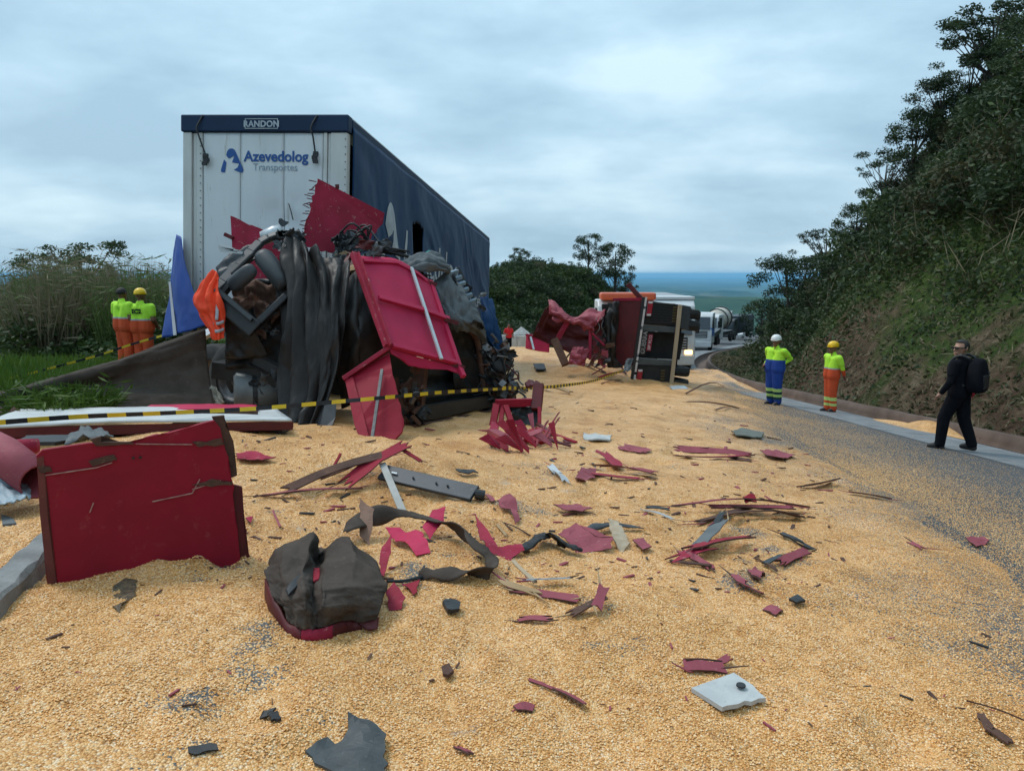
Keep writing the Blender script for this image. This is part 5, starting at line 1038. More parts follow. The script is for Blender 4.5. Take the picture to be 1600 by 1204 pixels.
shard('red_sheet_wing', 'flat dusty red sheet beyond the dark canvas strip', 'sheet', [(872, 846), (900, 842), (930, 852), (958, 854), (956, 864), (900, 864)], R2, .05, .008, (0, .3), seed=18)
shard('cream_chip', 'cream coloured splintered chip behind the red sheet', 'chip', [(950, 834), (966, 836), (984, 856), (972, 864), (956, 852)], mat('cream_chip', (.40, .33, .24), (.33, .24, .16), 20, .9), .05, .02, (0, .2), seed=19)
shard('red_chip_by_rubber', 'red chip to the right of the cream chip', 'chip', [(988, 850), (1006, 848), (1018, 862), (1004, 866)], R2, .03, .012, seed=20)
shard('red_crumple', 'small crumpled red piece lying alone in mid foreground', 'scrap', [(776, 792), (796, 788), (806, 796), (812, 818), (806, 822), (798, 804), (782, 802)], R2, .03, .008, (0, .15), seed=21)
bars('grey_red_boards', 'grey strip over a red board in the centre foreground', 'boards', [((800, 924, .02), (898, 940, .02), .06, .03, R2), ((822, 920, .05), (888, 914, .04), .04, .012, M_alu), ((800, 900, .09), (836, 918, .03), .02, .012, M_woodp), ((780, 914, .03), (840, 932, .02), .04, .015, M_wood)], R2)
bars('corn_covered_board', 'half buried splintered board ending in a red tip', 'board', [((812, 970, .01), (860, 972, .02), .04, .02, R2), ((890, 966, .02), (940, 950, .05), .05, .02, M_core), ((932, 962, .04), (944, 938, .07), .05, .015, R2)], R2)
bars('long_red_splinter', 'long thin red splinter pointing at the white square board', 'splinter', [((826, 1064, .01), (868, 1082, .015), .012, .01, R2), ((866, 1080, .015), (910, 1104, .02), .04, .012, R2)], R2)
shard('buried_red_chip', 'red chip half buried near the dark plastic scrap', 'chip', [(802, 1106), (820, 1100), (836, 1106), (832, 1114), (808, 1114)], R2, .012, .01, seed=23)
bars('frayed_red_board', 'frayed dusty red board above the white square board', 'board', [((1072, 1046, .02), (1128, 1050, .02), .05, .025, R2), ((1074, 1040, .03), (1120, 1042, .03), .03, .015, M_core), ((1120, 1044, .02), (1140, 1036, .03), .03, .012, R2)], R2)
# white square board with a bolt hole
o = thing('white_square_board', 'square grey-white board with a dark bolt hole in right foreground', 'board', G(1137, 1100))
w_ = [G(1080, 1082)+Vector((0, 0, .02)), G(1146, 1064)+Vector((0, 0, .035)), G(1176, 1082)+Vector((0, 0, .03)), G(1196, 1100)+Vector((0, 0, .025)), G(1128, 1117)+Vector((0, 0, .03))]
ngon_plate(rag(w_, .03, .012, (2, 3), 3), .016, 'board', mat('greyed_white_board', (.46, .47, .46), (.38, .39, .39), 9, .75, c3=(.28, .27, .25)), o)
MB().lathe([(.0005, .006), (.016, .006), (.017, .001)], G(1157, 1086)+Vector((0, 0, .036)), (0, -.05, 1), 12).build('bolt_hole', M_black, o)
shard('dark_plastic_scrap', 'jagged dark grey plastic scrap at the bottom edge', 'scrap', [(477, 1176), (512, 1156), (524, 1166), (545, 1150), (544, 1132), (562, 1140), (566, 1146), (576, 1142), (604, 1160), (606, 1230), (540, 1235), (492, 1196)], mat('charcoal_plastic', (.035, .040, .042), (.060, .066, .068), 14, .6, c3=(.11, .11, .11), bump=.2, bscale=40), .02, .012, (0, .06), seed=30)
shard('brown_lump', 'small dark brown wedge on the bare corn at bottom centre', 'scrap', [(690, 1052), (702, 1047), (709, 1058), (700, 1066), (692, 1064)], M_core, .03, .02, seed=31)
bars('wood_chip', 'short brown wood chip near the bottom centre', 'chip', [((712, 1172, .015), (736, 1182, .015), .03, .015, R2)], R2)
bars('dark_wood_stick', 'dark brown stick at the lower right corner', 'stick', [((1530, 1122, .02), (1546, 1146, .02), .03, .02, M_core), ((1545, 1144, .02), (1578, 1166, .02), .035, .02, M_core)], M_core)
bars('thin_twig', 'thin twig beside the dark stick at lower right', 'twig', [((1512, 1100, .01), (1598, 1130, .012), .008, .008, M_rust)], M_rust)
shard('black_clip', 'black plastic clip in front of the canvas loop', 'clip', [(692, 950), (704, 944), (720, 952), (718, 962), (700, 962)], M_black, .03, .025, seed=33)
shard('black_star_clip', 'small black clip right of the broken block', 'clip', [(1232, 944), (1246, 936), (1258, 946), (1244, 950)], M_black, .03, .02, seed=34)
shard('round_red_chip', 'flat red chip under the small black clip', 'chip', [(1191, 954), (1206, 948), (1224, 958), (1212, 964)], R2, .015, .012, seed=35)
bars('white_metal_piece', 'bent pale metal bracket beside the crushed red frame', 'bracket', [((860, 732, .03), (872, 744, .03), .06, .02, M_alu), ((870, 742, .03), (884, 756, .02), .08, .02, M_alu)], M_alu)
shard('pale_plank', 'pale grey flat plank beyond the crushed red frame', 'plank', [(911, 681), (930, 680), (956, 686), (953, 691), (925, 691), (912, 687)], mat('pale_plank', (.36, .38, .38), (.46, .47, .46), 9, .8), .03, .03, seed=36)
bars('pink_red_sheet', 'flat pinkish red strip alone in mid distance', 'strip', [((968, 700, .03), (1012, 707, .03), .20, .012, R2), ((980, 706, .03), (1006, 709, .03), .06, .012, R2)], R2)
bars('red_tatter', 'tattered red strips beside the crushed red frame', 'strips', [((932, 734, .04), (1018, 746, .03), .16, .015, R2), ((938, 716, .08), (966, 734, .05), .14, .015, R3), ((926, 744, .03), (1000, 750, .02), .08, .02, R3), ((985, 738, .04), (1022, 742, .03), .05, .02, R2)], R2)
shard('brown_tatter', 'brownish red flap left of the tattered red sheet', 'sheet', [(898, 752), (908, 740), (932, 738), (930, 752), (912, 758)], R2, .04, .012, seed=39)
shard('olive_scrap', 'grey-green rubber scrap at the asphalt edge', 'scrap', [(1142, 678), (1160, 675), (1194, 681), (1190, 687), (1150, 685)], mat('olive_scrap', (.10, .11, .095), (.14, .15, .13), 9, .8), .04, .03, seed=40)
shard('dusty_red_sheet', 'dusty red sheet close to the asphalt in mid distance', 'sheet', [(1190, 710), (1215, 707), (1243, 716), (1225, 722), (1200, 718)], R2, .03, .012, seed=41)
bars('long_rods', 'long thin rusty rods lying before the overturned truck', 'rods', [((1074, 630, .03), (1154, 640, .03), .05, .04, M_rust), ((1118, 642, .03), (1140, 638, .03), .04, .03, M_rust), ((1072, 616, .03), (1130, 604, .03), .05, .04, M_rust)], M_rust)
bars('wooden_pole', 'grey wooden pole right of the wreck under the tape', 'pole', [((838, 608, .06), (892, 616, .05), .10, .07, M_wood)], M_wood)
shard('black_tray', 'black tray lying on the corn beyond the tape', 'tray', [(833, 573), (850, 573), (853, 581), (838, 582)], M_black, .1, .06, ragged=False)
shard('black_strip_scrap', 'black strip beyond the corn mound in mid foreground', 'strip', [(712, 738), (740, 739), (748, 743), (718, 744)], M_black, .03, .015, seed=43)
bars('white_curved_strip', 'dull red curved strip on the corn beside the red board', 'strip', [((426, 800, .015), (438, 828, .02), .012, .02, R2)], R2)
shard('red_chip_right_of_board', 'red chip at the lower right edge of the big board', 'chip', [(384, 814), (396, 812), (392, 822)], R3, .02, .01, seed=44)
shard('pink_sheet_by_tarp', 'pinkish red sheet sticking out of the corn behind the board', 'sheet', [(368, 712), (400, 712), (432, 722), (410, 726), (370, 724)], R3, .03, .01, seed=45)
bars('thin_branch', 'thin dark branch curled on the corn beyond the loop', 'branch', [((890, 800, .01), (930, 806, .012), .012, .01, M_core), ((880, 806, .01), (900, 804, .01), .03, .015, R2)], M_core)
shard('brown_sheet_scrap', 'brownish red scrap among splinters in the middle of the spill', 'scrap', [(864, 796), (900, 792), (926, 800), (910, 806), (880, 804)], R2, .03, .01, seed=46)
bars('splinter_fan', 'fan of thin pale splinters right of the dark bar', 'splinters', [((770, 812, .01), (800, 830, .012), .012, .01, M_core), ((776, 820, .01), (792, 840, .012), .02, .01, M_wood), ((788, 818, .01), (828, 838, .01), .01, .008, M_core), ((756, 776, .02), (770, 786, .02), .04, .015, R2)], M_core)
bars('black_hook', 'small curved black rubber hook at the bottom left', 'hook', [((410, 1122, .015), (428, 1120, .02), .03, .02, M_black), ((426, 1120, .02), (432, 1130, .015), .03, .02, M_black)], M_black)
bars('black_rubber_strip', 'short black rubber strip at the very bottom left', 'strip', [((298, 1178, .012), (336, 1172, .015), .03, .012, M_black)], M_black)
# corn darkened by spilt oil at the board's foot
x = shard('oil_patch', None, None, [(170, 942), (178, 918), (196, 906), (216, 910), (214, 932), (196, 944), (186, 958)], mat('oily_corn', (.035, .026, .020), (.16, .11, .06), 55, .6, bump=.6, bscale=110), .004, .004, seed=50); tag(x, 'dark oily patch in the corn at the board foot', 'stain', kind='stuff')
# bare patches of road showing through near the viewer
# tiny fragments strewn everywhere
fr = MB(); rr = random.Random(12)
for k in range(1100):
    if rr.random() < .8: px, py = rr.uniform(380, 1320), rr.uniform(640, 960)
    else: px, py = rr.uniform(0, 1600), rr.uniform(700, 1200)
    r_ = ray(px, py); tq = (CAMZ+.0)/(-r_.z - .0757*r_.y - .072*r_.x)
    c = Vector((0, 0, CAMZ))+r_*tq
    if not (1.5 < c.y < 18 and -3.3 < c.x < 5.5) or ct(c.x, c.y) < .01: continue
    c.z = Hs(c.x, c.y)+.006; s_ = rr.choice([.3, .4, .4, .5, .6, .8, 1.2, 1.8])*(.16+.11*c.y)
    a = rr.uniform(0, 6.28); X_ = Vector((math.cos(a), math.sin(a), rr.uniform(-.2, .2)))*.022*s_*rr.uniform(.6, 2.2); Y_ = Vector((-math.sin(a), math.cos(a), 0))*.006*s_*rr.uniform(.6, 1.6)
    fr.box(c, X_, Y_, (0, 0, .0035*s_), rr.choice([0, 0, 1, 1, 2, 3]))
o = fr.build('small_fragments', [M_core, M_redd, M_black, M_rust]); tag(o, 'tiny dark and red fragments strewn over the corn', 'fragments', kind='stuff')
# ================================================================ the overturned truck body across the road
D = 22.6
ov = thing('overturned_trailer', 'red grain trailer lying on its side, black underside and tail lamps facing us', 'trailer', G(1030, 606))
def Z2(px, py, dd=0.0): return P(px, py, D+dd)
up2 = (Z2(1008, 464)-Z2(988, 603)).normalized(); rt2 = Vector((1, 0, 0)); fw2 = rt2.cross(up2)*-1; fw2 = Vector((0.05, 1, -.07)).normalized()
M_blk2 = mat('underside_black', (.012, .012, .014), (.020, .020, .022), 5, .7, c3=(.05, .045, .04))
M_grb = mat('grey_beam', (.050, .060, .064), (.070, .080, .084), 5, .6)
# frame bar with pale segments
a_, b_ = Z2(1006, 464, -.05), Z2(986, 604, -.05)
MB().beam(a_, b_, .10, .10, (0, -1, 0)).build('rear_bar', M_black, ov, bevel=.01)
for q0, q1 in ((0, .10), (.13, .32), (.36, .62), (.66, .70), (.72, .83), (.86, 1.0)):
    MB().beam(a_.lerp(b_, q0)+Vector((.06, -.06, 0)), a_.lerp(b_, q1)+Vector((.06, -.06, 0)), .055, .02, (0, -1, 0)).build('reflective_strip', mat('reflective_white', (.58, .55, .55), (.50, .46, .47), 6, .4), ov)
MB().beam(Z2(1063, 476, -.06), Z2(1048, 608, -.14), .115, .07, (0, -1, 0)).build('wooden_post', M_woodp, ov, bevel=.008)
# mudguard boxes, beams, hollow
def qbox(c0, c1, c2, c3, depth, nm, m, z=0.0, bevel=.02):
    pts = [Z2(*c0, z), Z2(*c1, z), Z2(*c2, z), Z2(*c3, z)]; V = pts+[p+fw2*depth for p in pts]
    return mk(nm, V, [(0, 1, 2, 3), (7, 6, 5, 4), (0, 4, 5, 1), (1, 5, 6, 2), (2, 6, 7, 3), (3, 7, 4, 0)], m, ov, bevel=bevel)
bx_ = qbox((1011, 470), (1066, 476), (1058, 510), (1005, 506), 1.6, 'mudguard', M_blk2, .10)
for k in range(8): 
    y_ = 474+k*4.1; MB().beam(Z2(1021-k*.6, y_, .07), Z2(1055-k*.6, y_+1.5, .07), .03, .04).build('slat', M_black, bx_)
qbox((1066, 476), (1080, 479), (1076, 516), (1058, 512), 1.4, 'axle_guard', M_dark, .25)
qbox((1005, 507), (1058, 511), (1056, 519), (1004, 516), .3, 'cross_beam', M_grb, .02)
qbox((997, 559), (1052, 563), (1050, 571), (996, 568), .3, 'cross_beam', M_grb, .02)
qbox((1003, 517), (1070, 520), (1062, 562), (997, 558), .05, 'underside_panel', M_blk2, .75)
qbox((994, 569), (1050, 572), (1048, 606), (988, 603), 1.6, 'mudguard', M_blk2, .10)
# lamps
for cx_, cy_ in ((1015, 482), (999, 588)):
    lp_ = MB().box(Z2(cx_, cy_, .0), up2*.21, Vector((.075, 0, 0)), Vector((0, .04, 0))).build('tail_lamp', mat('lamp_red', (.36, .012, .03), (.30, .01, .025), 6, .3), ov, bevel=.02)
    for s_ in (-1, 1): MB().box(Z2(cx_, cy_, -.01)+up2*.21*s_*.86, up2*.028, Vector((.06, 0, 0)), Vector((0, .04, 0))).build('reverse_lens', mat('lamp_white', (.62, .60, .60), (.55, .5, .5), 6, .3), lp_)
for cx_, cy_, h_ in ((1055, 491, .33), (1036, 590, .24)):
    for k in range(6): MB().box(Z2(cx_-k*.4, cy_-11+k*4.4, .05), up2*.022, Vector((.06, 0, 0)), Vector((0, .01, 0))).build('warning_mark', mat('faded_amber', (.11, .075, .025), (.08, .055, .02), 8, .7), ov)
# name board and number plate, turned on their side with the truck
sd2 = up2; 
def vtext(txt, size, cx_, cy_, m, nm, bold=.004, dd=-.02):
    V, F = text_mesh(txt, size, .003, bold, 1.0, 'CENTER'); c = Z2(cx_, cy_, dd); per = Vector((-1, 0, 0)) ; per = (per - up2*per.dot(up2)).normalized()
    return MB().add([c + up2*v.x + per*(v.y-size*.35) + Vector((0, -v.z-.01, 0)) for v in V], F).build(nm, m, ov)
MB().box(Z2(1005.5, 535, .03), up2*.36, Vector((.085, 0, 0)), Vector((0, .015, 0))).build('name_board', M_black, ov)
vtext('GUERRA', .175, 1006, 535, mat('worn_letters', (.34, .34, .35), (.18, .17, .18), 14, .6), 'board_lettering', .003, .0)
MB().box(Z2(1015, 535, .03), up2*.25, Vector((.07, 0, 0)), Vector((0, .015, 0))).build('number_plate', mat('plate_red', (.23, .012, .035), (.2, .01, .03), 6, .5), ov, bevel=.01)
vtext('IBP 9C12', .115, 1015, 535, mat('plate_letters', (.58, .42, .46), (.5, .36, .4), 8, .6), 'plate_lettering', .002, .0)
# wheels lying against the sky side and the ground side
for px, py, d in ((1067, 488, .75), (1066, 506, .75), (1054, 578, .75), (1052, 597, .75), (1070, 490, 2.1), (1069, 508, 2.1)):
    wheel(Z2(px, py, d), up2, .50 if py < 520 else .46, .27, ov)
MB().tube([Z2(1063, 498, .8), Z2(1052, 584, .8)], .08).build('axle', M_black, ov, smooth=True)
# red load floor left of the bar, with ribs
mk('load_floor', [Z2(962, 468, .3), Z2(1004, 468, .0), Z2(990, 572, .0), Z2(955, 570, .3)], [(0, 1, 2, 3)], M_redk, ov, solid=.08)
for k in range(6): MB().beam(Z2(963-k*.8, 478+k*16, .25), Z2(1002-k*2.2, 478+k*16, -.0), .04, .05).build('rib', M_redk, ov)
MB().beam(Z2(958, 468, .3), Z2(1006, 467, 0), .12, .08).build('top_rail', M_redo, ov)
MB().beam(Z2(1003, 468, .1), Z2(981, 443, .2), .14, .14).build('bent_stake', M_redk, ov, bevel=.02)
patch('torn_black_sheet', [[Z2(945, 476, .2), Z2(958, 472, .0), Z2(968, 470, .1)], [Z2(942, 510, .1), Z2(955, 505, -.2), Z2(966, 510, .1)], [Z2(946, 545, .0), Z2(954, 540, -.25), Z2(964, 545, .1)], [Z2(948, 572, .0), Z2(958, 575, -.2), Z2(972, 574, .0)]], M_tarp, ov, 26, 40, fold=.08, folds=2.5, rip=.18, seed=41, solid=.012)
# crumpled red cargo sides
M_crum = mat('crumpled_red', (.30, .050, .072), (.24, .036, .052), 2.2, .6, c3=(.20, .07, .07), bump=.2, bscale=14)
patch('crumpled_side', [[P(857, 472, 23.6), P(870, 474, 23.4), P(893, 487, 23.2), P(910, 484, 23.2), P(935, 484, 23.2), P(952, 484, 23.0)],
      [P(858, 482, 23.0), P(872, 488, 22.8), P(890, 498, 22.7), P(912, 492, 22.7), P(935, 494, 22.7), P(946, 492, 22.6)],
      [P(862, 490, 22.7), P(876, 496, 22.5), P(892, 502, 22.4), P(908, 500, 22.4), P(925, 506, 22.4), P(930, 508, 22.4)],
      [P(866, 496, 22.7), P(879, 500, 22.6), P(892, 503, 22.5), P(905, 508, 22.4), P(914, 516, 22.3), P(922, 514, 22.4)]], M_crum, ov, 60, 40, fold=.06, folds=3, fdir=1, rip=.22, ripf=5, seed=42, solid=.03)
patch('inner_side', [[P(858, 476, 23.9), P(890, 495, 24.2), P(930, 500, 24.4), P(960, 490, 24.2)], [P(842, 505, 24.0), P(880, 520, 24.4), P(920, 530, 24.5), P(955, 530, 24.2)], [P(833, 525, 24.0), P(875, 545, 24.2), P(915, 560, 24.2), P(955, 566, 24.0)]], M_redk, ov, 40, 30, rip=.18, ripf=5, seed=43, solid=.03)
for a, b, w in (((853, 482, 23.2), (834, 522, 23.4), .05), ((859, 488, 23.0), (840, 526, 23.2), .05), ((888, 500, 22.6), (872, 528, 22.6), .16), ((866, 530, 22.6), (884, 570, 22.1), .22), ((876, 522, 22.6), (868, 535, 22.6), .12), ((922, 514, 22.4), (922, 562, 22.2), .09), ((925, 520, 22.3), (945, 540, 22.3), .06), ((890, 540, 22.5), (924, 545, 22.4), .05), ((922, 542, 22.3), (944, 542, 22.4), .06), ((896, 545, 22.6), (884, 560, 22.4), .05)):
    MB().beam(P(*a), P(*b), w, w*.6, (0, -1, .2)).build('bent_post', rr.choice([M_redk, M_rust, M_redo]), ov, bevel=.01)
patch('torn_red_flap', [[P(896, 542, 22.0), P(910, 543, 22.1), P(922, 546, 22.2)], [P(890, 556, 21.8), P(906, 557, 21.8), P(917, 560, 22.0)], [P(889, 568, 21.7), P(902, 570, 21.7), P(912, 572, 21.9)]], M_crum, ov, 18, 18, rip=.12, solid=.02)
for k in range(26):
    px, py = rr.uniform(924, 948), rr.uniform(540, 572); c = P(px, py, rr.uniform(21.9, 22.5)); a1 = Vector((rr.uniform(-1, 1), rr.uniform(-.4, .4), rr.uniform(-.6, .6)))
    ngon_plate([c, c+a1*.3, c+a1*.25+Vector((.05, .05, .12)), c+Vector((.02, 0, .15))], .012, 'torn_strip', rr.choice([M_redk, M_crum, M_black, M_rust]), ov)
for k in range(9): 
    c = P(rr.uniform(926, 950), rr.uniform(490, 530), 22.6); MB().tube(path([c, c+Vector((rr.uniform(-.1, .2), -.1, -.2)), c+Vector((rr.uniform(-.3, .3), 0, -.5))], 8), .018, 6).build('torn_wire', rr.choice([M_steel, M_black]), ov)
tag(patch('white_plastic_film', [[P(980, 560, 22.0), P(990, 560, 22.1)], [P(976, 570, 21.8), P(986, 572, 21.8)], [P(974, 580, 21.5), P(984, 580, 21.6)]], M_greyc, None, 10, 14, rip=.12, solid=.008), 'wisp of white plastic film hooked on the pale rear bar', 'film')
o = thing('pink_red_bin_panel', 'pinkish red box panel standing in the far corn mound', 'panel', G(840, 548))
ngon_plate(PP([(822, 523, 26.3), (838, 524, 26.0), (857, 526, 25.8), (857, 550, 25.6), (840, 548, 25.8), (821, 544, 26.1)]), .06, 'board', M_mag, o)
MB().beam(P(829, 526, 25.9), P(834, 546, 25.6), .06, .04).build('white_bar', M_alu, o); MB().beam(P(822, 523, 26.2), P(857, 526, 25.75), .08, .06).build('edge', M_mag, o)
o = bars('red_bar_heap', 'small heap of thin red bars on the corn before the overturned truck', 'bars', [((925, 590, .1), (965, 575, .3), .05, .05, R1), ((935, 592, .05), (975, 586, .1), .06, .05, R1), ((945, 596, .05), (972, 600, .05), .06, .04, R1), ((955, 572, .4), (978, 586, .05), .06, .05, M_redk), ((905, 570, .1), (945, 583, .05), .14, .04, M_redk), ((940, 600, .03), (970, 594, .03), .05, .04, R2)], R1)
bars('grey_step_plate', 'grey metal plate on the road below the wooden post', 'plate', [((1048, 607, .03), (1074, 607, .03), .3, .05, M_alu)], M_alu)
# ================================================================ barrier and person area beyond the mound
o = thing('concrete_barrier', 'low grey concrete wall beyond the far corn mound', 'barrier', (0, 50, float(tz(-3, 50))))
A_ = P(775, 545, 49); B_ = P(850, 548, 46)
for k in range(4):
    a, b = A_.lerp(B_, k/4), A_.lerp(B_, (k+.97)/4); MB().beam(a+Vector((0, 0, .35)), b+Vector((0, 0, .35)), .35, 1.1).build('wall_block', M_conc, o, bevel=.03)
o = thing('sand_bag_heap', 'small pointed grey roof standing behind the concrete wall', 'shelter', P(815, 524, 52))
c = P(815, 522, 51); V = [c+Vector((-.55, -.4, 0)), c+Vector((.55, -.4, 0)), c+Vector((0, 0, .45)), c+Vector((0, .9, .45)), c+Vector((-.55, 1.3, 0)), c+Vector((.55, 1.3, 0))]
o.name = 'roadside_shelter'
mk('roof', V, [(0, 1, 2), (1, 5, 3, 2), (0, 2, 3, 4), (4, 3, 5), (0, 4, 5, 1)], M_conc, o)
# ================================================================ the queue of vehicles down the road
def rot(a): return Matrix.Rotation(a, 4, 'Z')
def vehicle(name, label, cat, px, py, d, yaw, group='vehicles stopped down the road'):
    b = P(px, py, d); b.z = float(rz(b.x, b.y))
    o = thing(name, label, cat, b, group, world=False, rotz=yaw); return o
def part(o, mb, nm, m, **kw):
    x = mb.build(nm, m, None, **kw); x.parent = o; return x
M_cabw = mat('cab_white', (.60, .62, .63), (.52, .54, .55), 3, .4); M_cabo = mat('cab_orange', (.62, .13, .06), (.55, .11, .05), 3, .4); M_cabb = mat('cab_blue', (.015, .11, .42), (.02, .13, .46), 3, .4)
M_mixer = mat('mixer_drum', (.50, .47, .41), (.42, .39, .34), 4, .6, c3=(.3, .27, .22)); M_chr = mat('grille_dark', (.03, .03, .035), (.06, .06, .065), 12, .4)
M_headl = bpy.data.materials.new('headlamp_lit'); M_headl.use_nodes = True; _b = M_headl.node_tree.nodes['Principled BSDF']; _b.inputs['Emission Color'].default_value = (1, .50, .16, 1); _b.inputs['Emission Strength'].default_value = 6
M_lens = mat('lamp_lens', (.6, .62, .64), (.5, .52, .55), 8, .15)
def cab(o, w, h, l, m, lit=False, visor=None, z0=.55):
    """flat-nosed truck cab, front at -Y"""
    pr = [(-l*.5, z0), (-l*.5, z0+.75), (-l*.47, z0+1.15), (-l*.36, h-.25), (-l*.22, h), (l*.5, h), (l*.5, z0)]
    V = [Vector((s_*w/2, y, z)) for s_ in (-1, 1) for y, z in pr]; n = len(pr)
    F = [tuple(range(n)), tuple(range(2*n-1, n-1, -1))]+[(i, i+n, (i+1) % n+n, (i+1) % n) for i in range(n)]
    mb = MB().add(V, F); body = part(o, mb, 'cab', m, bevel=.06)
    g_ = MB(); g_.add([Vector((x*w, -l*.48+(.0 if z < .5 else .10*l)-.012-.02*(z < .5), z0+1.17+(h-.32-z0-1.17)*z)) for x, z in ((-.44, 0), (.44, 0), (.42, 1), (-.42, 1))], [(0, 1, 2, 3)]); part(o, g_, 'windscreen', M_glass, solid=.02)
    for s_ in (-1, 1):
        g_ = MB(); g_.abox(s_*w/2-.012, s_*w/2+.012, -l*.26, l*.22, z0+1.2, h-.35); part(o, g_, 'side_window', M_glass)
        lm = MB(); lm.abox(s_*w*.38-.17, s_*w*.38+.17, -l*.5-.03, -l*.5+.02, z0+.28, z0+.46); part(o, lm, 'headlamp', M_headl if lit and s_ > 0 else M_lens, bevel=.02)
        mr = MB(); mr.abox(s_*(w/2+.08)-.07, s_*(w/2+.08)+.07, -l*.5-.05, -l*.5+.1, z0+1.25, z0+1.95); part(o, mr, 'mirror', M_black, bevel=.03)
    gr = MB(); gr.abox(-w*.36, w*.36, -l*.5-.015, -l*.5+.02, z0+.5, z0+1.05); gq_ = part(o, gr, 'grille', M_chr)
    for k in range(4): part(gq_, MB().abox(-w*.34, w*.34, -l*.5-.035, -l*.5-.015, z0+.56+k*.12, z0+.60+k*.12), 'grille_bar', M_alu)
    bp_ = MB(); bp_.abox(-w*.49, w*.49, -l*.5-.08, -l*.5+.25, z0-.22, z0+.24); part(o, bp_, 'bumper', m if visor is None else M_chr, bevel=.05)
    if visor: part(o, MB().abox(-w*.46, w*.46, -l*.42, -l*.02, h+.01, h+.32), 'roof_visor', visor, bevel=.08)
def vwheel(o, x, y, r=.5, w=.3):
    t = wheel(Vector((x, y, r)), Vector((1 if x > 0 else -1, 0, 0)), r, w, o, n=20)
# truck right behind the overturned one, headlamp lit
o = vehicle('queued_truck', 'white truck with a lit headlamp close behind the overturned trailer', 'truck', 1037, 556, 36, -.05)
cab(o, 2.5, 3.25, 2.2, M_cabw, lit=True)
part(o, MB().abox(-1.28, 1.28, 1.3, 9.0, .9, 3.40), 'cargo_box', mat('grey_cargo', (.30, .31, .32), (.24, .25, .26), 3, .5), bevel=.03)
part(o, MB().abox(-1.22, 1.28, -.5, 1.0, 3.27, 3.42), 'roof_shield', M_cabw, bevel=.03)
for x in (-1.05, 1.05):
    for y in (-.2, 5.2, 6.5): vwheel(o, x, y)
o = vehicle('queued_truck', 'truck with orange roof visor behind the torn red side', 'truck', 976, 560, 33, -.03)
cab(o, 2.5, 3.05, 2.2, M_cabw, visor=M_cabo); part(o, MB().abox(-1.1, 1.1, 1.3, 7.0, .9, 2.4), 'cargo_box', M_dark, bevel=.03)
for x in (-1.05, 1.05):
    for y in (-.2, 5.2): vwheel(o, x, y)
o = vehicle('queued_truck', 'blue and white truck cab beside the dark tyres of the overturned trailer', 'truck', 1089, 538, 62, -.35)
cab(o, 2.5, 3.0, 2.2, M_cabw); part(o, MB().abox(-1.262, 1.262, -1.02, .9, 1.15, 1.85), 'blue_band', M_cabb, bevel=.02); part(o, MB().abox(-1.25, 1.25, 1.4, 7, .9, 1.3), 'flat_bed', M_dark)
for x in (-1.05, 1.05):
    for y in (-.2, 4.5, 5.8): vwheel(o, x, y)
o = vehicle('mixer_truck', 'white concrete mixer truck with a beige drum in the queue', 'truck', 1107, 530, 82, -.55)
cab(o, 2.5, 3.15, 2.1, M_cabw); mb = MB(); mb.lathe([(.02, 0), (.75, .02), (1.15, 1.4), (1.22, 2.3), (1.05, 3.4), (.55, 4.6), (.5, 4.75), (.02, 4.75)], (0, 1.5, 2.25), (0, 1, .12), 28); dr = part(o, mb, 'drum', M_mixer, smooth=True)
for q in (1.4, 2.9): mb = MB(); mb.lathe([(1.18, q-.06), (1.25, q-.06), (1.25, q+.06), (1.1, q+.06)], (0, 1.5, 2.25), (0, 1, .12), 28); part(dr, mb, 'drum_band', M_chr)
part(o, MB().abox(-.55, .55, 1.2, 7.4, .75, 1.05), 'chassis', M_black); part(o, MB().box((0, 6.7, 2.6), (.5, 0, 0), (0, .25, 0), (0, .3, .6)), 'hopper', M_cabw, bevel=.03)
for x in (-1.05, 1.05):
    for y in (-.2, 4.6, 5.9): vwheel(o, x, y)
o = vehicle('queued_truck', 'dark truck behind the concrete mixer', 'truck', 1136, 524, 112, -.6)
cab(o, 2.5, 3.0, 2.1, M_dark); part(o, MB().abox(-1.25, 1.25, 1.3, 8.5, .8, 3.3), 'cargo_box', mat('dark_cargo', (.03, .045, .06), (.05, .06, .075), 3, .6), bevel=.03)
for x in (-1.05, 1.05):
    for y in (-.2, 6): vwheel(o, x, y)
def car(o, m):
    pr = [(-2.1, .35), (-2.15, .75), (-1.2, .95), (-.5, 1.45), (.9, 1.48), (1.7, 1.0), (2.1, .92), (2.1, .35)]
    V = [Vector((s_*(.86 if .3 < z < 1.1 else .68), y, z)) for s_ in (-1, 1) for y, z in pr]; n = len(pr)
    part(o, MB().add(V, [tuple(range(n)), tuple(range(2*n-1, n-1, -1))]+[(i, i+n, (i+1) % n+n, (i+1) % n) for i in range(n)]), 'body', m, bevel=.05)
    part(o, MB().add([Vector((x*.66, y, z)) for x, y, z in ((-1, -1.16, 1.0), (1, -1.16, 1.0), (.9, -.56, 1.43), (-.9, -.56, 1.43))], [(0, 1, 2, 3)]), 'windscreen', M_glass, solid=.03)
    for s_ in (-1, 1):
        part(o, MB().add([Vector((s_*.80, -.95, 1.0)), Vector((s_*.80, 1.35, 1.02)), Vector((s_*.72, .85, 1.4)), Vector((s_*.72, -.45, 1.4))], [(0, 1, 2, 3)]), 'side_window', M_glass, solid=.03)
        part(o, MB().abox(s_*.62-.16, s_*.62+.16, -2.17, -2.1, .62, .78), 'headlamp', M_lens, bevel=.02)
        for y in (-1.3, 1.3): vwheel(o, s_*.76, y, .31, .2)
o = vehicle('parked_car', 'white car nearest the end of the queue below the hillside', 'car', 1160, 521, 128, -.75); car(o, M_cabw)
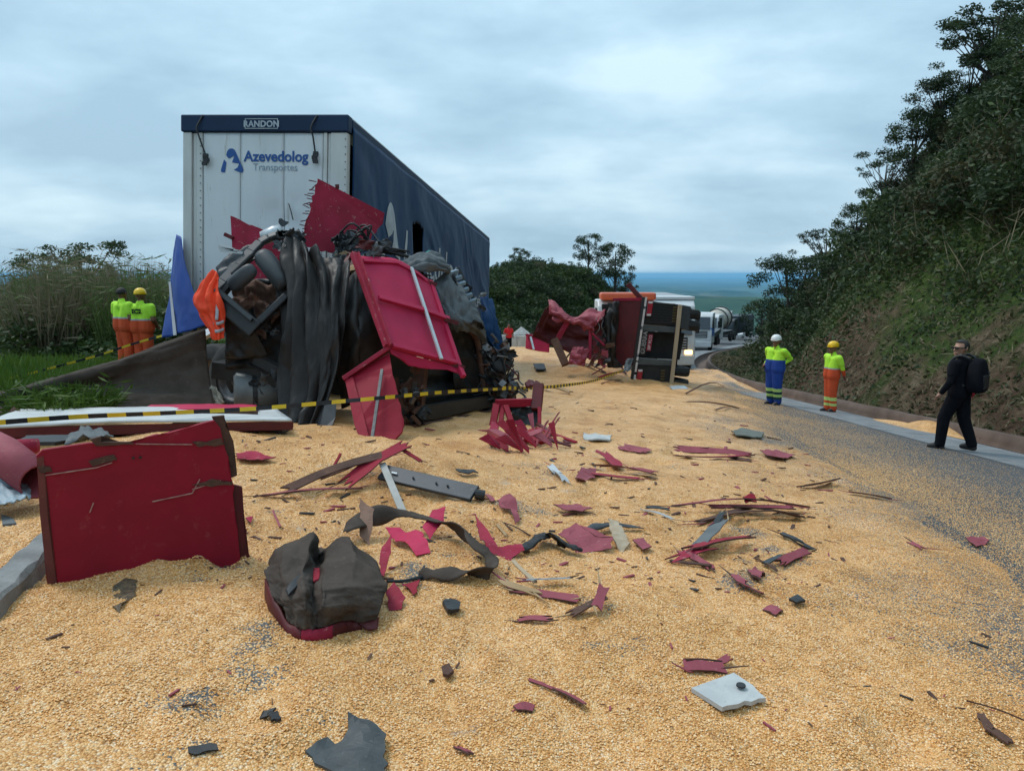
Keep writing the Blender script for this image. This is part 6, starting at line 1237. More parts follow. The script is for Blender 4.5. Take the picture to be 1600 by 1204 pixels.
o = vehicle('parked_car', 'small white car half hidden between dark truck and white car', 'car', 1147, 521, 136, -.7); car(o, M_cabw)
# ================================================================ people
M_skin = mat('skin_brown', (.16, .075, .045), (.19, .09, .055), 8, .6); M_skinl = mat('skin_tan', (.34, .18, .12), (.38, .21, .14), 8, .55)
M_lime = mat('hi_vis_lime', (.46, .82, .045), (.38, .72, .04), 7, .75, bump=.3, bscale=26, bdist=.02); M_limeb = mat('lime_band', (.52, .70, .20), (.46, .64, .18), 9, .5)
M_royal = mat('royal_blue_cloth', (.012, .055, .30), (.010, .042, .235), 5, .8, bump=.35, bscale=22, bdist=.02); M_dgreen = mat('dark_teal_cloth', (.008, .035, .05), (.01, .045, .06), 5, .8)
M_ocl = mat('orange_cloth', (.62, .085, .022), (.52, .065, .018), 6, .8, bump=.35, bscale=24, bdist=.02); M_oband = mat('orange_seam', (.60, .20, .09), (.55, .18, .08), 9, .6)
M_boot = mat('boot_leather', (.018, .017, .018), (.03, .028, .027), 9, .6); M_bcl = mat('black_cloth', (.0045, .005, .0075), (.008, .0085, .012), 5, .9, spec=.12, bump=.3, bscale=24, bdist=.02)
M_redcl = mat('red_shirt', (.55, .012, .02), (.48, .01, .018), 6, .8); M_hair = mat('dark_hair', (.012, .010, .009), (.022, .018, .015), 20, .7, bump=.4, bscale=80)
M_helw = mat('helmet_white', (.72, .73, .72), (.68, .69, .68), 5, .3); M_hely = mat('helmet_yellow', (.80, .50, .012), (.74, .45, .012), 5, .3)
def capsule(p0, p1, r0, r1, n=12, k=4):
    p0, p1 = Vector(p0), Vector(p1); d = p1-p0; t = d.normalized() if d.length > 1e-5 else Vector((0, 0, 1)); a = t.orthogonal().normalized(); b = t.cross(a); V = [p0-t*r0]; F = []
    rings = [(p0-t*r0*math.cos(math.pi/2*i/k), r0*math.sin(math.pi/2*i/k)) for i in range(1, k+1)]+[(p1+t*r1*math.sin(math.pi/2*i/k), r1*math.cos(math.pi/2*i/k)) for i in range(0, k)]
    for c, r in rings: V += [c+(a*math.cos(2*math.pi*j/n)+b*math.sin(2*math.pi*j/n))*r for j in range(n)]
    V.append(p1+t*r1); m_ = len(rings)
    for j in range(n): F.append((0, 1+(j+1) % n, 1+j))
    for i in range(m_-1):
        for j in range(n): F.append((1+i*n+j, 1+i*n+(j+1) % n, 1+(i+1)*n+(j+1) % n, 1+(i+1)*n+j))
    for j in range(n): F.append((1+(m_-1)*n+j, 1+(m_-1)*n+(j+1) % n, len(V)-1))
    return V, F
def person(label, pos, yaw, height, P_, group=None, voxel=.011):
    """P_: pose and clothes. Body grown from limbs into one continuous surface. Front is -Y."""
    caps = []
    def C(p0, p1, r0, r1, m): caps.append((Vector(p0), Vector(p1), r0, r1, m))
    sk = P_['skin']; top = P_['top']; mid = P_.get('mid', P_['low']); low = P_['low']; slv = P_.get('sleeve', top); bulk = P_.get('bulk', 1.0); ln = P_.get('lean', 0.0)
    def Lx(x, y, z): return Vector((x, y - ln*(z-.95), z))
    waist = P_.get('split', 1.12)
    tops = lambda z: (M_refl if (mid is M_ocl and z > waist-.035) else mid) if z < waist else top
    for s_ in (-1, 1):
        C(Lx(s_*.075*bulk, 0, .93), Lx(s_*.07*bulk, .005, 1.10), .125*bulk, .118*bulk, tops)
        C(Lx(s_*.07*bulk, .005, 1.10), Lx(s_*.09*bulk, .01, 1.34), .118*bulk, .118, tops)
        C(Lx(s_*.06, .02, 1.36), Lx(s_*.175*min(bulk, 1.2), .015, 1.40), .09*min(bulk, 1.15), .075, top)
        C(Lx(s_*.04, .03, 1.42), Lx(s_*.02, .02, 1.49), .07, .058, top)
    hd_ = P_.get('head_yaw', 0.0); Rh = Matrix.Rotation(hd_, 3, 'Z'); hc = Lx(0, -.005, 1.60)
    def H(x, y, z): return hc + Rh @ Vector((x, y, z))
    C(Lx(0, .015, 1.44), H(0, .02, -.06), .056, .055, sk)
    C(H(0, .012, .045), H(0, .012, .06), .098, .095, sk); C(H(0, -.025, -.02), H(0, -.035, -.055), .070, .052, sk); C(H(0, -.05, .02), H(0, -.05, .03), .062, .06, sk)
    C(H(0, -.108, .03), H(0, -.122, -.002), .010, .016, sk); C(H(-.025, -.098, -.045), H(.025, -.098, -.045), .013, .013, sk); C(H(0, -.085, -.082), H(0, -.08, -.085), .024, .024, sk)
    for s_ in (-1, 1): C(H(s_*.096, .015, .01), H(s_*.10, .02, .045), .014, .018, sk); C(H(s_*.035, -.098, .048), H(s_*.05, -.092, .048), .012, .01, sk)
    for k, s_ in enumerate((-1, 1)):
        sh = Lx(s_*.205*min(bulk, 1.2), .015, 1.385); el = Vector(P_['elbow'][k]); wr = Vector(P_['wrist'][k]); el.y -= ln*(el.z-.95); wr.y -= ln*(wr.z-.95)*.5
        hs = P_.get('short', 0)
        C(sh, sh.lerp(el, .55), .074*min(bulk, 1.2), .066*min(bulk, 1.2), slv); C(sh.lerp(el, .5), el, .064, .055, slv if not hs else sk); C(el, el.lerp(wr, .85), .055, .042, P_.get('fore', slv) if not hs else sk)
        d = (wr-el).normalized(); pl = wr+d*.045; C(wr-d*.02, pl, .034, .036, sk)
        sdv = d.cross(Vector((0, 1, 0.2))).normalized(); bend = Vector((0, -.35, 0))+d*.0
        for q in range(4):
            b0 = pl+d*.02+sdv*(q-1.5)*.021; l_ = (.035, .042, .040, .031)[q]; c1 = b0+d*l_; C(b0, c1, .0125, .0115, sk); C(c1, c1+(d+bend).normalized()*l_*.9, .0115, .0105, sk)
        tb = wr+d*.02+sdv*.032*s_; C(tb, tb+(d*.7+sdv*.6*s_+Vector((0, -.4, 0))).normalized()*.05, .014, .012, sk)
        hp = Lx(s_*.085, 0, .93); kn = Vector(P_['knee'][k]); an = Vector(P_['ankle'][k])
        lb = P_.get('bands'); lowf = (lambda z: next((bm_ for a0, a1, bm_ in lb if a0 < z < a1), low)) if lb else low
        w2 = P_.get('loose', 1.0)
        C(hp, kn, .112*w2, .085*w2, lowf); C(kn, an, .085*w2, .068*w2, lowf); 
        td = Vector(P_['toe'][k]); C(an+Vector((0, 0, -.02)), an+Vector((0, .02, -.055)), .062, .05, P_['boot']); C(an+Vector((0, .03, -.06)), an+td*.15+Vector((0, 0, -.062)), .048, .042, P_['boot']); C(an+td*.05+Vector((0, 0, -.03)), an+td*.14+Vector((0, 0, -.055)), .05, .042, P_['boot'])
    mb = MB()
    for p0, p1, r0, r1, m_ in caps: mb.add(*capsule(p0, p1, r0, r1))
    tmp = mb.build('tmp', M_skin); md = tmp.modifiers.new('r', 'REMESH'); md.mode = 'VOXEL'; md.voxel_size = voxel
    sm_ = tmp.modifiers.new('s', 'SMOOTH'); sm_.factor = .5; sm_.iterations = 3
    dg = bpy.context.evaluated_depsgraph_get(); me = bpy.data.meshes.new_from_object(tmp.evaluated_get(dg)); bpy.data.objects.remove(tmp)
    n = len(me.polygons); cen = np.empty(n*3, np.float32); me.polygons.foreach_get('center', cen); cen = cen.reshape(-1, 3)
    best = np.full(n, 9e9); bi = np.zeros(n, int)
    for i, (p0, p1, r0, r1, m_) in enumerate(caps):
        a = np.array(p0); d = np.array(p1-p0); L2 = max(float(d@d), 1e-9); t = np.clip(((cen-a)@d)/L2, 0, 1); q = np.linalg.norm(cen-a-t[:, None]*d, axis=1)-(r0+(r1-r0)*t); u_ = q < best; best[u_] = q[u_]; bi[u_] = i
    ml = []; idx = np.zeros(n, np.int32)
    for f in range(n):
        m_ = caps[bi[f]][4]; m_ = m_(cen[f][2]) if not isinstance(m_, bpy.types.Material) else m_
        if m_ not in ml: ml.append(m_)
        idx[f] = ml.index(m_)
    me.materials.clear()
    for m_ in ml: me.materials.append(m_)
    me.polygons.foreach_set('material_index', idx); me.polygons.foreach_set('use_smooth', np.ones(n, bool))
    zmin = min(v.co.z for v in me.vertices); sc = height/1.80
    o = thing('person', label, 'person', pos, group, world=False, rotz=yaw); o.scale = (sc, sc, sc); o.location.z -= zmin*sc+.01
    b = bpy.data.objects.new('body', me); COL.objects.link(b); b.parent = o
    ev = MB()
    for s_ in (-1, 1): ev.lathe([(.001, .009), (.006, .007), (.009, .0)], H(s_*.036, -.103, .034), Rh @ Vector((0, -1, 0)), 8)
    part(o, ev, 'eyes', M_black)['kind'] = 'stuff'
    if P_.get('helmet'):
        hm_ = MB(); prof_ = [(.001, .215), (.045, .208), (.085, .185), (.112, .145), (.122, .10), (.123, .075), (.116, .073)]
        hm_.lathe([(r, h) for r, h in prof_], H(0, .008, -.01), (0, 0, 1), 22)
        for v in hm_.v: v.y = (v.y-H(0, .008, 0).y)*1.14+H(0, .008, 0).y
        h_ = part(o, hm_, 'helmet', P_['helmet'], smooth=True, solid=.006)
        br = MB(); ar = [H(.105*math.sin(a), -.115-.065*math.cos(a)*1.0+.04, .066-.012*math.cos(a)) for a in np.linspace(-1.35, 1.35, 11)]; ai = [H(.100*math.sin(a), -.075*math.cos(a)-.02, .078) for a in np.linspace(-1.35, 1.35, 11)]
        br.add(ar+ai, [(i, i+1, i+12, i+11) for i in range(10)]); part(h_, br, 'brim', P_['helmet'], solid=.008)
    if P_.get('hair'):
        hr = MB(); bm_ = bmesh.new(); bmesh.ops.create_uvsphere(bm_, u_segments=16, v_segments=10, radius=1)
        keep = [v for v in bm_.verts]; V = [H(v.co.x*.1035, v.co.y*.108+.018, v.co.z*.106+.058) for v in keep]; F = [tuple(v.index for v in f.verts) for f in bm_.faces if f.calc_center_median().z > -.25 and not (f.calc_center_median().y < -.45 and f.calc_center_median().z < .45)]
        bm_.free(); part(o, hr.add(V, F), 'hair', M_hair, smooth=True, solid=.01)
    if P_.get('glasses'):
        g_ = MB()
        for s_ in (-1, 1): g_.box(H(s_*.037, -.116, .035), Rh @ Vector((.03, 0, 0)), Rh @ Vector((0, .005, 0)), (0, 0, .02)); g_.beam(H(s_*.07, -.11, .04), H(s_*.105, .01, .04), .008, .01)
        g_.beam(H(-.02, -.118, .045), H(.02, -.118, .045), .006, .008); part(o, g_, 'sunglasses', M_black)
    for nm, txt, sz, z_, m_ in P_.get('backtext', []):
        V, F = text_mesh(txt, sz, .003, .006, 1.0, 'CENTER'); part(o, MB().add([Vector((-v.x, .128*bulk+.012+abs(v.x)*-.10, z_+v.y)) for v in V], F), nm, m_, solid=.004)
    return o
def stand(px, py): p = G(px, py); return p
legs = dict(knee=((-.105, -.01, .50), (.105, -.01, .50)), ankle=((-.11, .03, .10), (.11, .03, .10)), toe=((-.2, -.98, 0), (.2, -.98, 0)))
wk_bands_b = [(.16, .22, M_dgreen), (.22, .295, M_limeb), (.295, .36, M_dgreen), (.36, .44, M_limeb)]
wk_bands_o = [(.17, .235, M_limeb), (.235, .30, M_ocl), (.30, .39, M_limeb)]
person('worker in white helmet, lime and royal blue overalls, standing on the road', stand(1208, 632), math.radians(-58), 1.80,
       dict(legs, skin=M_skin, top=M_lime, mid=M_royal, low=M_royal, split=1.17, sleeve=M_lime, fore=M_lime, bulk=1.42, loose=1.45, boot=M_boot, helmet=M_helw, bands=wk_bands_b, elbow=((-.30, .12, 1.14), (.30, .22, 1.20)), wrist=((-.24, -.10, 1.03), (.16, .02, 1.02)), head_yaw=.25))
person('worker in yellow helmet, lime top and orange trousers, beside the gutter', stand(1296, 643), math.radians(-78), 1.72,
       dict(legs, skin=M_skin, top=M_lime, mid=M_ocl, low=M_ocl, split=1.14, bulk=1.25, loose=1.25, boot=M_boot, helmet=M_hely, bands=wk_bands_o, elbow=((-.29, .10, 1.12), (.29, .10, 1.12)), wrist=((-.22, .20, .95), (.22, .20, .95)), fore=M_ocl, knee=((-.07, -.01, .5), (.07, .0, .5)), ankle=((-.075, -.02, .10), (.075, .05, .10)), head_yaw=.15))
bp = stand(1492, 703)
bpers = person('man in black clothes and sunglasses walking along the asphalt', bp, math.radians(-142), 1.80,
       dict(skin=M_skinl, top=M_bcl, mid=M_bcl, low=M_bcl, bulk=1.15, loose=1.12, boot=M_boot, hair=True, glasses=True, lean=.05, elbow=((-.30, .14, 1.12), (.31, -.02, 1.12)), wrist=((-.33, .06, .88), (.30, -.16, .92)), knee=((-.11, .05, .50), (.11, -.16, .52)), ankle=((-.13, .19, .12), (.13, -.18, .10)), toe=((-.1, -.99, 0), (.1, -.99, 0)), head_yaw=1.15))
# his backpack and the red item at the hip
o = thing('backpack', 'black backpack on the walking man', 'backpack', Vector(bp)+Vector((0, 0, 1.0)), None, world=False, rotz=math.radians(-142))
g_ = MB(); V = []; F = []
bm_ = bmesh.new(); bmesh.ops.create_cube(bm_, size=1); bmesh.ops.subdivide_edges(bm_, edges=bm_.edges[:], cuts=5, use_grid_fill=True)
for v in bm_.verts:
    c = v.co*2; k_ = 1/max(.001, (abs(c.x)**4+abs(c.y)**4+abs(c.z)**4)**.25)*max(abs(c.x), abs(c.y), abs(c.z)); c = c*k_; wz = 1-.25*max(0, c.z)-.0; V.append(Vector((c.x*.175*wz, .235+c.y*.115*(1.1-.25*c.z), .22+c.z*.27)))
F = [tuple(v.index for v in f.verts) for f in bm_.faces]; bm_.free()
part(o, MB().add(V, F), 'bag', M_bcl, smooth=True)
part(o, MB().abox(-.11, .11, .33, .375, .02, .24), 'pocket', M_black, bevel=.03); part(o, MB().lathe([(.001, .01), (.022, .01), (.024, 0)], (-.06, .37, .27), (0, 1, 0), 10), 'badge', M_dark)
for s_ in (-1, 1): part(o, MB().tube(path([(s_*.10, .16, .47), (s_*.13, .02, .52), (s_*.14, -.11, .42), (s_*.15, -.12, .22), (s_*.16, .12, .05)], 16), .022, 8), 'shoulder_strap', M_black, smooth=True)
o = thing('red_pouch', 'round red item hanging at the walking man hip', 'pouch', Vector(bp)+Vector((0, 0, .82)), None, world=False, rotz=math.radians(-142))
part(o, MB().lathe([(.001, .035), (.05, .03), (.065, 0), (.05, -.03), (.001, -.035)], (-.22, .09, .08), (-.6, .8, 0), 14), 'pouch', mat('red_pouch', (.50, .02, .03), (.42, .015, .025), 8, .6), smooth=True); part(o, MB().tube([(-.2, .09, .14), (-.19, .06, .24)], .012, 6), 'clip', M_black)
back_legs = legs
p1 = P(198, 560, 16.3); p1.z = Hs(p1.x, p1.y); p2 = P(226, 560, 16.2); p2.z = Hs(p2.x, p2.y)
person('bareheaded worker in lime top and orange trousers in the grass', p1, math.radians(150), 1.76,
       dict(legs, skin=M_skin, top=M_lime, mid=M_ocl, low=M_ocl, split=1.14, boot=M_boot, hair=True, loose=1.3, bulk=1.38, short=1, elbow=((-.29, .03, 1.12), (.29, .03, 1.12)), wrist=((-.30, -.08, .90), (.30, -.05, .90)), head_yaw=.3))
person('worker in yellow helmet seen from behind in the grass', p2, math.radians(172), 1.74,
       dict(legs, skin=M_skin, top=M_lime, mid=M_ocl, low=M_ocl, split=1.14, boot=M_boot, helmet=M_hely, loose=1.3, bulk=1.38, short=1, elbow=((-.29, .03, 1.12), (.29, .03, 1.12)), wrist=((-.25, -.14, .98), (.25, -.14, .98)), head_yaw=-.2, backtext=[('back_lettering', 'EC2', .13, 1.26, mat('dark_print', (.01, .02, .03), (.015, .025, .035), 5, .7))]))
p3 = P(795, 544, 46); p3.z = max(float(rz(p3.x, p3.y)), float(tz(p3.x, p3.y)))
person('man in red shirt and black trousers beyond the far corn mound', p3, math.radians(20), 1.74,
       dict(legs, skin=M_skin, top=M_redcl, mid=M_redcl, low=M_bcl, split=1.0, boot=M_boot, hair=True, short=1, elbow=((-.30, .08, 1.12), (.30, .08, 1.12)), wrist=((-.18, -.10, 1.08), (.26, -.05, .92))), voxel=.02)
# ================================================================ plants
M_lf = mat('leaf_dark', (.022, .042, .017), (.052, .076, .027), .9, .55, rand=.28, trans=.25, spec=.25)
M_lf2 = mat('leaf_mid', (.022, .046, .012), (.052, .078, .020), .9, .55, rand=.25, trans=.25, spec=.25)
M_lf3 = mat('leaf_olive', (.038, .042, .018), (.072, .068, .030), .9, .6, rand=.25, trans=.25, spec=.2)
M_dry = mat('dry_stalk', (.15, .125, .075), (.26, .22, .14), 1.2, .8, rand=.2, trans=.2, spec=.15)
M_grs = mat('verge_grass', (.045, .095, .012), (.085, .140, .022), .7, .6, rand=.15, trans=.3, spec=.2)
M_bark = mat('bark', (.050, .040, .032), (.085, .070, .055), 7, .9, stretch=(1, 1, .25), bump=.6, bscale=14)
def leaves(cen, rad, n, size, flat=.75, droop=.2):
    """leaf quads spread through clumps: cen (k,3), rad (k,)"""
    k = len(cen); w = rad**2; pick = rng.choice(k, n, p=w/w.sum()); d = rand_dirs(n); r = rng.random(n)**.45
    C = cen[pick] + d*(rad[pick]*r)[:, None]*np.array([1, 1, flat])
    a = rand_dirs(n); a[:, 2] = a[:, 2]*.6-droop; a /= np.linalg.norm(a, axis=1)[:, None]; b = np.cross(a, rand_dirs(n)); b /= np.linalg.norm(b, axis=1)[:, None]+1e-6
    s = size*(.6+.8*rng.random(n)); return C, a*s[:, None], b*(s*.42)[:, None]
def make_tree(name, label, h, cr, nclump, nleaf, lsize, m, flat=.6, base=.45, spread=1.0, group=None, airy=False, cat='tree', trunk=.16):
    o = thing(name, label, cat, (0, 0, 0), group, world=False); tk = MB(); rr_ = random.Random(nleaf+nclump)
    lean = Vector((rr_.uniform(-.25, .25), rr_.uniform(-.25, .25), 0))*cr*.6; top_ = Vector((0, 0, h*.86))+lean
    tp = path([(0, 0, -.6), Vector((0, 0, h*.25))+lean*.15, Vector((0, 0, h*.55))+lean*.6, top_], 12); tk.tube(tp, [trunk*(1.25-.95*i/11) for i in range(12)], 8)
    cen = []; rad = []
    for i in range(nclump):
        a = rr_.uniform(0, 6.28); q = rr_.uniform(0, 1)**.5; z = base+(1-base)*rr_.random(); prof = math.sin(math.pi*min(1, max(.08, (z-base)/(1-base)*.8+.12)))**.7 if not airy else (1.0 if z > .75 else .7)
        c = Vector((math.cos(a)*cr*q*prof*spread, math.sin(a)*cr*q*prof*spread, z*h))+lean*z; cen.append(c); rad.append(cr*rr_.uniform(.16, .34)*(.8 if airy else 1))
        if i % 2 == 0 or airy:
            s_ = tp[min(11, int(11*max(.25, z-.25)))]; tk.tube(path([s_, s_.lerp(c, .5)+Vector((0, 0, -.06*h*rr_.random())), c], 7), [trunk*.42*(1-.75*j/6) for j in range(7)], 5)
    x = tk.build('trunk', M_bark, None, smooth=True); x.parent = o
    C, A, B = leaves(np.array([tuple(c) for c in cen]), np.array(rad), nleaf, lsize, flat)
    q = quads_mesh('crown', C, A, B, m); q.parent = o; return o
def make_shrub(name, label, r, h, nleaf, lsize, m, group, cat='shrub', stems=5):
    o = thing(name, label, cat, (0, 0, 0), group, world=False); tk = MB(); rr_ = random.Random(nleaf); cen = []; rad = []
    for i in range(11):
        a = rr_.uniform(0, 6.28); q = rr_.random()**.6; c = Vector((math.cos(a)*r*q, math.sin(a)*r*q, h*rr_.uniform(.2, .9)*(1-.35*q))); cen.append(c); rad.append(r*rr_.uniform(.28, .48))
        if i < stems: tk.tube(path([(0, 0, -.3), (c.x*.3, c.y*.3, c.z*.5), c*1.05], 6), [.035*(1-.12*j) for j in range(6)], 5)
    x = tk.build('stem', M_bark, None); x.parent = o
    C, A, B = leaves(np.array([tuple(c) for c in cen]), np.array(rad), nleaf, lsize, .8)
    ok = C[:, 2] > -.15; q = quads_mesh('foliage', C[ok], A[ok], B[ok], m); q.parent = o; return o
def make_grass(name, label, r, h, n, m, group, w=.012, cat='grass clump', splay=.35):
    o = thing(name, label, cat, (0, 0, 0), group, world=False)
    o['kind'] = 'thing'; a = rng.random(n)*6.28; q = r*rng.random(n)**.6; bx0 = np.stack([np.cos(a)*q, np.sin(a)*q, np.zeros(n)], 1)
    hh = h*(.45+.6*rng.random(n)); dr = np.stack([np.cos(a)*splay*rng.random(n), np.sin(a)*splay*rng.random(n), np.ones(n)], 1) + .25*rng.normal(size=(n, 3))*np.array([1, 1, .1]); dr /= np.linalg.norm(dr, axis=1)[:, None]
    wv = np.cross(dr, rand_dirs(n)); wv /= np.linalg.norm(wv, axis=1)[:, None]
    A1 = dr*(hh*.5)[:, None]; C1 = bx0+A1
    # drooping leaf blades along the stalk
    k = n; st = rng.integers(0, n, k); f = .25+.75*rng.random(k); base_ = bx0[st]+dr[st]*(hh[st]*f)[:, None]; dd = rand_dirs(k); dd[:, 2] = np.abs(dd[:, 2])*.4-.05; ll = .12+.18*rng.random(k)*h*.5
    A2 = dd*ll[:, None]; w2 = np.cross(dd, rand_dirs(k)); w2 /= np.linalg.norm(w2, axis=1)[:, None]
    q = quads_mesh('blades', np.concatenate([C1, base_+A2]), np.concatenate([A1, A2]), np.concatenate([wv*w, w2*w*1.3]), m); q.parent = o; return o
def hit(px, py):
    r = ray(px, py); t = 3*np.exp(np.linspace(0, 4.6, 900)); pts = np.array((0, 0, CAMZ))+np.outer(t, np.array(r)); h = tz(pts[:, 0], pts[:, 1]); k = np.argmax(pts[:, 2] < h)
    return Vector(pts[k]) if (pts[:, 2] < h).any() else None
_hit = hit
def hit(px, py):
    for k in range(40):
        p = _hit(px, py+k*10)
        if p is not None: return p
def place(proto, loc, rz_, sc, label=None, used=set()):
    if proto.name in used: o = copy_tree(proto)
    else: o = proto; used.add(proto.name)
    o.location = loc; o.rotation_euler = (0, 0, rz_); o.scale = sc if isinstance(sc, tuple) else (sc, sc, sc)
    if label: o['label'] = label
    return o
rv_ = random.Random(99)
# --- right hillside thicket: shrubs as individuals
SG = 'shrubs covering the hillside right of the road'
prot = [make_shrub('hillside_shrub', 'dark green shrub in the thicket on the right hillside', 1.3, 1.9, 1500, .085, M_lf, SG), make_shrub('hillside_shrub', 'mid green shrub in the thicket on the right hillside', 1.1, 1.5, 1300, .085, M_lf2, SG), make_shrub('hillside_shrub', 'olive brownish shrub in the thicket on the right hillside', 1.2, 1.7, 1200, .08, M_lf3, SG)]
cnt = 0
while cnt < 295:
    y = rv_.uniform(11, 105); s_ = 2.2+rv_.random()**.8*18; x = float(e_r(y))+s_
    u_ = x/y*1200+800
    if u_ > 1680 and rv_.random() < .93: continue
    if s_ < 4.5 and rv_.random() < .6: continue
    z = float(tz(x, y)); py = 428-(z-CAMZ)/y*1200
    pk = rv_.choices(prot, (5, 2.2, 2.4))[0]; zone = 'low on' if s_ < 5 else ('high on' if s_ > 12 else 'midway up'); dist = 'above the walking man' if u_ > 1450 else ('above the two helmeted workers' if u_ > 1180 else 'near the road bend')
    place(pk, (x, y, z-.15), rv_.uniform(0, 6.28), (rv_.uniform(.8, 1.35)*(1 if s_ > 5 else .5),)*2+(rv_.uniform(.8, 1.35)*(1 if s_ > 5 else .5),), '%s shrub %s the right hillside %s' % ({prot[0]: 'dark green', prot[1]: 'mid green', prot[2]: 'olive brown'}[pk], zone, dist)); cnt += 1
TG = 'trees along the ridge of the right hillside'
t1 = make_tree('hillside_tree', 'x', 5.2, 2.4, 36, 7000, .08, M_lf, .62, .25, group=TG, trunk=.12)
t2 = make_tree('hillside_tree', 'x', 6.2, 2.6, 46, 7000, .075, M_lf, .5, .35, group=TG, airy=True, trunk=.11)
for (px, py, sc, pr, lab) in ((1215, 470, 1.05, t1, 'dark dense tree where the right hillside meets the valley'), (1232, 445, 1.0, t1, 'dense tree just above the lowest tree of the hillside'), (1195, 400, .65, t2, 'thin leafy tree lowest on the hillside skyline'), (1215, 372, .85, t2, 'airy tree second from the bottom of the hillside skyline'), (1250, 342, .80, t2, 'airy tree third from the bottom of the hillside skyline'),
                          (1290, 312, .7, t2, 'small tree below the middle of the hillside skyline'), (1330, 290, .75, t1, 'small bushy tree in the middle of the hillside skyline'), (1375, 250, .8, t2, 'airy tree above the middle of the hillside skyline'), (1420, 215, 1.0, t1, 'broad dark tree high on the hillside skyline'), (1468, 178, .95, t1, 'dark tree just left of the topmost tree'), (1215, 430, 1.0, t1, 'dense tree inside the lower hillside thicket'), (1505, 150, .8, t2, 'airy tree beneath the topmost tree'), (1560, 125, .9, t1, 'bushy tree at the right frame edge under the topmost tree'), (1590, 160, .8, t1, 'dark tree cut by the right frame edge')):
    p = hit(px, py)
    if p is None: p = hit(px, py+25) or hit(px, py+60)
    if p is None: continue
    place(pr, p-Vector((0, 0, .3)), rv_.uniform(0, 6.28), sc, lab)
bt = make_tree('hillside_tree', 'tall spreading tree at the top right corner, trunk bare', 6.2, 3.4, 26, 5200, .11, M_lf, .45, .55, group=TG, airy=True, trunk=.16)
p = hit(1548, 130) or hit(1548, 180) or hit(1560, 230) or hit(1570, 300); place(bt, p-Vector((0, 0, .4)), .6, 1.0)
# --- undergrowth on the hillside, leaf by leaf
n = 210000; y = 9+90*rng.random(n)**1.5; s_ = 1.1+20*rng.random(n)**1.3; x = e_r(y)+s_; den = sstep(1.2, 5.0, s_+4.0*fbm(x*.35, y*.35, 3, 51)); ok = (rng.random(n) < .12+.88*den) & (x/y < .75)
x, y, s_ = x[ok], y[ok], s_[ok]; n = len(x); z = tz(x, y)
hgt = rng.random(n)**1.5*(.12+.55*sstep(2, 7, s_)*np.clip(.6+1.4*fbm(x*.5, y*.5, 3, 53), .1, 1.4)); C = np.stack([x, y, z+hgt], 1); a = rand_dirs(n); a[:, 2] = np.abs(a[:, 2])*.7; b = np.cross(a, rand_dirs(n)); b /= np.linalg.norm(b, axis=1)[:, None]; sz = (.05+.07*rng.random(n))*(.75+.010*y)
sel = fbm(x*.22, y*.22, 3, 57)+.25*(rng.random(n)-.5)
for nm, msk, mt in (('undergrowth', sel > .02, M_lf2), ('undergrowth', (sel <= .02) & (sel > -.12), M_lf), ('undergrowth', sel <= -.12, M_lf3)):
    tag(quads_mesh(nm, C[msk], a[msk]*sz[msk][:, None], b[msk]*(sz[msk]*.4)[:, None], mt), 'low leafy undergrowth covering the right hillside', 'undergrowth', kind='stuff')
# dense thicket clumps filling the slope between the shrubs
k = 2300; y = 10+88*rng.random(k)**1.2; s_ = 3.0+18*rng.random(k); x = e_r(y)+s_; ok = (x/y < .78) & (rng.random(k) < sstep(2.5, 6, s_+2.5*fbm(x*.3, y*.3, 2, 71))); x, y = x[ok], y[ok]; cen = np.stack([x, y, tz(x, y)+.3+.5*rng.random(len(x))], 1); rad = (.45+.6*rng.random(len(x)))*(.8+.006*y)
for nm_, mk_, frac in ((0, M_lf, 90000), (1, M_lf3, 45000), (2, M_lf2, 40000)):
    q = fbm(cen[:, 0]*.3, cen[:, 1]*.3, 2, 73+nm_) > -.1
    C, A, B = leaves(cen[q], rad[q], frac, .10, .9); tag(quads_mesh('hillside_thicket', C, A, B, mk_), 'dense tangled thicket between the shrubs of the right hillside', 'thicket', kind='stuff')
n = 9000; i_ = rng.integers(0, len(cen), n); a = rand_dirs(n); a[:, 2] = np.abs(a[:, 2])+.3; l_ = .25+.45*rng.random(n); b = np.cross(a, rand_dirs(n)); b /= np.linalg.norm(b, axis=1)[:, None]
tag(quads_mesh('bare_twigs', cen[i_]+rand_dirs(n)*.5+a*l_[:, None]*.5, a*l_[:, None], b*.012, M_dry), 'pale bare twigs sticking out of the hillside thicket', 'twigs', kind='stuff')
# dry litter and stems on the bare cut
n = 20000; y = 9+55*rng.random(n)**1.2; s_ = 1.0+5*rng.random(n); x = e_r(y)+s_; z = tz(x, y); C = np.stack([x, y, z+.03+.12*rng.random(n)], 1); a = rand_dirs(n); b = np.cross(a, rand_dirs(n)); b /= np.linalg.norm(b, axis=1)[:, None]; sz = .04+.10*rng.random(n)
tag(quads_mesh('dry_litter', C, a*sz[:, None], b*(sz*.14)[:, None], M_dry), 'dry leaf litter on the bare earth above the gutter', 'litter', kind='stuff')
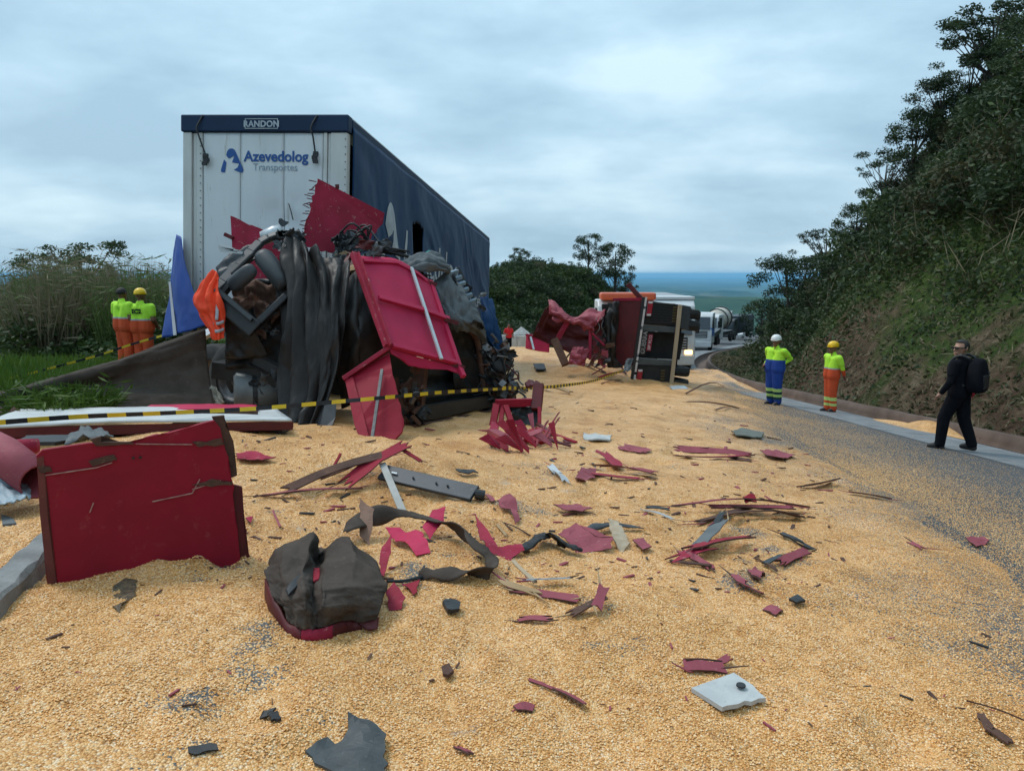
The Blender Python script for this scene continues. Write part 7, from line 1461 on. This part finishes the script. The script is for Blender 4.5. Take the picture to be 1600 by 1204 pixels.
# --- grass along the left verge
n = 130000; y = 7+24*rng.random(n)**1.25; x = -2.6-26*rng.random(n)**1.3; ok = (x < e_l(y)-.2) & (x/y > -.85) & ~((ct(x, y) > 0.0) & (x > -5.4)); x, y = x[ok], y[ok]; n = len(x); z = tz(x, y)
h = (.16+.34*rng.random(n))*(.55+1.0*np.clip(fbm(x*.4, y*.4, 3, 61)+.4, 0, 1)); a = np.stack([.45*rng.normal(size=n), .45*rng.normal(size=n), np.ones(n)], 1); a /= np.linalg.norm(a, axis=1)[:, None]; A = a*(h*.5)[:, None]; b = np.cross(a, rand_dirs(n)); b /= np.linalg.norm(b, axis=1)[:, None]
tag(quads_mesh('verge_grass', np.stack([x, y, z], 1)+A*.9, A, b*(.008+.008*rng.random(n))[:, None]*(1+.03*y)[:, None], M_grs), 'green grass growing over the left verge', 'grass', kind='stuff')
DG = 'tall dry grass at the back of the verge'
dg1 = make_grass('tall_dry_grass', 'tall dry grass clump behind the verge at left', .7, 2.1, 420, M_dry, DG, .010); dg2 = make_grass('tall_dry_grass', 'tall greenish grass clump behind the verge at left', .8, 1.7, 480, mat('green_stalk', (.055, .095, .022), (.11, .145, .045), 1.2, .8, rand=.2, trans=.25), DG, .012)
for k in range(130):
    d_ = rv_.uniform(19, 30); px = rv_.uniform(-10, 275); x = (px-800)/1200*d_; place(dg1 if rv_.random() < .45 else dg2, (x, d_, float(tz(x, d_))-.05), rv_.uniform(0, 6.28), (rv_.uniform(.8, 1.2), rv_.uniform(.8, 1.2), rv_.uniform(.95, 1.75)*(.62 if px < 40 else 1)))
BG = 'green bushes behind the workers'
b1 = make_shrub('verge_bush', 'green bush on the verge behind the workers', .9, 1.2, 1200, .06, M_lf2, BG)
for k in range(44):
    d_ = rv_.uniform(17.5, 27); px = rv_.uniform(-10, 270); x = (px-800)/1200*d_; place(b1, (x, d_, float(tz(x, d_))-.1), rv_.uniform(0, 6.28), rv_.uniform(.8, 1.6))
o = make_tree('umbrella_tree', 'dark flat-topped tree rising behind the dry grass at left', 4.5, 2.1, 44, 5200, .075, M_lf, .40, .50, airy=True, trunk=.10)
x = (125-800)/1200*32; place(o, (x, 32, float(tz(x, 32))-.2), .4, 1.0)
tf = make_grass('grass_tuft', 'green grass tuft in front of the brown tarpaulin', .45, .42, 420, M_grs, None, .010, splay=1.0); p = P(100, 640, 8.0); tf.location = (p.x, p.y, p.z-.08)
# --- hill beyond the trailer
HG_ = 'shrubs on the hill beyond the trailer'; h1 = make_shrub('hill_shrub', 'green shrub on the hill beyond the trailer', 1.7, 2.0, 1100, .13, M_lf2, HG_); h2 = make_shrub('hill_shrub', 'dark shrub on the hill beyond the trailer', 1.8, 2.4, 1100, .13, M_lf, HG_); h3 = make_shrub('hill_shrub', 'pale dry bush on the hill beyond the trailer', 1.3, 1.5, 900, .11, mat('leaf_pale', (.085, .085, .04), (.13, .12, .06), 1, .7, rand=.2, trans=.2), HG_)
cnt = 0
while cnt < 150:
    y = rv_.uniform(52, 112); px = rv_.uniform(735, 985); x = (px-800)/1200*y; sl_ = float(e_l(y))-x
    if sl_ < 1.2: continue
    place(rv_.choices((h1, h2, h3), (4, 4, 1.3))[0], (x, y, float(tz(x, y))-.2), rv_.uniform(0, 6.28), rv_.uniform(.5, 1.0)); cnt += 1
n = 42000; y = 50+62*rng.random(n); x = (-60+245*rng.random(n))/1200*y; ok = x < e_l(y)-.8; x, y = x[ok], y[ok]; n = len(x); C = np.stack([x, y, tz(x, y)+.5*rng.random(n)**2], 1); a = rand_dirs(n); a[:, 2] = np.abs(a[:, 2]); b = np.cross(a, rand_dirs(n)); b /= np.linalg.norm(b, axis=1)[:, None]; sz = .12+.16*rng.random(n)
tag(quads_mesh('hill_undergrowth', C, a*sz[:, None], b*(sz*.4)[:, None], M_lf2), 'low green growth covering the hill beyond the trailer', 'undergrowth', kind='stuff')
t3 = make_tree('roadside_tree', 'tall round-crowned tree at the right end of the far hill', 7.0, 2.7, 30, 4200, .13, M_lf, .7, .42, trunk=.15, group='trees on the far hill')
for px, py, d_, sc, lab in ((960, 470, 96, .98, 'tall round-crowned tree at the right end of the far hill'), (918, 462, 92, .72, 'smaller tree left of the tall round-crowned one'), (976, 478, 100, .62, 'small tree at the foot of the tall round-crowned one'), (812, 400, 88, .42, 'little tree on the crest of the far hill')):
    x = (px-800)/1200*d_; place(t3, (x, d_, float(tz(x, d_))-.3), rv_.uniform(0, 6), sc, lab)
dt = make_tree('dark_roadside_tree', 'dark tree below the hillside nose beside the queue end', 5.0, 2.6, 30, 4200, .12, M_lf, .75, .12, trunk=.14); x = (1190-800)/1200*112; place(dt, (x, 112, float(tz(x, 108))-.3), .3, 1.25)
